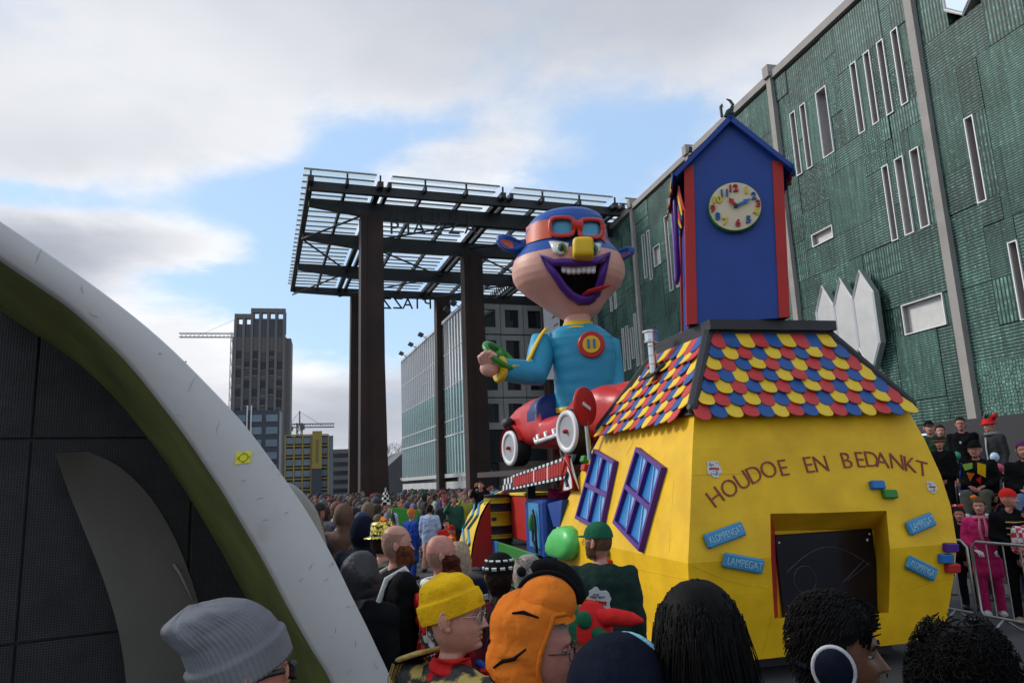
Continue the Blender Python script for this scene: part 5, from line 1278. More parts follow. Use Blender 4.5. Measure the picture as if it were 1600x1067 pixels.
# dark perforated wall of panels at the back of the arch
def perf_mat():
    m = bpy.data.materials.new('perforated_panel'); m.use_nodes = True; nt = m.node_tree; b = nt.nodes['Principled BSDF']; L = nt.links
    tc = nt.nodes.new('ShaderNodeTexCoord'); v = nt.nodes.new('ShaderNodeTexVoronoi'); v.inputs['Scale'].default_value = 62; v.inputs['Randomness'].default_value = .12
    mp = nt.nodes.new('ShaderNodeMapping'); mp.inputs['Scale'].default_value = (1, .0, 1); L.new(tc.outputs['Object'], mp.inputs[0]); L.new(mp.outputs[0], v.inputs['Vector'])
    r = nt.nodes.new('ShaderNodeMapRange'); L.new(v.outputs['Distance'], r.inputs[0]); r.inputs[1].default_value = .28; r.inputs[2].default_value = .42
    nz = nt.nodes.new('ShaderNodeTexNoise'); nz.inputs['Scale'].default_value = 3.2; nz.inputs['Detail'].default_value = 8; nz.inputs['Roughness'].default_value = .7; L.new(tc.outputs['Object'], nz.inputs['Vector'])
    r2 = nt.nodes.new('ShaderNodeMapRange'); L.new(nz.outputs[0], r2.inputs[0]); r2.inputs[1].default_value = .35; r2.inputs[2].default_value = .75
    c1 = nt.nodes.new('ShaderNodeMix'); c1.data_type = 'RGBA'; L.new(r2.outputs[0], c1.inputs[0]); c1.inputs[6].default_value = (.020, .021, .023, 1); c1.inputs[7].default_value = (.055, .056, .060, 1)
    c2 = nt.nodes.new('ShaderNodeMix'); c2.data_type = 'RGBA'; L.new(r.outputs[0], c2.inputs[0]); c2.inputs[6].default_value = (.004, .004, .004, 1); L.new(c1.outputs[2], c2.inputs[7]); L.new(c2.outputs[2], b.inputs['Base Color'])
    b.inputs['Roughness'].default_value = .5; b.inputs['Metallic'].default_value = .3
    bp = nt.nodes.new('ShaderNodeBump'); bp.inputs['Strength'].default_value = .5; bp.inputs['Distance'].default_value = .004; L.new(r.outputs[0], bp.inputs['Height']); L.new(bp.outputs[0], b.inputs['Normal']); return m
m_perf = perf_mat()
yw = DPT-.06
jx = [AF.onY(x, y, yw).x for x, y in ((52, 660), (297, 800))]; pw_ = jx[1]-jx[0]
jz = [AF.onY(x, y, yw).z for x, y in ((100, 683), (100, 994))]; ph_ = jz[0]-jz[1]
X0 = jx[0]-3*pw_; 
for i in range(6):
    for j in range(-2, 5):
        z1 = jz[0]-ph_*j; z0 = z1-ph_
        z0 = max(z0, .0)
        if z1 <= .05: continue
        xa, xb = X0+i*pw_+.008, X0+(i+1)*pw_-.008
        # only where the panel is under the arch
        xm, zm = xa+.15, z0+.1
        zo = max([p.z for p in OC if abs(p.x-xm) < .25] or [99 if xm < OC[0].x else -1])
        if zo < z0: continue
        xb2 = min([xb]+[p.x for p in OC if p.z > z0 and p.z < z1 and p.x < xb and p.x > xa][-1:]) if False else xb
        poly = [(xa, z0), (xb, z0), (xb, z1-.016), (xa, z1-.016)]
        # trim the panel to the arch outline
        def zlim(x):
            for a, b_ in zip(OC, OC[1:]):
                if a.x <= x <= b_.x: return a.z+(b_.z-a.z)*(x-a.x)/max(1e-6, b_.x-a.x)-.05
            return 9 if x < OC[0].x else -1
        top = [(x, min(z1-.016, zlim(x))) for x in np.linspace(xb, xa, 9)]
        top = [(x, z) for x, z in top if z > z0+.02]
        if len(top) < 2: continue
        poly = [(xa, z0), (top[0][0], z0)]+top
        MB().prism(poly, yw, yw+.03).build('wall_panel', m_perf, sh)
zo = [(p.x, p.z-.06) for p in OC]
MB().prism([(zo[0][0]-.5, 0), (zo[-1][0], 0)]+zo[::-1]+[(zo[0][0]-.5, zo[0][1])], yw+.05, yw+.08).build('backing', m_black, sh)
# swooping metal fin in the recess
m_fin = M('fin_metal', (.22, .205, .19), .55, .1, var=.15, vs=1.5, bump=.1, bs=30)
Lp = dense([(86, 708), (108, 770), (132, 830), (156, 890), (176, 950), (190, 1010), (197, 1067), (203, 1180), (206, 1400)]); Rp = dense([(139, 706), (188, 730), (236, 778), (272, 838), (300, 908), (318, 978), (330, 1055), (338, 1180), (342, 1400)])
rows = []
for a, b_ in zip(Lp, Rp):
    r_ = []
    for k in range(7):
        u = k/6; r_.append(AF.onY(a.x+(b_.x-a.x)*u, a.y+(b_.y-a.y)*u, yw-.34+.30*u))
    rows.append([Vector((v.x, v.y, max(0, v.z))) for v in r_])
MB().sheet([r[::-1] for r in rows]).sheet([[v+Vector((0, .03, 0)) for v in r] for r in rows]).build('fin', m_fin, sh)
a, b_ = AF.onY(272, 882, yw-.1), AF.onY(300, 935, yw-.1)
MB().tube([a, a.lerp(b_, .3)+Vector((0, -.05, .01)), b_], [.014, .010, .009], 8).build('handle', m_fin, sh)
# pale rear hood showing past the arch
o = PD(470, 760, 8.5); HF2 = Frame((o.x, o.y, 0), rad(-30))
hd2 = root('rear_hood', 'small pale curved hood peeking out behind the shelter arch', 'shelter', HF2.m)
hp = dense([(432, 762), (447, 755), (458, 756), (470, 764), (482, 777), (492, 790), (500, 806), (512, 850), (524, 930)])
hc_ = [HF2.onY(p.x, p.y, 0) for p in hp]; hc_ = [Vector((p.x, 0, max(0, p.z))) for p in hc_]
MB().sheet([[v+Vector((-.18, .0, -.16)), v+Vector((-.05, -.02, -.03)), v+Vector((0, .04, 0)), v+Vector((0, 1.2, 0))] for v in hc_]).build('shell', M('hood_grey', (.27, .27, .25), .6, var=.1), hd2)
# ================================================================== people
PR = random.Random(21)
def skinm(n, c): return M(n, c, rough=.52, var=.14, vs=26, bump=.10, bs=160, spec=.4)
sk_pale = skinm('skin_pale', (.46, .225, .165)); sk_pink = skinm('skin_pink', (.45, .19, .145)); sk_brown = skinm('skin_brown', (.155, .068, .038)); sk_mid = skinm('skin_medium', (.36, .17, .115))
m_lipn = M('lips', (.30, .10, .085), .4, var=.05); m_eyew = M('eyeball', (.38, .36, .34), .15, var=0); m_irisd = M('iris_dark', (.03, .02, .015), .1, var=0)
def cloth(n, c, **k):
    d = dict(rough=.9, var=.18, vs=7, bump=.4, bs=26, spec=.08); d.update(k); return M(n, c, **d)
def hairm(n, c): return M(n, c, rough=.62, var=.35, vs=40, bump=.12, bs=120, spec=.10)
h_black = hairm('hair_black', (.003, .0027, .0027)); h_dark = hairm('hair_dark_brown', (.016, .010, .007)); h_blond = hairm('hair_blond', (.34, .25, .17)); h_grey = hairm('hair_grey', (.27, .24, .21)); h_ginger = hairm('hair_ginger', (.11, .035, .015)); h_brown = hairm('hair_brown', (.10, .055, .03))
c_black = cloth('cloth_black', (.007, .007, .008)); c_navy = cloth('cloth_navy', (.007, .009, .019)); c_jeans = cloth('denim', (.10, .16, .28)); c_dkjeans = cloth('dark_denim', (.02, .03, .055)); c_green = cloth('cloth_dark_green', (.014, .032, .026)); c_grey = cloth('cloth_grey', (.16, .17, .16)); c_must = cloth('cloth_mustard', (.40, .25, .02))
c_pink = cloth('cloth_pink', (.55, .03, .16)); c_lpink = cloth('cloth_light_pink', (.62, .20, .30)); c_hot = cloth('cloth_dark_pink', (.45, .025, .13)); c_red = cloth('cloth_red', (.50, .02, .02)); c_yel = cloth('cloth_yellow', (.72, .43, .012), bs=60); c_or = cloth('cloth_orange', (.62, .16, .018), vs=4); c_beige = cloth('cloth_beige', (.38, .31, .24)); c_scarf = cloth('cloth_scarf_blue', (.05, .12, .27)); c_burg = cloth('cloth_burgundy', (.07, .008, .014)); c_white = cloth('cloth_white', (.62, .62, .6)); c_lblue = cloth('cloth_pale_blue', (.36, .46, .66)); c_olive = cloth('cloth_olive_grey', (.10, .105, .085)); c_gold = cloth('cloth_gold', (.50, .36, .10), rough=.5, metallic=.0) if False else M('cloth_gold', (.50, .36, .10), .5, .3, var=.25, vs=30, bump=.4, bs=60)
c_cap = cloth('cap_green', (.015, .10, .05)); c_blue = cloth('cloth_blue', (.02, .06, .32)); c_purple = cloth('cloth_purple', (.10, .03, .14)); c_lg = cloth('cloth_light_grey', (.165, .17, .185), rough=.9, bump=.15, bs=140); m_shoe = M('shoe_black', (.012, .012, .012), .5); m_shoew = M('shoe_white', (.6, .6, .58), .6)
# ---- head surface, facing +y, eye level at z = 0
HP = [(.126, .006, .004, -.024), (.121, .030, .028, -.050), (.112, .044, .046, -.066), (.098, .057, .062, -.080), (.080, .067, .076, -.090), (.058, .0735, .086, -.098), (.034, .0765, .0905, -.102), (.012, .0765, .0895, -.102), (-.008, .0755, .0885, -.100), (-.028, .0735, .0895, -.095), (-.048, .070, .0905, -.086), (-.066, .0655, .0905, -.075), (-.082, .060, .0895, -.064), (-.096, .053, .087, -.057), (-.108, .045, .081, -.054), (-.117, .040, .066, -.054), (-.123, .042, .044, -.056)]
NK = [(-.138, .050, .026, -.062), (-.165, .053, .024, -.068), (-.195, .057, .028, -.074), (-.218, .070, .036, -.080), (-.238, .100, .048, -.088), (-.258, .140, .060, -.094), (-.285, .178, .075, -.10), (-.33, .185, .08, -.095), (-.42, .175, .085, -.09), (-.55, .16, .085, -.08), (-.68, .145, .08, -.075), (-.78, .14, .075, -.075), (-.86, .135, .065, -.075), (-.90, .08, .03, -.04)]
def prof_at(tab, z):
    if z >= tab[0][0]: return tab[0][1:]
    for a, b in zip(tab, tab[1:]):
        if b[0] <= z <= a[0]:
            t = (a[0]-z)/(a[0]-b[0]); return tuple(a[i]+(b[i]-a[i])*t for i in (1, 2, 3))
    return tab[-1][1:]
def g(x, s): return math.exp(-(x/s)**2)
def head_pt(t, z, w, fr, bk, face=True, fat=0.0):
    c, s = math.cos(t), math.sin(t); e = .86
    x = w*(1+fat*.38*g(z+.06, .07))*abs(c)**e*math.copysign(1, c); y = (fr if s > 0 else -bk)*abs(s)**e*math.copysign(1, s)
    if face and s > 0 and z > -.125:
        k = s**.5
        nz = (.030*max(0, min(1, (.012-z)/.05)) if z > -.038 else .030*max(0, 1-(-.038-z)/.012)) if z < .012 else 0
        y += k*nz*g(x, .011+.010*max(0, min(1, (-z)/.04)))
        y -= k*.013*g(abs(x)-.032, .017)*g(z-.0, .013)
        y += k*.006*g(z-.024, .010)*g(abs(x)-.025, .028)
        y += k*.005*(g(z+.062, .0065)+g(z+.077, .007))*g(x, .024); y -= k*.004*g(z+.0695, .0035)*g(x, .026)
        y -= k*.004*g(z+.088, .006)*g(x, .03); y += k*.009*g(x, .022)*g(z+.104, .012)
        y += k*(.005+fat*.01)*g(abs(x)-.045, .018)*g(z+.035, .02)
    return Vector((x, y, z))
def body_mesh(nu, zs, turn=0.0, fat=0.0, eyes=True, limbs=True, ears=True):
    b = MB(); rows = []
    for z, w, fr, bk in zs:
        k = max(0, min(1, (z+.24)/.12)); R = Rz(-turn*k)
        rows.append([R @ head_pt(2*math.pi*j/nu, z, w*(1+fat*.15), fr, bk, True, fat) for j in range(nu)])
    b.sheet(rows[::-1], 0, True, True); b.add(rows[0]+rows[-1], [tuple(range(nu)), tuple(range(2*nu-1, nu-1, -1))], 0, True)
    R = Rz(-turn); E = 1+fat*.36
    for s in ((-1, 1) if ears else ()):     # ears
        b.ell(R @ Vector((s*.0845*E, -.014, -.010)), (.0085, .0195, .032), 12, 9, 0, R @ Matrix.Rotation(rad(s*28), 3, 'Z') @ Matrix.Rotation(rad(12), 3, 'X'))
        b.ell(R @ Vector((s*.0845*E, -.004, -.034)), (.007, .010, .011), 8, 6, 0, R); b.tube([R @ Vector((s*(.0885*E+.004*math.cos(t)), -.016-.0165*math.cos(t), -.006+.028*math.sin(t))) for t in np.linspace(rad(-60), rad(200), 10)], .0042, 5)
    for s in (-1, 1):
        if eyes:
            b.ell(R @ Vector((s*.032, .0692, .0)), (.0130, .012, .0085), 12, 8, 2, R); b.ell(R @ Vector((s*.032, .0782, -.0005)), (.0065, .0055, .0065), 10, 6, 3, R)
            b.ell(R @ Vector((s*.032, .0725, .0068)), (.016, .0135, .0058), 10, 6, 0, R)
    if eyes:   # lips coloured where the mouth is
        n0 = 0
        for q, f in enumerate(b.f):
            if len(f) == 4 and b.mi[q] == 0:
                c = sum((Vector(b.v[k]) for k in f), Vector())/4; c = Rz(turn) @ c
                if c.y > .07 and abs(c.x) < .024 and -.0825 < c.z < -.058: b.mi[q] = 1
    if limbs:
        for s in (-1, 1):
            b.tube([(s*.085, -.01, -.80), (s*.095, .0, -1.12), (s*.10, -.03, -1.50), (s*.10, -.03, -1.58)], [.05, .042, .028, .028], 8)
    return b
def zsamp(n_face):
    zs = []
    top = [.126, .1245, .122, .118, .112, .104, .094, .082, .068]; 
    zs = top+list(np.linspace(.055, -.118, n_face))+[-.123]
    out = [(z, *prof_at(HP, z)) for z in zs]
    return out+NK
BODY = {}
def get_body(turn, fat, hi, ears=True):
    k = (round(turn, 2), fat, hi, ears)
    if k not in BODY: BODY[k] = body_mesh(88 if hi else 36, zsamp(64 if hi else 26), turn, fat, ears=ears)
    return BODY[k]
# ---- clothing grown as one smooth skin over capsules
def capsule(b, p0, r0, p1, r1, n=10, mi=0):
    p0, p1 = Vector(p0), Vector(p1); d = (p1-p0).normalized() if (p1-p0).length > 1e-6 else Vector((0, 0, 1)); pts = []; rr = []
    for k in range(4): a = math.pi/2*k/3.3; pts.append(p0-d*r0*math.cos(a)); rr.append(max(.002, r0*math.sin(a)))
    pts.append(p0); rr.append(r0); pts.append(p1); rr.append(r1)
    for k in range(3, -1, -1): a = math.pi/2*k/3.3; pts.append(p1+d*r1*math.cos(a)); rr.append(max(.002, r1*math.sin(a)))
    b.tube(pts, rr, n, mi)
def skin_over(caps, voxel, smooth=4, noise=0.0, seed=0):
    b = MB()
    for c in caps: capsule(b, *c[:4])
    me = b.mesh('tmp', []); o = bpy.data.objects.new('tmp', me); COL.objects.link(o)
    m = o.modifiers.new('r', 'REMESH'); m.mode = 'VOXEL'; m.voxel_size = voxel; m.use_smooth_shade = True
    s = o.modifiers.new('s', 'SMOOTH'); s.factor = .6; s.iterations = smooth
    dg = bpy.context.evaluated_depsgraph_get(); me2 = bpy.data.meshes.new_from_object(o.evaluated_get(dg))
    COL.objects.unlink(o); bpy.data.objects.remove(o); bpy.data.meshes.remove(me)
    if noise:
        n = len(me2.vertices); co = np.zeros(n*3); me2.vertices.foreach_get('co', co); co = co.reshape(-1, 3); no = np.zeros(n*3); me2.vertices.foreach_get('normal', no); no = no.reshape(-1, 3)
        for i in range(n):
            p = Vector(co[i]); q = mnoise.noise(Vector((p.x*9, p.y*9, p.z*16+seed)))+.6*mnoise.noise(Vector((p.x*20, p.y*20, p.z*34+seed)))
            co[i] += no[i]*noise*q
        me2.vertices.foreach_set('co', co.ravel()); me2.update()
    return me2
ARMS = {'down': [(.20, -.01, 1.39), (.245, -.03, 1.11), (.25, .06, .87)], 'front': [(.20, -.01, 1.39), (.26, .02, 1.12), (.12, .22, 1.06)], 'raise': [(.20, -.01, 1.40), (.28, .16, 1.30), (.14, .26, 1.56)],
        'pocket': [(.20, -.01, 1.39), (.29, -.07, 1.13), (.20, .05, .94)], 'high': [(.20, 0, 1.41), (.30, .05, 1.62), (.22, .1, 1.86)], 'rail': [(.20, -.01, 1.39), (.27, .03, 1.13), (.16, .28, 1.0)]}
def torso_caps(k=1.0, hem=.82):
    return [((-.10, 0, 1.33), .115*k, (-.085, 0, hem+.1), .125*k), ((.10, 0, 1.33), .115*k, (.085, 0, hem+.1), .125*k), ((-.17, -.01, 1.375), .072*k, (.17, -.01, 1.375), .072*k), ((0, .02, 1.28), .118*k, (0, .03, hem+.12), .13*k), ((0, -.03, 1.36), .095*k, (0, -.02, 1.1), .12*k), ((-.08, -.01, 1.42), .06*k, (.08, -.01, 1.42), .06*k), ((-.10, 0, hem+.1), .13*k, (.10, 0, hem+.1), .13*k)]
def arm_caps(pose, k=1.0):
    out = []
    for s, ps in ((-1, pose[0]), (1, pose[1])):
        a, b, c = [Vector((s*p[0], p[1], p[2])) for p in ARMS[ps]]; out += [(a, .075*k, b, .058*k), (b, .060*k, c, .048*k)]
    return out
JK = {}
def jacket(pose, k=1.0, hem=.82, voxel=.022):
    key = (pose, k, hem)
    if key not in JK: JK[key] = skin_over(torso_caps(k, hem)+arm_caps(pose, k), voxel, 4, .011*k, len(JK))
    return JK[key]
TRS = {}
def trousers(stance, k=1.0):
    key = (stance, k)
    if key not in TRS:
        dx, dy = {'stand': (.10, 0.0), 'wide': (.14, .03), 'walk': (.10, .26)}[stance]; c = []
        for s in (-1, 1):
            c += [((s*.088, 0, .90), .105*k, (s*dx, s*dy*.5+.01, .50), .075*k), ((s*dx, s*dy*.5+.01, .50), .074*k, (s*dx, s*dy-.02, .10), .062*k)]
        c += [((-.08, 0, .92), .115*k, (.08, 0, .92), .115*k)]; TRS[key] = skin_over(c, .022, 3, .007)
    return TRS[key]
def shoe_mesh(m): return MB().rbox((0, .05, .045), (.095, .27, .09), .03).mesh('shoe', m)
SHOE = {}
def hand_mb(c, d, side, r=.5):
    """small relaxed hand: palm, four curled fingers of unequal length and a thumb; d = forearm direction"""
    b = MB(); d = Vector(d).normalized(); s = d.cross(Vector((0, 0, 1))); s = s.normalized() if s.length > .1 else Vector((1, 0, 0)); n = s.cross(d); c = Vector(c)
    b.tube([c-d*.02, c+d*.03, c+d*.075, c+d*.095], [.026, .036, .040, .034], 8, flat=.55)
    for k, (o_, L) in enumerate(((-.030, .062), (-.010, .072), (.010, .068), (.030, .052))):
        p = c+d*.09+s*o_; b.tube([p, p+d*L*.5-n*.008, p+d*L*.85-n*.028, p+d*L*.95-n*.046], [.0095, .009, .008, .006], 6)
    t = c+d*.03+s*(-.034*side); b.tube([t, t+d*.03-s*(.022*side)-n*.012, t+d*.062-s*(.018*side)-n*.026], [.012, .011, .008], 6)
    return b
def set_mat(o, m, i=0):
    if o.data.materials: o.material_slots[i].link = 'OBJECT'; o.material_slots[i].material = m
    else: o.data.materials.append(m); o.material_slots[i].link = 'OBJECT'; o.material_slots[i].material = m
def place(name, me, m, parent, mw=None):
    o = link(name, me, parent, mw)
    if not me.materials: me.materials.append(None)
    set_mat(o, m); return o
EYE_Z = 1.624
class Person: pass
def person(label, px, py, d, az, turn=0, hat=0.0, H=None, base=0.0, skin=sk_pale, top=c_black, legs=c_dkjeans, pose=('down', 'down'), stance='stand', fat=0.0, jk=1.0, hem=.82, hi=True, shoes=m_shoe, hands=True, group=None, cat='person', ears=True):
    P = PD(px, py, d); H = (P.z-base-hat) if H is None else H; s = H/1.75
    r = root('person', label, cat, Matrix.Translation((P.x, P.y, base)) @ Matrix.Rotation(-rad(az), 4, 'Z') @ Matrix.Scale(s, 4), group)
    p = Person(); p.r = r; p.turn = rad(turn); p.s = s; p.H = H
    p.hm = Matrix.Translation((0, .015, EYE_Z)) @ Matrix.Rotation(-p.turn, 4, 'Z')      # head frame
    b = get_body(p.turn, fat, hi, ears); me = b.mesh('body', [skin, m_lipn, m_eyew, m_irisd]); p.body = link('body', me, r, Matrix.Translation((0, .015, EYE_Z)))
    p.jacket = place('jacket', jacket(pose, jk, hem), top, r)
    place('trousers', trousers(stance), legs, r)
    for sx in (-1, 1):
        if shoes not in SHOE: SHOE[shoes] = shoe_mesh(shoes)
        dx, dy = {'stand': (.10, 0), 'wide': (.14, .03), 'walk': (.10, .26)}[stance]
        link('shoe', SHOE[shoes], r, Matrix.Translation((sx*dx, sx*dy-.02, 0)))
    if hands:
        for sx, ps in ((-1, pose[0]), (1, pose[1])):
            e, w = [Vector((sx*q[0], q[1], q[2])) for q in ARMS[ps][1:]]; dd = (w-e).normalized()
            hand_mb(w+dd*.035, dd, sx).build('hand', skin, r)
    return p
def hsurf(off, cond, zmin=-.12, nu=72, nz=44, noise=0.0, seed=0, tab=None):
    """shell over the head (no face relief); cond picks the covered part; off is a number or a function of the point"""
    zs = [.126, .124, .121, .116, .109]+list(np.linspace(.10, zmin, nz)); b = MB(); T = HP+NK; rows = []
    for z in zs:
        w, fr, bk = prof_at(T, z); row = []
        for j in range(nu):
            p = head_pt(2*math.pi*j/nu, z, w, fr, bk, False); nrm = Vector((p.x/.0058, p.y/.009, (p.z if z > -.02 else -.02)/.013)).normalized() if p.length > 1e-6 else Vector((0, 0, 1))
            nrm = Vector((p.x*1.3, p.y, max(p.z, -.01))).normalized()
            q = off(p) if callable(off) else off
            q += noise*(mnoise.noise(Vector((p.x*38+seed, p.y*38, p.z*30)))+.5*mnoise.noise(Vector((p.x*90+seed, p.y*90, p.z*70))))
            row.append(p+nrm*q)
        rows.append(row)
    n = nu; vs = [v for r in rows for v in r]; fs = []
    for i in range(len(rows)-1):
        for j in range(n):
            f = (i*n+j, (i+1)*n+j, (i+1)*n+(j+1) % n, i*n+(j+1) % n); c = (vs[f[0]]+vs[f[2]])/2
            if cond(c): fs.append(f)
    fs.append(tuple(range(n)))
    b.add(vs, fs, 0, True); return b
def hairline(p, front=.078, temple=.03, burn=-.035, back=-.085):
    y = p.y
    if y > .06: z = front-(.09-min(y, .09))*.4
    elif y > .02: z = temple+(front-.012-temple)*(y-.02)/.04
    elif y > -.012: z = burn+(temple-burn)*(y+.012)/.032
    elif y > -.03: z = .02 if abs(p.x) > .05 else back
    else: z = back
    return p.z > z
def hair_short(P, m, off=.012, noise=.006, name='hair', **k):
    return hsurf(off, lambda p: hairline(p, **k), -.11, noise=noise, seed=PR.random()*50).build(name, m, P.r, P.hm)
def strands(P, m, n, fn, r=.0035, name='hair_strands'):
    b = MB()
    for i in range(n): pts = fn(i); k = len(pts); b.tube(pts, [r*(1-.6*j/(k-1)) for j in range(k)], 4, caps=False)
    return b.build(name, m, P.r, P.hm)
def glasses(P, m=None, r=.024):
    m = m or M('spectacle_frame', (.05, .045, .045), .3, .5, var=0); b = MB()
    for s in (-1, 1):
        b.tube([(s*.033+r*math.cos(t)*1.1, .103-.012*abs(math.cos(t))*(1 if math.cos(t)*s > 0 else 0), -.004+r*.82*math.sin(t)) for t in [2*math.pi*k/18 for k in range(18)]], .0016, 5, closed=True)
        b.tube([(s*.060, .095, .002), (s*.074, .06, .004), (s*.083, -.005, .004), (s*.083, -.025, -.012)], .0017, 5)
    b.tube([(-.008, .106, .002), (0, .110, .005), (.008, .106, .002)], .0016, 5)
    f = b.build('glasses', m, P.r, P.hm)
    q = MB()
    for s in (-1, 1): q.lathe([(r*.98, 0), (r*.98, .001)], 16, c=(s*.033, .1025, -.004), R=Matrix.Rotation(rad(90), 3, 'X'))
    gm = MATS.get('lens_clear')
    if gm is None: gm = M('lens_clear', (.9, .92, .92), .02, var=0, trans=1.0)
    q.build('lens', gm, f); return f
def beard(P, m, off=.012, low=-.135, up=-.052):
    o = hsurf(lambda p: off*(1+.9*max(0, (-p.z-.07)/.05))*min(1, .25+(up+.04-p.z)/.03), lambda p: p.y > -.02+.35*max(0, -.085-p.z) and p.z < up+.004+.062*max(0, min(1, (abs(p.x)-.024)/.045)) and not (abs(p.x) < .02 and -.075 < p.z < -.063), -.125, nu=96, nz=80, noise=.004, seed=3).build('beard', m, P.r, P.hm)
    def bs(i):
        t = rad(PR.uniform(-6, 186)); z = PR.uniform(-.12, up+.004+.05*max(0, min(1, (abs(math.cos(t))-.35)/.6))); c, s_ = math.cos(t), math.sin(t)
        w, fr, bk = prof_at(HP, z); p = Vector((w*c, fr*s_, z)); n_ = Vector((c, s_*1.2, -.6)).normalized()
        if abs(p.x) < .02 and -.076 < z < -.06: z = -.11; p.z = z
        return [p, p+n_*off*.8, p+n_*off*1.15+Vector((0, 0, -off*.9))]
    strands(P, m, 420, bs, .0026, 'beard_strands'); return o
def knit_hat(P, m, zb=.035, extra=.03, ribs=54, cuff=.055, rise=None, tilt=0.0, slouch=(0, 0, 0), off=.012, cuffmat=None):
    """knitted hat with a folded cuff and knit ribs; slouch moves the crown"""
    nu = ribs*4; zs = list(np.linspace(zb, .128+extra, 34)); rows = []
    base = [p for p in HP]
    for i, z in enumerate(zs):
        u = i/(len(zs)-1); zz = zb+(.126-zb)*min(1, u*1.0)
        w, fr, bk = prof_at(HP, min(zz, .1255)); 
        sh_ = 1.0
        if u > .55: sh_ = 1+.18*(u-.55)/.45
        row = []
        for j in range(nu):
            t = 2*math.pi*j/nu; c, s = math.cos(t), math.sin(t)
            rb = .0016*math.cos(ribs*t)*min(1, 3*(1-u))
            o_ = off+rb+(.010 if z < zb+cuff else 0)+.004*mnoise.noise(Vector((c*3, s*3, z*25)))*u*2
            x = (w+o_)*c; y = ((fr+o_) if s > 0 else (-bk+o_))*s
            k = max(0, (u-.3)/.7); v = Vector((x*sh_, y*sh_, z))+Vector(slouch)*k*k
            row.append(Matrix.Rotation(tilt, 3, 'X') @ v)
        rows.append(row)
    cap = rows[-1]; cen = sum(cap, Vector())/nu
    for q in (.6, .25, .05): rows.append([cen+(v-cen)*q+Vector((0, 0, .012*(1-q))) for v in cap])
    rows.insert(0, [v+(Vector((0, 0, v.z))-v)*.09+Vector((0, 0, .002)) for v in rows[0]])
    b = MB().sheet(rows, 0, True, True); o = b.build('knit_hat', m, P.r, P.hm); 
    return o
# ---------------------------------------------------------------- people close to the camera
# grey slouch hat
p = person('man seen from behind in grey ribbed slouch hat in front of the shelter arch', 377, 962, 1.80, 52, skin=sk_pink, top=cloth('coat_sage', (.07, .085, .075)), hat=-.005, turn=0)
knit_hat(p, c_lg, zb=-.005, extra=.07, ribs=58, cuff=.062, tilt=rad(22), slouch=(-.005, -.06, -.01), off=.012)
MB().tube([(.084, .06, .0), (.088, .02, .0), (.086, -.02, -.01)], .007, 6).rbox((.066, .086, -.006), (.03, .012, .04), .008).build('sunglasses', m_shoe, p.r, p.hm)
# yellow knit hat with the gold jacket
p = person('man in yellow knit hat with glasses, red scarf and black gold braided jacket', 704, 893, 2.62, 48, turn=50, skin=sk_pale, top=M('jacket_black_gold', (.014, .013, .012), .6, var=.2, vs=9, bump=.5, bs=30, col2=(.45, .33, .08), c2s=9, c2t=(.47, .53)), fat=.3, hat=.02)
knit_hat(p, c_yel, zb=.0, extra=.012, ribs=96, cuff=.066, tilt=rad(17), off=.012)
MB().rbox((.035, .118, .062), (.035, .006, .02), .003, R=Matrix.Rotation(rad(-18), 3, 'Z')).build('hat_badge', M('badge_grey', (.2, .2, .22), .4), p.r, p.hm)
glasses(p, M('spectacle_light', (.5, .48, .45), .25, .8, var=0))
hsurf(.006, lambda q: q.z > -.055 and q.y < -.022 and q.z < .03, -.06, noise=.002).build('hair', h_brown, p.r, p.hm)
b = MB()
b.tube([(.05, .10, 1.44), (.07, .15, 1.34), (.06, .165, 1.18), (.05, .16, 1.05)], [.035, .045, .05, .05], 8, flat=.5); b.build('scarf', c_red, p.r)
hsurf(lambda q: .022+.007*math.sin(q.z*150+q.x*50+q.y*20), lambda q: -.245 < q.z < -.128, -.26, noise=.004, nz=70, nu=110).build('scarf_wrap', c_red, p.r, p.hm)
b = MB(); b.tube([(.09, .09, 1.45), (.13, .12, 1.38), (.12, .15, 1.28)], [.02, .025, .02], 8, flat=.5); b.build('scarf_stripe', c_yel, p.r)
b = MB(); b.tube([(-.0, .11, 1.45), (.10, .135, 1.41), (.11, .15, 1.34)], [.018, .02, .015], 8, flat=.6); b.build('scarf_stripe', c_blue, p.r)
ep = MB().rbox((-.185, -.025, 1.468), (.15, .115, .012), .005, R=Matrix.Rotation(rad(-20), 3, 'Y')).build('epaulette', c_black, p.r)
b = MB(); loop_ = [(-.11, -.075, 1.497), (-.20, -.085, 1.468), (-.255, -.06, 1.45), (-.262, -.02, 1.448), (-.255, .025, 1.45), (-.20, .045, 1.468), (-.11, .035, 1.497), (-.10, -.02, 1.50)]
b.tube(loop_, .010, 6, closed=True); b.build('braid', c_gold, ep)
b = MB()
for i in range(30):
    a = -.085+.13*i/29; x = -.258+.02*math.sin(i*1.7)*.3; b.tube([(x+.01, a, 1.445), (x-.022, a+.002*math.sin(i), 1.39), (x-.026, a+.003*math.cos(i*3), 1.29)], [.0035, .003, .002], 4)
b.build('fringe', c_gold, ep)
MB().lathe([(.02, 0), (.021, .004), (.012, .006)], 16, c=(.115, .09, 1.40), R=Matrix.Rotation(rad(80), 3, 'Y')).build('button_pin', M('pin_white', (.5, .5, .48), .3), p.r)
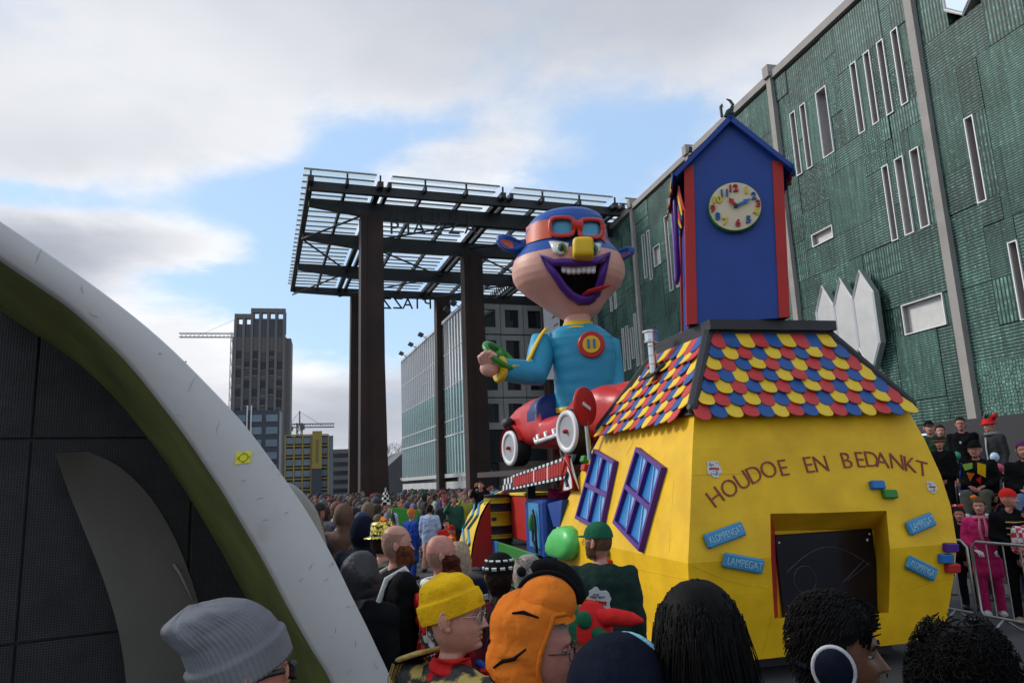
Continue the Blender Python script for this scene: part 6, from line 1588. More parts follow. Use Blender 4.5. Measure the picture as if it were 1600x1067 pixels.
# orange tiger hood
p = person('person in orange tiger onesie hood with black stripes and thin glasses', 826, 922, 2.05, 97, skin=sk_pink, top=c_or, legs=c_or, fat=.3, jk=1.1, hat=.03, ears=False)
glasses(p); hsurf(.004, lambda q: q.z > .055 and q.y > .03 and q.y < .09, .0, noise=.006).build('hair', h_grey, p.r, p.hm)
def hood_t0(z): return 4+2300*(z+.03)**2
def hood_open(q):
    w, fr, bk = prof_at(HP+NK, q.z); return not (q.z < .078 and math.degrees(math.atan2(q.y/fr, abs(q.x)/w)) > hood_t0(q.z))
def hoodcond(edge): return lambda q: not (q.y > edge and q.z < .082)
fold = lambda q: .034+.012*mnoise.noise(Vector((q.x*14, q.y*14, q.z*18)))+.008*math.sin(q.z*46+q.y*38)*(.4 if q.z > 0 else 1)+.012*max(0, -q.z-.06)*10
hd_ = hsurf(fold, hood_open, -.25, noise=.004, nz=90, nu=160).build('hood', c_or, p.r, p.hm)
MB().ell((0, .035, .125), (.080, .080, .070), 40, 26, fn=lambda v: v*(1+.05*mnoise.noise(v*28)+.02*math.sin(v.x*70))).build('hood_crest', c_or, hd_)
def hood_pt(t, z, lift=.003):
    w, fr, bk = prof_at(HP+NK, z); q = head_pt(rad(t), z, w, fr, bk, False); nrm = Vector((q.x*1.3, q.y, max(q.z, -.01))).normalized(); return q+nrm*(fold(q)+lift)
for ts in ([(-5, .02), (-20, .0), (-35, -.005), (-48, -.02)], [(8, .075), (-8, .085), (-22, .083)], [(-12, -.10), (-28, -.095), (-42, -.10)], [(20, -.15), (2, -.15), (-16, -.158)], [(-70, .03), (-84, .02), (-98, .025)], [(-60, -.06), (-76, -.055), (-90, -.06)], [(185, .02), (200, .0), (215, -.005)], [(192, -.10), (208, -.095), (222, -.10)]):
    n_ = len(ts); MB().tube([hood_pt(*a) for a in ts], [.0025]+[.0055]*(n_-2)+[.0025], 6).build('stripe', c_black, hd_)
MB().tube([(.004, .035+.088*math.cos(t), .125+.078*math.sin(t)) for t in np.linspace(rad(8), rad(150), 14)], [.004]+[.0065]*12+[.004], 6).build('stripe', c_black, hd_)
MB().tube([(-.035-.035*math.sin(t), .03+.088*math.cos(t), .125+.085*math.sin(t)) for t in np.linspace(rad(-8), rad(118), 14)], [.012]+[.024]*12+[.012], 8).build('mane', c_black, hd_)
def hood_xz(x, z, lift):
    w = prof_at(HP+NK, z)[0]; c = min(1, abs(x)/w)**(1/.86); t = math.degrees(math.acos(c)); return hood_pt(t if x > 0 else 180-t, z, lift)
MB().tube([hood_pt(hood_t0(z), z, .001) for z in np.linspace(-.15, .078, 20)]+[hood_pt(t, .080, .001) for t in np.linspace(hood_t0(.078)+6, 174-hood_t0(.078), 12)]+[hood_pt(180-hood_t0(z), z, .001) for z in np.linspace(.078, -.15, 20)], .007, 7).build('hood_hem', c_or, hd_)
# navy hood with pale blue trim
p = person('person in navy blue hood with a pale blue trim seen from behind', 956, 988, 1.80, 38, skin=sk_pale, top=c_navy, jk=1.1, hat=.03)
hd_ = hsurf(lambda q: .036+.012*max(0, q.y/.09)*0+.006*math.sin(q.z*40), lambda q: not (q.y > .07 and q.z < .075), -.25, noise=.003, nz=60, nu=96).build('hood', c_navy, p.r, p.hm)
def hedge(off, y): return [((.075+off)*math.cos(t)*1.25, y-.02*math.sin(t), .002+(.118+off)*math.sin(t)-.0) for t in np.linspace(rad(-50), rad(230), 28)]
MB().tube(hedge(.018, .082), .009, 8).build('hood_trim', cloth('trim_pale_blue', (.22, .48, .58)), hd_)
# woman with long dark hair
p = person('woman with long straight dark hair seen from behind by the yellow float', 1087, 913, 1.85, 12, skin=sk_mid, top=c_black, jk=1.05, hat=.012)
hsurf(.022, lambda q: hairline(q, .07, .04, -.11, -.2), -.2, noise=.003).build('hair', h_black, p.r, p.hm)
def lh(i):
    t = rad(PR.uniform(-205, 25)); c, s = math.cos(t), math.sin(t); r_ = PR.uniform(.88, 1.08); w = PR.uniform(-.01, .01)
    zz = PR.uniform(.0, .126); k = math.sqrt(max(0, 1-(zz/.135)**2))
    p0 = Vector((c*.088*k*r_, s*.108*k*r_-.0, zz)); L = PR.uniform(.30, .50)
    k = math.sqrt(max(0, 1-(zz/.128)**2)); p0 = Vector((c*.104*k, s*.127*k-.006, zz+.017)); return [p0+Vector((-c*.03, -s*.035, .002+.008*k)), p0, Vector((c*.106*r_, s*.128*r_, -.03)), Vector((c*.112*r_+w, s*.128*r_-.012, -.15)), Vector((c*.135*r_+w, s*.125*r_-.02, -.15-L*.5)), Vector((c*.15*r_+2*w, s*.13*r_-.03, -.15-L))]
strands(p, h_black, 800, lh, .0045)
def fly(i):
    a_ = lh(i); w_ = PR.uniform(-.02, .02); return [v+Vector((w_*k_*.5, PR.uniform(-.004, .006)-.004*k_, 0)) for k_, v in enumerate(a_)]
strands(p, h_black, 260, fly, .0018, 'loose_hair')
MB().rbox((.088, .02, -.005), (.008, .02, .03), .003).build('hair_clip', M('clip_silver', (.5, .5, .5), .3, .8), p.r, p.hm)
# man with ear muffs
p = person('smiling dark haired man in profile wearing navy ear muffs and a beige coat', 1290, 926, 1.96, 114, skin=sk_brown, top=c_beige, jk=1.05, hat=.02)
hsurf(lambda q: .016+.020*max(0, q.z-.04)*10*(1 if q.y > -.02 else .5)*.6, lambda q: hairline(q, .066, .03, -.03, -.07), -.09, noise=.003, seed=4).build('hair', h_black, p.r, p.hm)
def fuzz(P, m, n, off, ln, r=.0028, zlo=-.08, back=True, **k):
    def f(i):
        while True:
            t = PR.uniform(0, 2*math.pi); z = PR.uniform(zlo, .1255) if PR.random() < .5 else .1258-.075*PR.random()**2; w, fr, bk = prof_at(HP, z); q = head_pt(t, z, w, fr, bk, False)
            if hairline(q, **k): break
        nrm = Vector((q.x*1.3, q.y, max(q.z, -.01))).normalized(); dn = Vector((PR.uniform(-.15, .15), -.45+PR.uniform(-.15, .15), -.8))
        a = q+nrm*(off*.9+.14*max(0, z-.04)); return [a, a+(nrm*.28+dn*.6)*ln*.5+nrm*.002, a+(nrm*.08+dn)*ln]
    return strands(P, m, n, f, r, 'hair_strands')
fuzz(p, h_black, 1800, .021, .026, .0022, front=.066, temple=.03, burn=-.03, back=-.07)
def quiff(i):
    x = PR.uniform(-.065, .065); y = PR.uniform(-.04, .075); z = .118-.9*x*x/.08-.35*max(0, y)**2/.06-.012
    return [Vector((x, y, z-.01)), Vector((x*1.05, y+.012, z+.022)), Vector((x*1.1+PR.uniform(-.006, .006), y+.034, z+.028+PR.uniform(-.008, .006)))]
strands(p, h_black, 320, quiff, .004)
for s in (-1, 1): MB().tube([(s*.014, .098, .020), (s*.034, .0955, .025), (s*.056, .080, .019)], [.003, .005, .002], 6, flat=.5).build('eyebrow', h_black, p.r, p.hm)
m_stub = M('stubble', (.05, .026, .018), .8, var=.3, vs=90)
hsurf(.0018, lambda q: q.y > .0 and (-.125 < q.z < -.085 or (abs(q.x) > .045 and q.z < -.05)) or (q.y > .06 and abs(q.x) < .03 and -.058 < q.z < -.05), -.123, nz=70).build('stubble', m_stub, p.r, p.hm) if False else None
MB().tube([(-.02, .107, -.052), (0, .1085, -.050), (.02, .107, -.052)], [.0012, .0028, .0012], 6).build('moustache', h_black, p.r, p.hm)
for s in (-1, 1):
    em_ = MB().ell((s*.101, -.012, -.022), (.026, .046, .052), 20, 12).build('ear_muff', c_navy, p.r, p.hm)
    MB().tube([(s*.102, -.012+.048*math.cos(t), -.022+.054*math.sin(t)) for t in [2*math.pi*k/28 for k in range(28)]], .0055, 6, closed=True).build('muff_edge', cloth('muff_white', (.5, .5, .52)), em_)
MB().tube([(.092*math.cos(t), -.10*abs(math.sin(t))-.02, -.03-.01*math.sin(t)) for t in np.linspace(math.pi, 2*math.pi, 16)], .008, 6).build('muff_band', c_navy, p.r, p.hm)
b = MB(); b.tube([(.085*math.cos(t), -.01+.092*math.sin(t), 1.455-.02*math.sin(t)) for t in [2*math.pi*k/20 for k in range(20)]], .030, 8, closed=True); b.build('scarf', c_scarf, p.r)
b = MB(); b.tube([(.105*math.cos(t), -.015+.10*math.sin(t), 1.425-.02*math.sin(t)) for t in [2*math.pi*k/20 for k in range(20)]], .036, 8, closed=True); b.build('coat_collar', c_beige, p.r)
# curly hair
p = person('person with a big mop of dark curly hair at the right front', 1497, 985, 1.7, 20, skin=sk_brown, top=c_black, hat=.02)
hsurf(.022, lambda q: hairline(q, .05, .02, -.06, -.12), -.13, noise=.012, seed=9).build('hair', h_black, p.r, p.hm)
def curl(i):
    t = PR.uniform(0, 2*math.pi); z = PR.uniform(-.09, .14); k = math.sqrt(max(.05, 1-(max(z, 0)/.16)**2))
    c = Vector((math.cos(t)*.100*k, math.sin(t)*.118*k-.01, z+.008)); a = PR.uniform(0, 6); r_ = PR.uniform(.006, .016); n_ = Vector((math.cos(t)*k, math.sin(t)*k, z*5)).normalized()
    if c.y > .05 and z < .05: c.y = -.06
    u = n_.cross(Vector((.3, .2, 1))).normalized(); v = n_.cross(u)
    return [c+u*r_*math.cos(a+q*.8)+v*r_*math.sin(a+q*.8)+n_*(.004+.004*q) for q in range(8)]
strands(p, h_black, 1500, curl, .0025)
# jester hat
p = person('person in red and green jester hat with yellow horns behind the navy hood', 914, 934, 3.0, 20, skin=sk_pale, top=c_green, hat=.04, hi=False)
hw = dict(zmin=.0, noise=.002)
ht = hsurf(.035, lambda q: q.z > .0 and q.x >= -.01, **hw).build('jester_hat', c_red, p.r, p.hm)
hsurf(.0352, lambda q: q.z > .0 and q.x < -.01, **hw).build('hat_half', c_cap, ht)
MB().tube([(-.01, y, z) for y, z in [(.125*math.cos(t), .005+.160*math.sin(t)) for t in np.linspace(0, math.pi, 20)]], .009, 6).build('hat_piping', c_yel, ht)
MB().tube([(-.06, -.06, .10), (-.12, -.08, .10), (-.19, -.09, .105)], [.045, .04, .032], 12).build('horn', M('horn_orange', (.70, .34, .02), .8), ht)
MB().tube([(.07, -.05, .09), (.14, -.06, .10), (.22, -.07, .095), (.27, -.075, .09)], [.04, .038, .03, .008], 12).build('horn', c_red, ht)
MB().tube([(.06, -.10, .04), (.16, -.14, .0), (.24, -.15, -.02)], [.03, .03, .025], 10).ell((.20, -.16, -.03), (.05, .04, .045), 12, 8).build('horn', c_cap, ht)
MB().ell((.02, -.12, .095), (.035, .03, .04), 12, 8).build('hat_ball', c_cap, ht); MB().ell((.175, -.17, -.03), (.045, .04, .042), 14, 10).build('hat_bobble', c_beige, ht)
# crew man in green beside the float
p = person('man in dark green sweatshirt and green cap walking beside the yellow float', 932, 815, 5.35, 14, turn=-62, skin=sk_pink, top=c_green, jk=1.12, legs=c_black, hat=.012)
cp = hsurf(.014, lambda q: q.z > .028, .02).build('cap', c_cap, p.r, p.hm)
MB().prism([(-.072, .07), (-.06, .12), (-.03, .155), (0, .165), (.03, .155), (.06, .12), (.072, .07)], .030, .038, ax='z').build('cap_peak', c_cap, cp)
glasses(p); beard(p, h_brown, .006)
hsurf(.004, lambda q: q.z > -.06 and q.y < .01 and q.z < .04, -.07).build('hair', h_brown, p.r, p.hm)
crest(p.r, Matrix.Translation((.0, -.152, 1.235)) @ Matrix.Rotation(rad(4), 4, 'X'), .088, 5)
# backpack man
p = person('bald bearded man with white straps over a black coat and mustard trousers', 617, 821, 5.2, 62, turn=12, skin=sk_pale, top=c_black, legs=c_must, jk=1.1)
beard(p, h_ginger, .022); hsurf(.0035, lambda q: hairline(q, .09, .05, -.04, -.08) and q.z < .075-.02*mnoise.noise(q*30), -.09, noise=.001, nu=96, nz=70).build('hair', hairm('hair_cropped', (.27, .155, .115)), p.r, p.hm)
b = MB()
for s in (-1, 1): b.tube([(s*.12, .14, 1.1), (s*.13, .12, 1.33), (s*.125, .02, 1.478), (s*.12, -.10, 1.42), (s*.11, -.165, 1.25), (s*.12, -.15, .98)], .020, 6, flat=.4)
b.build('strap', c_white, p.r)
# black puffer coat
p = person('person in black puffer coat with hood up beside the pale shelter arch', 562, 863, 4.6, 25, skin=sk_pale, top=c_black, legs=c_black, jk=1.25, hat=.03)
b = hsurf(lambda q: .040+.004*math.sin(q.z*55+q.x*22), lambda q: not (q.y > .05 and q.z < .07), -.25, nz=60, noise=.006).build('hood', M('puffer_black', (.013, .013, .015), .5, var=.2, bump=.2, bs=12), p.r, p.hm)
# navy hood
p = person('person in navy hooded coat facing away behind the puffer coat', 566, 806, 7.0, 10, skin=sk_pale, top=c_navy, jk=1.2, hat=.03, hi=False)
hsurf(.04, lambda q: not (q.y > .05 and q.z < .07), -.25).build('hood', c_navy, p.r, p.hm)
# gold sequin hat
p = person('person in glittering gold sequin hat and olive grey coat', 596, 814, 6.3, 30, skin=sk_pale, top=c_olive, hat=.05, hi=False)
m_seq = bpy.data.materials.new('gold_sequins'); m_seq.use_nodes = True
_n = m_seq.node_tree; _b = _n.nodes['Principled BSDF']; _v = _n.nodes.new('ShaderNodeTexVoronoi'); _v.inputs['Scale'].default_value = 60; _t = _n.nodes.new('ShaderNodeTexCoord'); _n.links.new(_t.outputs['Object'], _v.inputs['Vector'])
_r = _n.nodes.new('ShaderNodeValToRGB'); _r.color_ramp.elements[0].color = (.06, .045, .005, 1); _r.color_ramp.elements[1].color = (.9, .7, .12, 1); _r.color_ramp.elements[0].position = .35; _r.color_ramp.elements[1].position = .7
_n.links.new(_v.outputs['Color'], _r.inputs[0]); _n.links.new(_r.outputs[0], _b.inputs['Base Color']); _b.inputs['Metallic'].default_value = .6; _b.inputs['Roughness'].default_value = .25
ht = MB().lathe([(.155, .035), (.16, .04), (.13, .048), (.108, .055), (.104, .10), (.10, .15), (.09, .168), (.0, .172)], 32).build('sequin_hat', m_seq, p.r, p.hm)
MB().lathe([(.106, .05), (.1085, .055), (.1065, .075), (.104, .08)], 28).build('hat_band', c_cap, ht); MB().tube([(-.04, .03, .17), (0, 0, .195), (.05, -.02, .175)], .02, 6).build('hat_feather', c_or, ht)
hair_short(p, h_dark)
# red bearded bald man in a patterned jacket
p = person('bald man with dark red beard in black, white and red patterned jacket', 686, 836, 4.9, 72, skin=sk_pink, top=M('jacket_patterned', (.02, .02, .02), .8, var=.2, bump=.3, col2=(.6, .6, .6), c2s=14, c2t=(.5, .53)), jk=1.08)
beard(p, hairm('beard_dark_red', (.055, .012, .006)), .030, up=-.045); hsurf(.003, lambda q: hairline(q, .05, .0, -.05, -.08) and q.z < .02, -.09, nu=96, nz=70).build('hair', hairm('hair_cropped', (.27, .155, .115)), p.r, p.hm)
b = MB(); b.tube([(.11*math.cos(t), .0+.10*math.sin(t), 1.45) for t in [2*math.pi*k/20 for k in range(20)]], .032, 8, closed=True); b.build('scarf', c_white, p.r)
b = MB()
for i in range(40): b.box((PR.uniform(-.14, .14), -.140+PR.uniform(-.006, .006), PR.uniform(.95, 1.38)), (.05, .02, .03), R=Matrix.Rotation(PR.uniform(0, 3), 3, 'Y'))
b.build('patch', c_red, p.r)['kind'] = 'stuff'
# blond
p = person('person with straight blond bobbed hair facing the float', 716, 846, 6.0, 20, skin=sk_pale, top=c_navy, hat=.012, hi=False)
hsurf(.016, lambda q: hairline(q, .07, .03, -.1, -.14), -.15, noise=.005).build('hair', h_blond, p.r, p.hm)
strands(p, h_blond, 160, lambda i: (lambda t: [Vector((.03*math.cos(t), .03*math.sin(t)-.01, .14)), Vector((.075*math.cos(t), .09*math.sin(t), .10)), Vector((.095*math.cos(t), .115*math.sin(t), .0)), Vector((.098*math.cos(t), .112*math.sin(t), -.13))])(rad(PR.uniform(-200, 20))), .006)
# chequered cap
p = person('person in black and white chequered cap and burgundy coat near the float', 779, 864, 4.5, 15, skin=sk_pale, top=c_burg, hat=.02)
hsurf(.014, lambda q: hairline(q, .07, .03, -.08, -.16), -.2, noise=.006).build('hair', h_dark, p.r, p.hm)
cp = hsurf(.028, lambda q: q.z > .035, .03).build('cap', c_black, p.r, p.hm); b = MB()
for i in range(12):
    t = 2*math.pi*i/12
    for zz, rr in ((.055, .0), (.098, .5)):
        k = math.sqrt(1-(zz/.155)**2); tt = t+rr*.5; c = Vector((.107*k*math.cos(tt), .127*k*math.sin(tt)-.005, zz)); b.box(c, (.030, .012, .026), R=basis((-math.sin(tt), math.cos(tt), 0), (math.cos(tt)*.5, math.sin(tt)*.5, 1)))
b.build('check', c_white, cp)
# grey hair bun
p = person('person with grey blond hair tied up behind the orange hood', 824, 866, 4.3, 22, skin=sk_pale, top=c_black, hat=.012)
hsurf(.013, lambda q: hairline(q, .075, .04, -.06, -.10), -.12, noise=.004).build('hair', h_grey, p.r, p.hm)
strands(p, h_grey, 220, lambda i: (lambda t, z: [Vector((.09*math.cos(t)*math.sqrt(1-(z/.15)**2), .112*math.sin(t)*math.sqrt(1-(z/.15)**2), z)), Vector((.055*math.cos(t), -.07+.05*math.sin(t), z*.5+.05)), Vector((0, -.118, .045))])(rad(PR.uniform(-190, 10)), PR.uniform(-.07, .13)), .0035)
MB().ell((0, -.125, .05), (.03, .025, .03), 12, 8).build('hair_tie', c_black, p.r, p.hm)
# ================================================================== the far crowd, the procession and the stand
m_objc = M('crowd_cloth', (.1, .1, .1), .85, var=.22, vs=9, bump=.3, bs=20, obj=True)
def rnd_mat(n, cols, rough=.8):
    m = bpy.data.materials.new(n); m.use_nodes = True; nt = m.node_tree; b = nt.nodes['Principled BSDF']; o = nt.nodes.new('ShaderNodeObjectInfo'); r = nt.nodes.new('ShaderNodeValToRGB'); r.color_ramp.interpolation = 'CONSTANT'
    e = r.color_ramp.elements; e[0].position = 0; e[0].color = (*cols[0], 1); e[1].position = 1/len(cols); e[1].color = (*cols[1], 1)
    for i in range(2, len(cols)): q = e.new(i/len(cols)); q.color = (*cols[i], 1)
    nt.links.new(o.outputs['Random'], r.inputs[0]); nt.links.new(r.outputs[0], b.inputs['Base Color']); b.inputs['Roughness'].default_value = rough; return m
m_ctr = rnd_mat('crowd_trousers', [(.02, .025, .045), (.012, .012, .013), (.06, .06, .065), (.03, .045, .09)])
m_chair = rnd_mat('crowd_hair', [(.02, .013, .01), (.06, .035, .02), (.008, .008, .008), (.12, .085, .05), (.07, .065, .06), (.035, .02, .012)])
m_chat = rnd_mat('crowd_hat', [(.22, .015, .02), (.012, .012, .012), (.02, .02, .025), (.015, .03, .09), (.14, .05, .02), (.10, .10, .11), (.012, .05, .03), (.05, .03, .02)])
m_cskin = rnd_mat('crowd_skin', [(.42, .21, .15), (.45, .2, .15), (.36, .18, .12), (.46, .24, .18), (.2, .1, .06)], .5)
CROWD = []
def crowd_base(pose, stance, head):
    caps = torso_caps(1.02, .80)+arm_caps(pose, 1.0); nT = len(caps)
    dx, dy = {'stand': (.10, 0.0), 'walk': (.10, .22)}[stance]
    for s in (-1, 1): caps += [((s*.088, 0, .88), .10, (s*dx, s*dy*.5+.01, .50), .075), ((s*dx, s*dy*.5+.01, .50), .072, (s*dx, s*dy-.02, .08), .06)]
    nL = len(caps)
    for s in (-1, 1): caps += [((s*dx, s*dy-.03, .05), .05, (s*dx, s*dy+.10, .04), .042)]
    nS = len(caps)
    caps += [((0, -.01, 1.40), .06, (0, .005, 1.52), .056)]
    for s, ps in ((-1, pose[0]), (1, pose[1])):
        e, w = [Vector((s*q[0], q[1], q[2])) for q in ARMS[ps][1:]]; dd = (w-e).normalized(); caps += [(w+dd*.02, .034, w+dd*.11, .03)]
    me = skin_over(caps, .034, 3, .006, len(CROWD))
    n = len(me.polygons); cen = np.zeros(n*3); me.polygons.foreach_get('center', cen); cen = cen.reshape(-1, 3); best = np.full(n, 9.0); mi = np.zeros(n, int)
    for k, (a, ra, b_, rb) in enumerate(caps):
        a, b_ = np.array(a), np.array(b_); ab = b_-a; t = np.clip(((cen-a)@ab)/max(1e-9, ab@ab), 0, 1); d = np.linalg.norm(cen-(a+t[:, None]*ab), axis=1)-(ra+(rb-ra)*t)
        q = d < best; best[q] = d[q]; mi[q] = 0 if k < nT else 1 if k < nL else 4 if k < nS else 2
    b = MB(); co = np.zeros(len(me.vertices)*3); me.vertices.foreach_get('co', co); b.add(co.reshape(-1, 3).tolist(), [tuple(p.vertices) for p in me.polygons], 0, True); b.mi[:] = mi.tolist()
    zs = [(z, *prof_at(HP, z)) for z in [.126, .12, .108, .09]+list(np.linspace(.07, -.118, 17))+[-.123]]+NK[:3]
    nu = 24; rows = [[head_pt(2*math.pi*j/nu, z, w, fr, bk)+Vector((0, .015, EYE_Z)) for j in range(nu)] for z, w, fr, bk in zs]
    b.sheet(rows[::-1], 2, True, True); b.add(rows[0], [tuple(range(nu))], 2, True)
    def shell(o, c, zm, mi_, **k):
        h = hsurf(o, c, zm, nu=28, nz=16, **k); b.add([Vector(v)+Vector((0, .015, EYE_Z)) for v in h.v], h.f, mi_, True)
    if head == 'short': shell(.013, hairline, -.11, 3, noise=.005)
    if head == 'long': shell(.018, lambda q: hairline(q, .07, .03, -.14, -.25), -.25, 3, noise=.008)
    if head == 'beanie': shell(.02, lambda q: q.z > .03, .02, 5); shell(.008, lambda q: hairline(q), -.1, 3)
    if head == 'hood': shell(.035, lambda q: not (q.y > .05 and q.z < .07), -.25, 0)
    if head == 'cap': shell(.016, lambda q: q.z > .035, .03, 5); b.rbox((0, .14, EYE_Z+.04), (.13, .10, .012), .004, 5)
    if head == 'tophat': b.lathe([(.15, .055), (.15, .065), (.10, .07), (.095, .15), (.10, .17), (.0, .172)], 20, c=(0, .015, EYE_Z), mi=5)
    bpy.data.meshes.remove(me)
    return b.mesh('person', [m_objc, m_ctr, m_cskin, m_chair, m_shoe, m_chat])
for pose, st_, hd_ in ((('down', 'down'), 'stand', 'short'), (('pocket', 'pocket'), 'stand', 'long'), (('front', 'front'), 'stand', 'beanie'), (('pocket', 'front'), 'stand', 'hood'), (('raise', 'raise'), 'stand', 'short'), (('down', 'pocket'), 'stand', 'cap'), (('down', 'raise'), 'stand', 'long'), (('front', 'down'), 'stand', 'short'), (('down', 'down'), 'stand', 'long')):
    CROWD.append((crowd_base(pose, st_, hd_), hd_, pose))
COLN = {'black': (.012, .012, .013), 'navy': (.018, .025, .06), 'grey': (.10, .10, .105), 'red': (.25, .015, .02), 'orange': (.36, .085, .02), 'yellow': (.36, .25, .03), 'green': (.02, .09, .035), 'white': (.36, .36, .36), 'pink': (.36, .08, .15), 'brown': (.10, .06, .035), 'sky-blue': (.25, .38, .6), 'purple': (.10, .03, .15)}
HDN = {'short': 'short hair', 'long': 'long hair', 'beanie': 'knit hat', 'hood': 'hood up', 'cap': 'peaked cap', 'tophat': 'top hat'}
CNT = {}
def crowd_person(x, y, az, ci, col, where, group, s=1.0, base=0.0):
    me, hd_, pose = CROWD[ci]
    o = bpy.data.objects.new('person', me); COL.objects.link(o); o.matrix_world = Matrix.Translation((x, y, base)) @ Matrix.Rotation(-az, 4, 'Z') @ Matrix.Scale(s, 4)
    c = COLN[col]; o.color = (*[v*PR.uniform(.75, 1.25) for v in c], 1)
    az_ = math.degrees(math.atan2(x, y)); spot = ''
    if 'plaza crowd' in where:
        spot = ' left of big column' if az_ < -13.2 else ' below big column' if az_ < -9.6 else ' right of big column' if az_ < -4.8 else ' by the float'
        where = where.replace('in the near plaza crowd', 'in near crowd').replace('far back in the plaza crowd', 'in far crowd')
    tag(o, 'person in %s coat with %s%s %s%s' % (col, HDN[hd_], ', arms raised' if 'raise' in pose else '', where, spot), 'person', group)
    return o
cols = ['black']*10+['navy']*5+['grey']*3+['red']*3+['brown']*2+['orange']+['yellow']+['green']+['white']+['pink']+['purple']+['sky-blue']
def zone(n, f, where, group, azf, mind=.5, cols=cols):
    pts = []; tries = 0
    while len(pts) < n and tries < n*60:
        tries += 1; P = f()
        if any((P[0]-q[0])**2+(P[1]-q[1])**2 < mind**2 for q in pts): continue
        pts.append(P); crowd_person(P[0], P[1], azf(), PR.randrange(len(CROWD)), PR.choice(cols), where, group, PR.uniform(.93, 1.07))
def pick(x0, x1, d0, d1):
    def f():
        d = math.sqrt(PR.uniform(d0*d0, d1*d1)); P = PD(PR.uniform(x0, x1), 760, d); return (P.x, P.y)
    return f
zone(96, pick(490, 772, 25, 34), 'in the near plaza crowd', 'people in the near rows of the plaza crowd', lambda: rad(PR.uniform(60, 220)), .55)
zone(112, pick(480, 790, 34, 48), 'far back in the plaza crowd', 'people far back in the plaza crowd', lambda: rad(PR.uniform(60, 220)), .6)
zone(26, pick(478, 590, 9, 15), 'right of the shelter arch', 'people in the huddle right of the shelter arch', lambda: rad(PR.uniform(-20, 60)), .5, ['black']*5+['navy']*3+['grey', 'brown'])
zone(16, pick(505, 610, 15.5, 24), 'at the kerb beyond the shelter', 'people at the kerb beyond the shelter arch', lambda: rad(PR.uniform(20, 100)), .6)
zone(10, pick(690, 775, 20, 25), 'watching by the float front', 'people watching by the front of the float', lambda: rad(PR.uniform(90, 220)), .6)
# procession
def walker(label, px, py, d, az, top, legs, hat=None, **k):
    p = person(label, px, py, d, az, top=top, legs=legs, hi=False, **k); return p
p = walker('person in pale blue and white smock walking away along the parade route', 671, 788, 18.5, 12, c_lblue, sk_pale, stance='walk', hem=.50, jk=1.12, pose=('down', 'pocket')); hair_short(p, h_dark)
p = walker('person in pale blue smock with a tall chequered cone hat', 603, 783, 17.5, -20, c_lblue, c_white, jk=1.15, hat=.38, hem=.6, pose=('front', 'front'))
hat_ = MB(); 
for k in range(7):
    for j in range(8):
        t0, t1 = 2*math.pi*j/8, 2*math.pi*(j+1)/8; r0, r1 = .14*(1-k/7.4), .14*(1-(k+1)/7.4); z0, z1 = .05+.058*k, .05+.058*(k+1)
        hat_.add([(r0*math.cos(t0), r0*math.sin(t0), z0), (r0*math.cos(t1), r0*math.sin(t1), z0), (r1*math.cos(t1), r1*math.sin(t1), z1), (r1*math.cos(t0), r1*math.sin(t0), z1)], [(0, 1, 2, 3)], (j+k) % 2)
hat_.build('cone_hat', [c_white, c_black], p.r, p.hm)
p = walker('person in bright blue coat and orange hat beside the green board', 642, 796, 17, 40, c_blue, c_blue, hem=.4); knit_hat(p, c_or, ribs=20)
p = walker('person in orange and red costume crouched by the arched track piece', 705, 822, 15.5, 70, c_or, c_red); knit_hat(p, c_red, ribs=20)
p = walker('person in red costume with white trim near the float front', 697, 812, 16.8, 160, c_red, c_red, pose=('front', 'front')); hair_short(p, h_dark)
p = walker('person in blue costume walking behind the smock wearer', 655, 792, 21, 170, c_blue, c_dkjeans); hair_short(p, h_brown)
bdp = PD(629, 803, 19); bd_ = root('green_board', 'bright green board carried in the procession', 'board', Matrix.Translation((bdp.x, bdp.y, 0)) @ Matrix.Rotation(rad(-10), 4, 'Z'))
MB().rbox((0, 0, 1.12), (.78, .04, .8), .015, R=Matrix.Rotation(rad(8), 3, 'Y')).build('panel', M('board_green', (.03, .26, .02), .5, var=.05), bd_); MB().tube([(.1, .04, 0), (.12, .04, 1.0)], .02, 6).build('post', m_white, bd_)
# riders on the float deck
P = HF.W(*HF.onX(755, 810, -1.2)); dd = (P-EYE).dot(Dr(800, 533.5).normalized())
p = person('person in black crouched on the float behind the oil barrel', 752, 772, 17.3, 190, base=.77, H=1.35, top=c_black, skin=sk_pale, pose=('raise', 'raise'), hi=False); hair_short(p, h_dark)
p = person('person in pink and white top standing under the racing banner', 873, 771, 14.0, 200, base=.77, H=1.38, top=c_hot, skin=sk_pale, hi=False); hair_short(p, h_dark)

# ---------------------------------------------------------------- right hand side: barrier, spectators, stand
BX = 8.05
def barrier(y0, label):
    b = root('crowd_barrier', label, 'barrier', ST.m @ Matrix.Translation((BX, y0, 0)), 'steel crowd barriers along the route')
    f = MB(); L = 2.2; z0, z1 = .17, 1.08
    fr = [(0, .06, z0), (0, .02, z0+.06), (0, .02, z1-.08), (0, .10, z1), (0, L-.10, z1), (0, L-.02, z1-.08), (0, L-.02, z0+.06), (0, L-.06, z0)]
    f.tube(fr, .019, 8, closed=True); f.build('frame', m_galv, b)
    for i in range(8): MB().tube([(0, .25+.243*i, z0), (0, .25+.243*i, z1)], .0085, 6).build('bar', m_galv, b)
    for y in (.35, L-.35): MB().tube([(-.28, y, .02), (-.2, y, .04), (0, y, z0), (.2, y, .04), (.28, y, .02)], .016, 6).build('foot', m_galv, b)
barrier(8.3, 'steel crowd barrier nearest the yellow float corner'); barrier(6.06, 'steel crowd barrier at the right edge in front of the pink coat'); barrier(10.55, 'steel crowd barrier half hidden behind the yellow float'); barrier(12.8, 'steel crowd barrier hidden deepest behind the float')
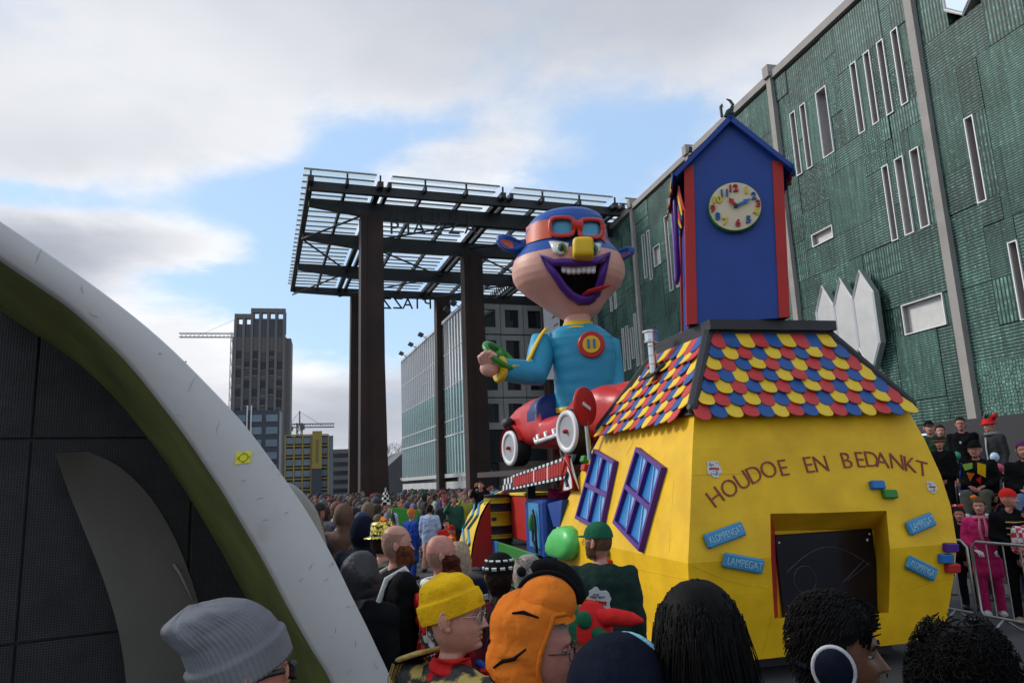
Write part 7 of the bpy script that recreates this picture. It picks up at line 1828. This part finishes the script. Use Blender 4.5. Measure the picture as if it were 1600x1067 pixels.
p = person('woman in bright pink coat, pink trousers and pale scarf behind the barrier', 1527, 776, 10.4, 205, turn=10, skin=sk_pale, top=c_pink, legs=c_hot, pose=('rail', 'rail'), hem=.55, jk=.96, shoes=m_shoew, hat=.01, hands=False)
hsurf(.016, lambda q: hairline(q, .07, .03, -.14, -.24), -.25, noise=.012).build('hair', h_brown, p.r, p.hm); MB().ell((.05, -.03, .13), (.05, .04, .035), 12, 8, fn=lambda v: v*(1+.2*math.sin(v.x*200))).build('hair_flower', c_or, p.r, p.hm)
for sx in (-1, 1): hand_mb(Vector((sx*.155, .305, .985)), Vector((-sx*.35, .85, -.2)), sx).build('glove', c_white, p.r)
b = MB(); b.tube([(.09*math.cos(t), .0+.09*math.sin(t), 1.45) for t in [2*math.pi*k/18 for k in range(18)]], .03, 8, closed=True); b.tube([(.03, .10, 1.44), (.05, .145, 1.3), (.03, .15, 1.12)], [.03, .045, .04], 8, flat=.5); b.tube([(-.03, .10, 1.44), (-.04, .145, 1.3), (-.02, .155, 1.18)], [.03, .04, .04], 8, flat=.5); b.build('scarf', c_lpink, p.r)
p = person('man in red bandana and black braided jacket beside the pink coat', 1573, 763, 9.9, 200, turn=-60, skin=sk_pink, top=c_black, legs=c_black, pose=('front', 'front'), shoes=M('shoe_tan', (.30, .24, .15), .6), fat=.2, hat=.008)
hsurf(.014, lambda q: q.z > .03+.25*max(0, -q.y)*-.2, .02).build('bandana', c_red, p.r, p.hm); b = MB()
for z in (1.32, 1.24, 1.16): b.tube([(-.11, .135, z), (0, .158, z-.005), (.11, .135, z)], .010, 6)
b.build('braid', c_gold, p.r); MB().rbox((.02, .30, 1.09), (.05, .012, .05), .004).build('card', c_white, p.r)
m_strp = bpy.data.materials.new('stripes_red_white'); m_strp.use_nodes = True; _n = m_strp.node_tree; _c = _n.nodes.new('ShaderNodeTexChecker'); _c.inputs['Scale'].default_value = 14; _c.inputs[1].default_value = (.5, .02, .05, 1); _c.inputs[2].default_value = (.62, .62, .62, 1); _t = _n.nodes.new('ShaderNodeTexCoord'); _n.links.new(_t.outputs['Object'], _c.inputs[0]); _n.links.new(_c.outputs[0], _n.nodes['Principled BSDF'].inputs[0])
p = person('person in red and white checked top at the right edge', 1606, 790, 9.6, 205, skin=sk_pale, top=m_strp, legs=c_black, pose=('front', 'front')); hair_short(p, h_dark)
p = person('person in black with a spotted red bow beside the yellow float', 1497, 790, 10.9, 215, skin=sk_pink, top=c_black, legs=c_navy, hat=.02); hsurf(.015, lambda q: hairline(q, .07, .03, -.12, -.2), -.22, noise=.008).build('hair', h_dark, p.r, p.hm)
b = MB()
for s in (-1, 1): b.ell((s*.05, .02, .15), (.05, .025, .032), 12, 8)
b.ell((0, .02, .145), (.018, .02, .018), 8, 6).build('hair_bow', M('bow_spotted', (.6, .02, .04), .6, col2=(.7, .7, .7), c2s=40, c2t=(.6, .62)), p.r, p.hm)
# dark figures behind them
for i, (x, d) in enumerate(((1512, 11.6), (1548, 11.7), (1585, 11.3), (1618, 10.8), (1470, 12.2))):
    P = PD(x, 760, d); crowd_person(P.x, P.y, rad(205), (0, 2, 5, 1, 8)[i], 'black' if i % 2 else 'navy', 'two rows behind the barrier', 'people in the second row behind the barrier', .95)
# raised stand
SD = Frame(ST.W(11.3, 9.6, 0), ST.az)
stn = root('viewing_stand', 'raised dark viewing stand with white front rail below the green facade', 'stand', SD.m)
ZP = 1.22
MB().box((1.9, .5, ZP-.06), (3.8, 12, .12)).build('platform', m_dark, stn); MB().box((.02, .5, ZP/2-.08), (.04, 12, ZP-.2)).build('skirt_or_shade', m_black, stn)
rz = SD.onX(1495, 772, 0).z
MB().tube([(0, -5.5, rz), (0, 6.5, rz)], .028, 8).build('front_rail', m_white, stn); MB().tube([(0, -5.5, ZP+.06), (0, 6.5, ZP+.06)], .024, 8).build('toe_rail', m_galv, stn)
for i in range(7): MB().tube([(0, -5.4+i*1.95, 0), (0, -5.4+i*1.95, rz)], .024, 8).build('rail_post', m_galv, stn)
MB().box((3.6, .5, 2.15), (.06, 12, 1.9)).build('back_panel', m_dark, stn)
def on_stand(label, px, py, d, az, **k):
    return person(label, px, py, d, az, base=ZP, hi=False, **k)
p = on_stand('man with glasses in black coat standing at the back of the stand', 1499, 652, 13.6, 205, turn=10, skin=sk_pink, top=c_black, legs=c_black); hair_short(p, h_dark); glasses(p)
MB().rbox((.06, .16, 1.27), (.03, .01, .045), .003).build('name_tag', c_white, p.r)
p = on_stand('man in red and black feathered hat with grey hooded jacket on the stand', 1543, 646, 13.0, 255, skin=sk_pale, top=cloth('jacket_charcoal', (.03, .03, .032)), legs=c_black, hat=.10)
MB().lathe([(.15, .03), (.155, .04), (.11, .05), (.10, .10), (.085, .135), (.0, .14)], 24, mi=0).build('felt_hat', c_red, p.r, p.hm); b = MB()
for i in range(34): t = PR.uniform(0, 6.28); b.tube([(.08*math.cos(t), -.03+.06*math.sin(t), .10), (.12*math.cos(t), -.06+.08*math.sin(t), .17), (.14*math.cos(t), -.10+.09*math.sin(t), .20+PR.uniform(-.03, .04))], [.02, .022, .006], 5, mi=PR.choice((0, 0, 1, 2)))
b.build('feathers', [c_black, c_red, c_cap], p.r, p.hm)
MB().tube([(.11*math.cos(t), -.03+.10*math.sin(t), 1.47) for t in [2*math.pi*k/18 for k in range(18)]], .035, 8, closed=True).build('hood', c_lg, p.r); MB().tube([(0, .14, 1.4), (0, .165, 1.2), (0, .165, .95)], .02, 6, flat=.5).build('zip_stripe', c_white, p.r)
p = on_stand('person in dark cap and green striped jacket at the left end of the stand', 1450, 657, 13.2, 200, skin=sk_pale, top=cloth('jacket_green_stripe', (.02, .05, .03)), legs=c_black, hat=.01); cp = hsurf(.015, lambda q: q.z > .03, .02).build('cap', c_black, p.r, p.hm); MB().box((0, .14, .045), (.12, .1, .01)).build('cap_peak', c_grey, cp)
p = on_stand('person in black at the back of the stand beside the green striped jacket', 1468, 664, 13.8, 210, skin=sk_pale, top=c_black, legs=c_black); hair_short(p, h_dark)
p = on_stand('person in dark coat and brown banded fur hat low on stand', 1467, 688, 11.9, 215, skin=sk_pink, top=c_black, legs=c_black, H=1.28, hat=.06); MB().lathe([(.12, .03), (.13, .045), (.125, .09), (.11, .12), (0, .125)], 24).build('fur_hat', h_dark, p.r, p.hm); MB().lathe([(.131, .045), (.133, .05), (.133, .062), (.130, .066)], 24).build('hat_band', M('band_brown', (.25, .12, .05), .7), p.r, p.hm)
# seated people
def seated(label, px, py, d, az, top, legs, skin=sk_pale, seat_h=.48):
    P = PD(px, py, d); s = 1.0; H_head = P.z-ZP       # top of head above the platform
    r = root('person', label, 'person', Matrix.Translation((P.x, P.y, ZP)) @ Matrix.Rotation(-rad(az), 4, 'Z'))
    dz = H_head-1.75; p = Person(); p.r = r; p.turn = 0; p.hm = Matrix.Translation((0, .015, EYE_Z+dz))
    link('body', get_body(0, .15, False).mesh('body', [skin, m_lipn, m_eyew, m_irisd]), r, Matrix.Translation((0, .015, EYE_Z+dz)) @ Matrix.Scale(1, 4))
    j = place('jacket', jacket(('front', 'front'), 1.1, .86), top, r, Matrix.Translation((0, 0, dz)))
    zh = .90+dz; c = []
    for sx in (-1, 1): c += [((sx*.09, .0, zh), .11, (sx*.13, .46, zh+.03), .085), ((sx*.13, .46, zh+.03), .082, (sx*.13, .50, max(.10, zh-.42)), .065)]
    c += [((-.08, -.02, zh), .12, (.08, -.02, zh), .12)]
    place('trousers', skin_over(c, .025, 3, .006), legs, r)
    for sx in (-1, 1): link('shoe', SHOE.setdefault(m_shoew, shoe_mesh(m_shoew)), r, Matrix.Translation((sx*.13, .50, max(0, zh-.52))))
    for sx in (-1, 1): e, w = [Vector((sx*q[0], q[1], q[2]+dz)) for q in ARMS['front'][1:]]; hand_mb(w+(w-e).normalized()*.035, w-e, sx).build('hand', skin, r)
    p.zh = zh; return p
p = seated('seated man in wheelchair with carnival coloured jacket, grey trousers and dark hat', 1521, 690, 11.9, 222, c_black, c_olive, sk_pink)
knit_hat(p, c_black, ribs=30, zb=.03, extra=.02); glasses(p); dz = p.hm.translation.z-EYE_Z
for nme, pts, m in (('jacket_patch', [(-.15, 1.38), (-.04, 1.42), (-.02, 1.25), (-.12, 1.18)], c_yel), ('jacket_patch', [(.02, 1.25), (.13, 1.27), (.10, 1.13)], c_or), ('jacket_patch', [(.03, 1.42), (.17, 1.40), (.15, 1.30), (.04, 1.33)], cloth('patch_lime', (.25, .45, .08))), ('jacket_patch', [(-.06, 1.2), (.02, 1.16), (-.04, 1.08)], c_red)):
    MB().prism([(x, z+dz) for x, z in pts], .155, .175).build(nme, m, p.r)
MB().tube([(.2, .02, 1.43+dz), (.25, .0, 1.2+dz), (.27, -.02, 1.0+dz)], [.05, .09, .10], 8, flat=.4).build('cape', c_blue, p.r)
P = p.r.matrix_world.copy(); wc = root('wheelchair', 'black wheelchair with large spoked wheels on the viewing stand', 'wheelchair', P)
zh = p.zh
MB().box((0, 0, zh-.13), (.46, .44, .05)).build('seat', c_black, wc); MB().box((0, -.22, zh+.15), (.44, .04, .45)).build('backrest', c_black, wc)
for sx in (-1, 1):
    w = MB().tube([(sx*.30, -.08+.30*math.cos(t), .31+.30*math.sin(t)) for t in [2*math.pi*k/28 for k in range(28)]], .016, 6, closed=True).build('wheel', m_tyre, wc)
    b = MB(); [b.tube([(sx*.30, -.08, .31), (sx*.30, -.08+.29*math.cos(t), .31+.29*math.sin(t))], .003, 4) for t in [2*math.pi*k/12 for k in range(12)]]; b.tube([(sx*.33, -.08+.26*math.cos(t), .31+.26*math.sin(t)) for t in [2*math.pi*k/28 for k in range(28)]], .008, 6, closed=True); b.build('spokes', m_galv, w)
    MB().tube([(sx*.24, .42, .09+.08*math.cos(t), )[:2]+(.09+.08*math.sin(t),) if False else (sx*.24, .40+.08*math.cos(t), .09+.08*math.sin(t)) for t in [2*math.pi*k/14 for k in range(14)]], .014, 6, closed=True).build('caster', m_tyre, wc)
    MB().tube([(sx*.25, -.24, zh+.42), (sx*.25, -.24, zh-.13), (sx*.25, .30, zh-.13), (sx*.22, .5, .12)], .014, 6).build('frame_tube', M('frame_red', (.3, .02, .02), .4), wc)
p = seated('seated person in blue jeans at the right end of the stand', 1597, 690, 11.0, 215, c_black, c_jeans); hsurf(.016, lambda q: hairline(q, .07, .03, -.12, -.2), -.22, noise=.008).build('hair', hairm('hair_purple', (.10, .02, .10)), p.r, p.hm)
b = MB().ell((.0, .22, 1.06+p.zh-.90), (.08, .08, .09), 14, 10).build('balloon_toy', M('toy_green', (.05, .6, .12), .4), p.r); MB().ell((0, .24, .95+p.zh-.90), (.08, .08, .07), 14, 10).build('balloon_toy', M('toy_pink', (.7, .06, .2), .4), p.r)
chair = root('folding_chair', 'dark folding chair under the seated person in jeans', 'chair', p.r.matrix_world.copy())
MB().box((0, 0, p.zh-.13), (.42, .42, .03)).build('seat', c_black, chair); MB().box((0, -.2, p.zh+.2), (.42, .03, .3)).build('backrest', c_black, chair)
for sx in (-1, 1):
    for sy in (-1, 1): MB().tube([(sx*.19, sy*.19, 0), (sx*.19, sy*.19, p.zh-.14)], .012, 6).build('leg', m_galv, chair)
for px, py, d, m, nme in ((1495, 712, 12.0, M('balloon_green', (.03, .26, .12), .25), 'green balloon left of the man in the wheelchair'), (1554, 714, 12.2, M('balloon_pale', (.42, .55, .68), .25), 'pale blue balloon right of the man in the wheelchair'), (1561, 731, 12.1, M('balloon_red', (.45, .05, .10), .25), 'dark red balloon below the pale blue balloon')):
    P = PD(px, py, d); bl = root('balloon', nme, 'balloon', Matrix.Translation(P)); r_ = 6.5/FPX*d if 'pale' in nme else 5.8/FPX*d
    MB().ell((0, 0, 0), (r_, r_, r_*1.15), 20, 14).build('skin', m, bl); MB().lathe([(.004, -r_*1.15), (.016, -r_*1.15-.025)], 8).build('knot', m, bl); MB().tube([(0, 0, -r_*1.2), (.02, 0, -r_*1.2-.18), (0, .02, max(-P.z+ZP+.02, -r_*1.2-.4))], .003, 4).build('string', m_white, bl)
# litter of confetti on the road
cf = MB(); rc = random.Random(8)
for i in range(500):
    P = ST.W(rc.uniform(-4, 8.5), rc.uniform(5, 22), .006); a = rc.uniform(0, 6.28); s_ = rc.uniform(.008, .02); u = Vector((math.cos(a), math.sin(a), 0))*s_; v = Vector((-math.sin(a), math.cos(a), 0))*s_
    cf.add([P-u-v, P+u-v, P+u+v, P-u+v], [(0, 1, 2, 3)], rc.randrange(4))
o = cf.build('confetti', [c_white, c_red, c_yel, c_blue]); o['kind'] = 'stuff'
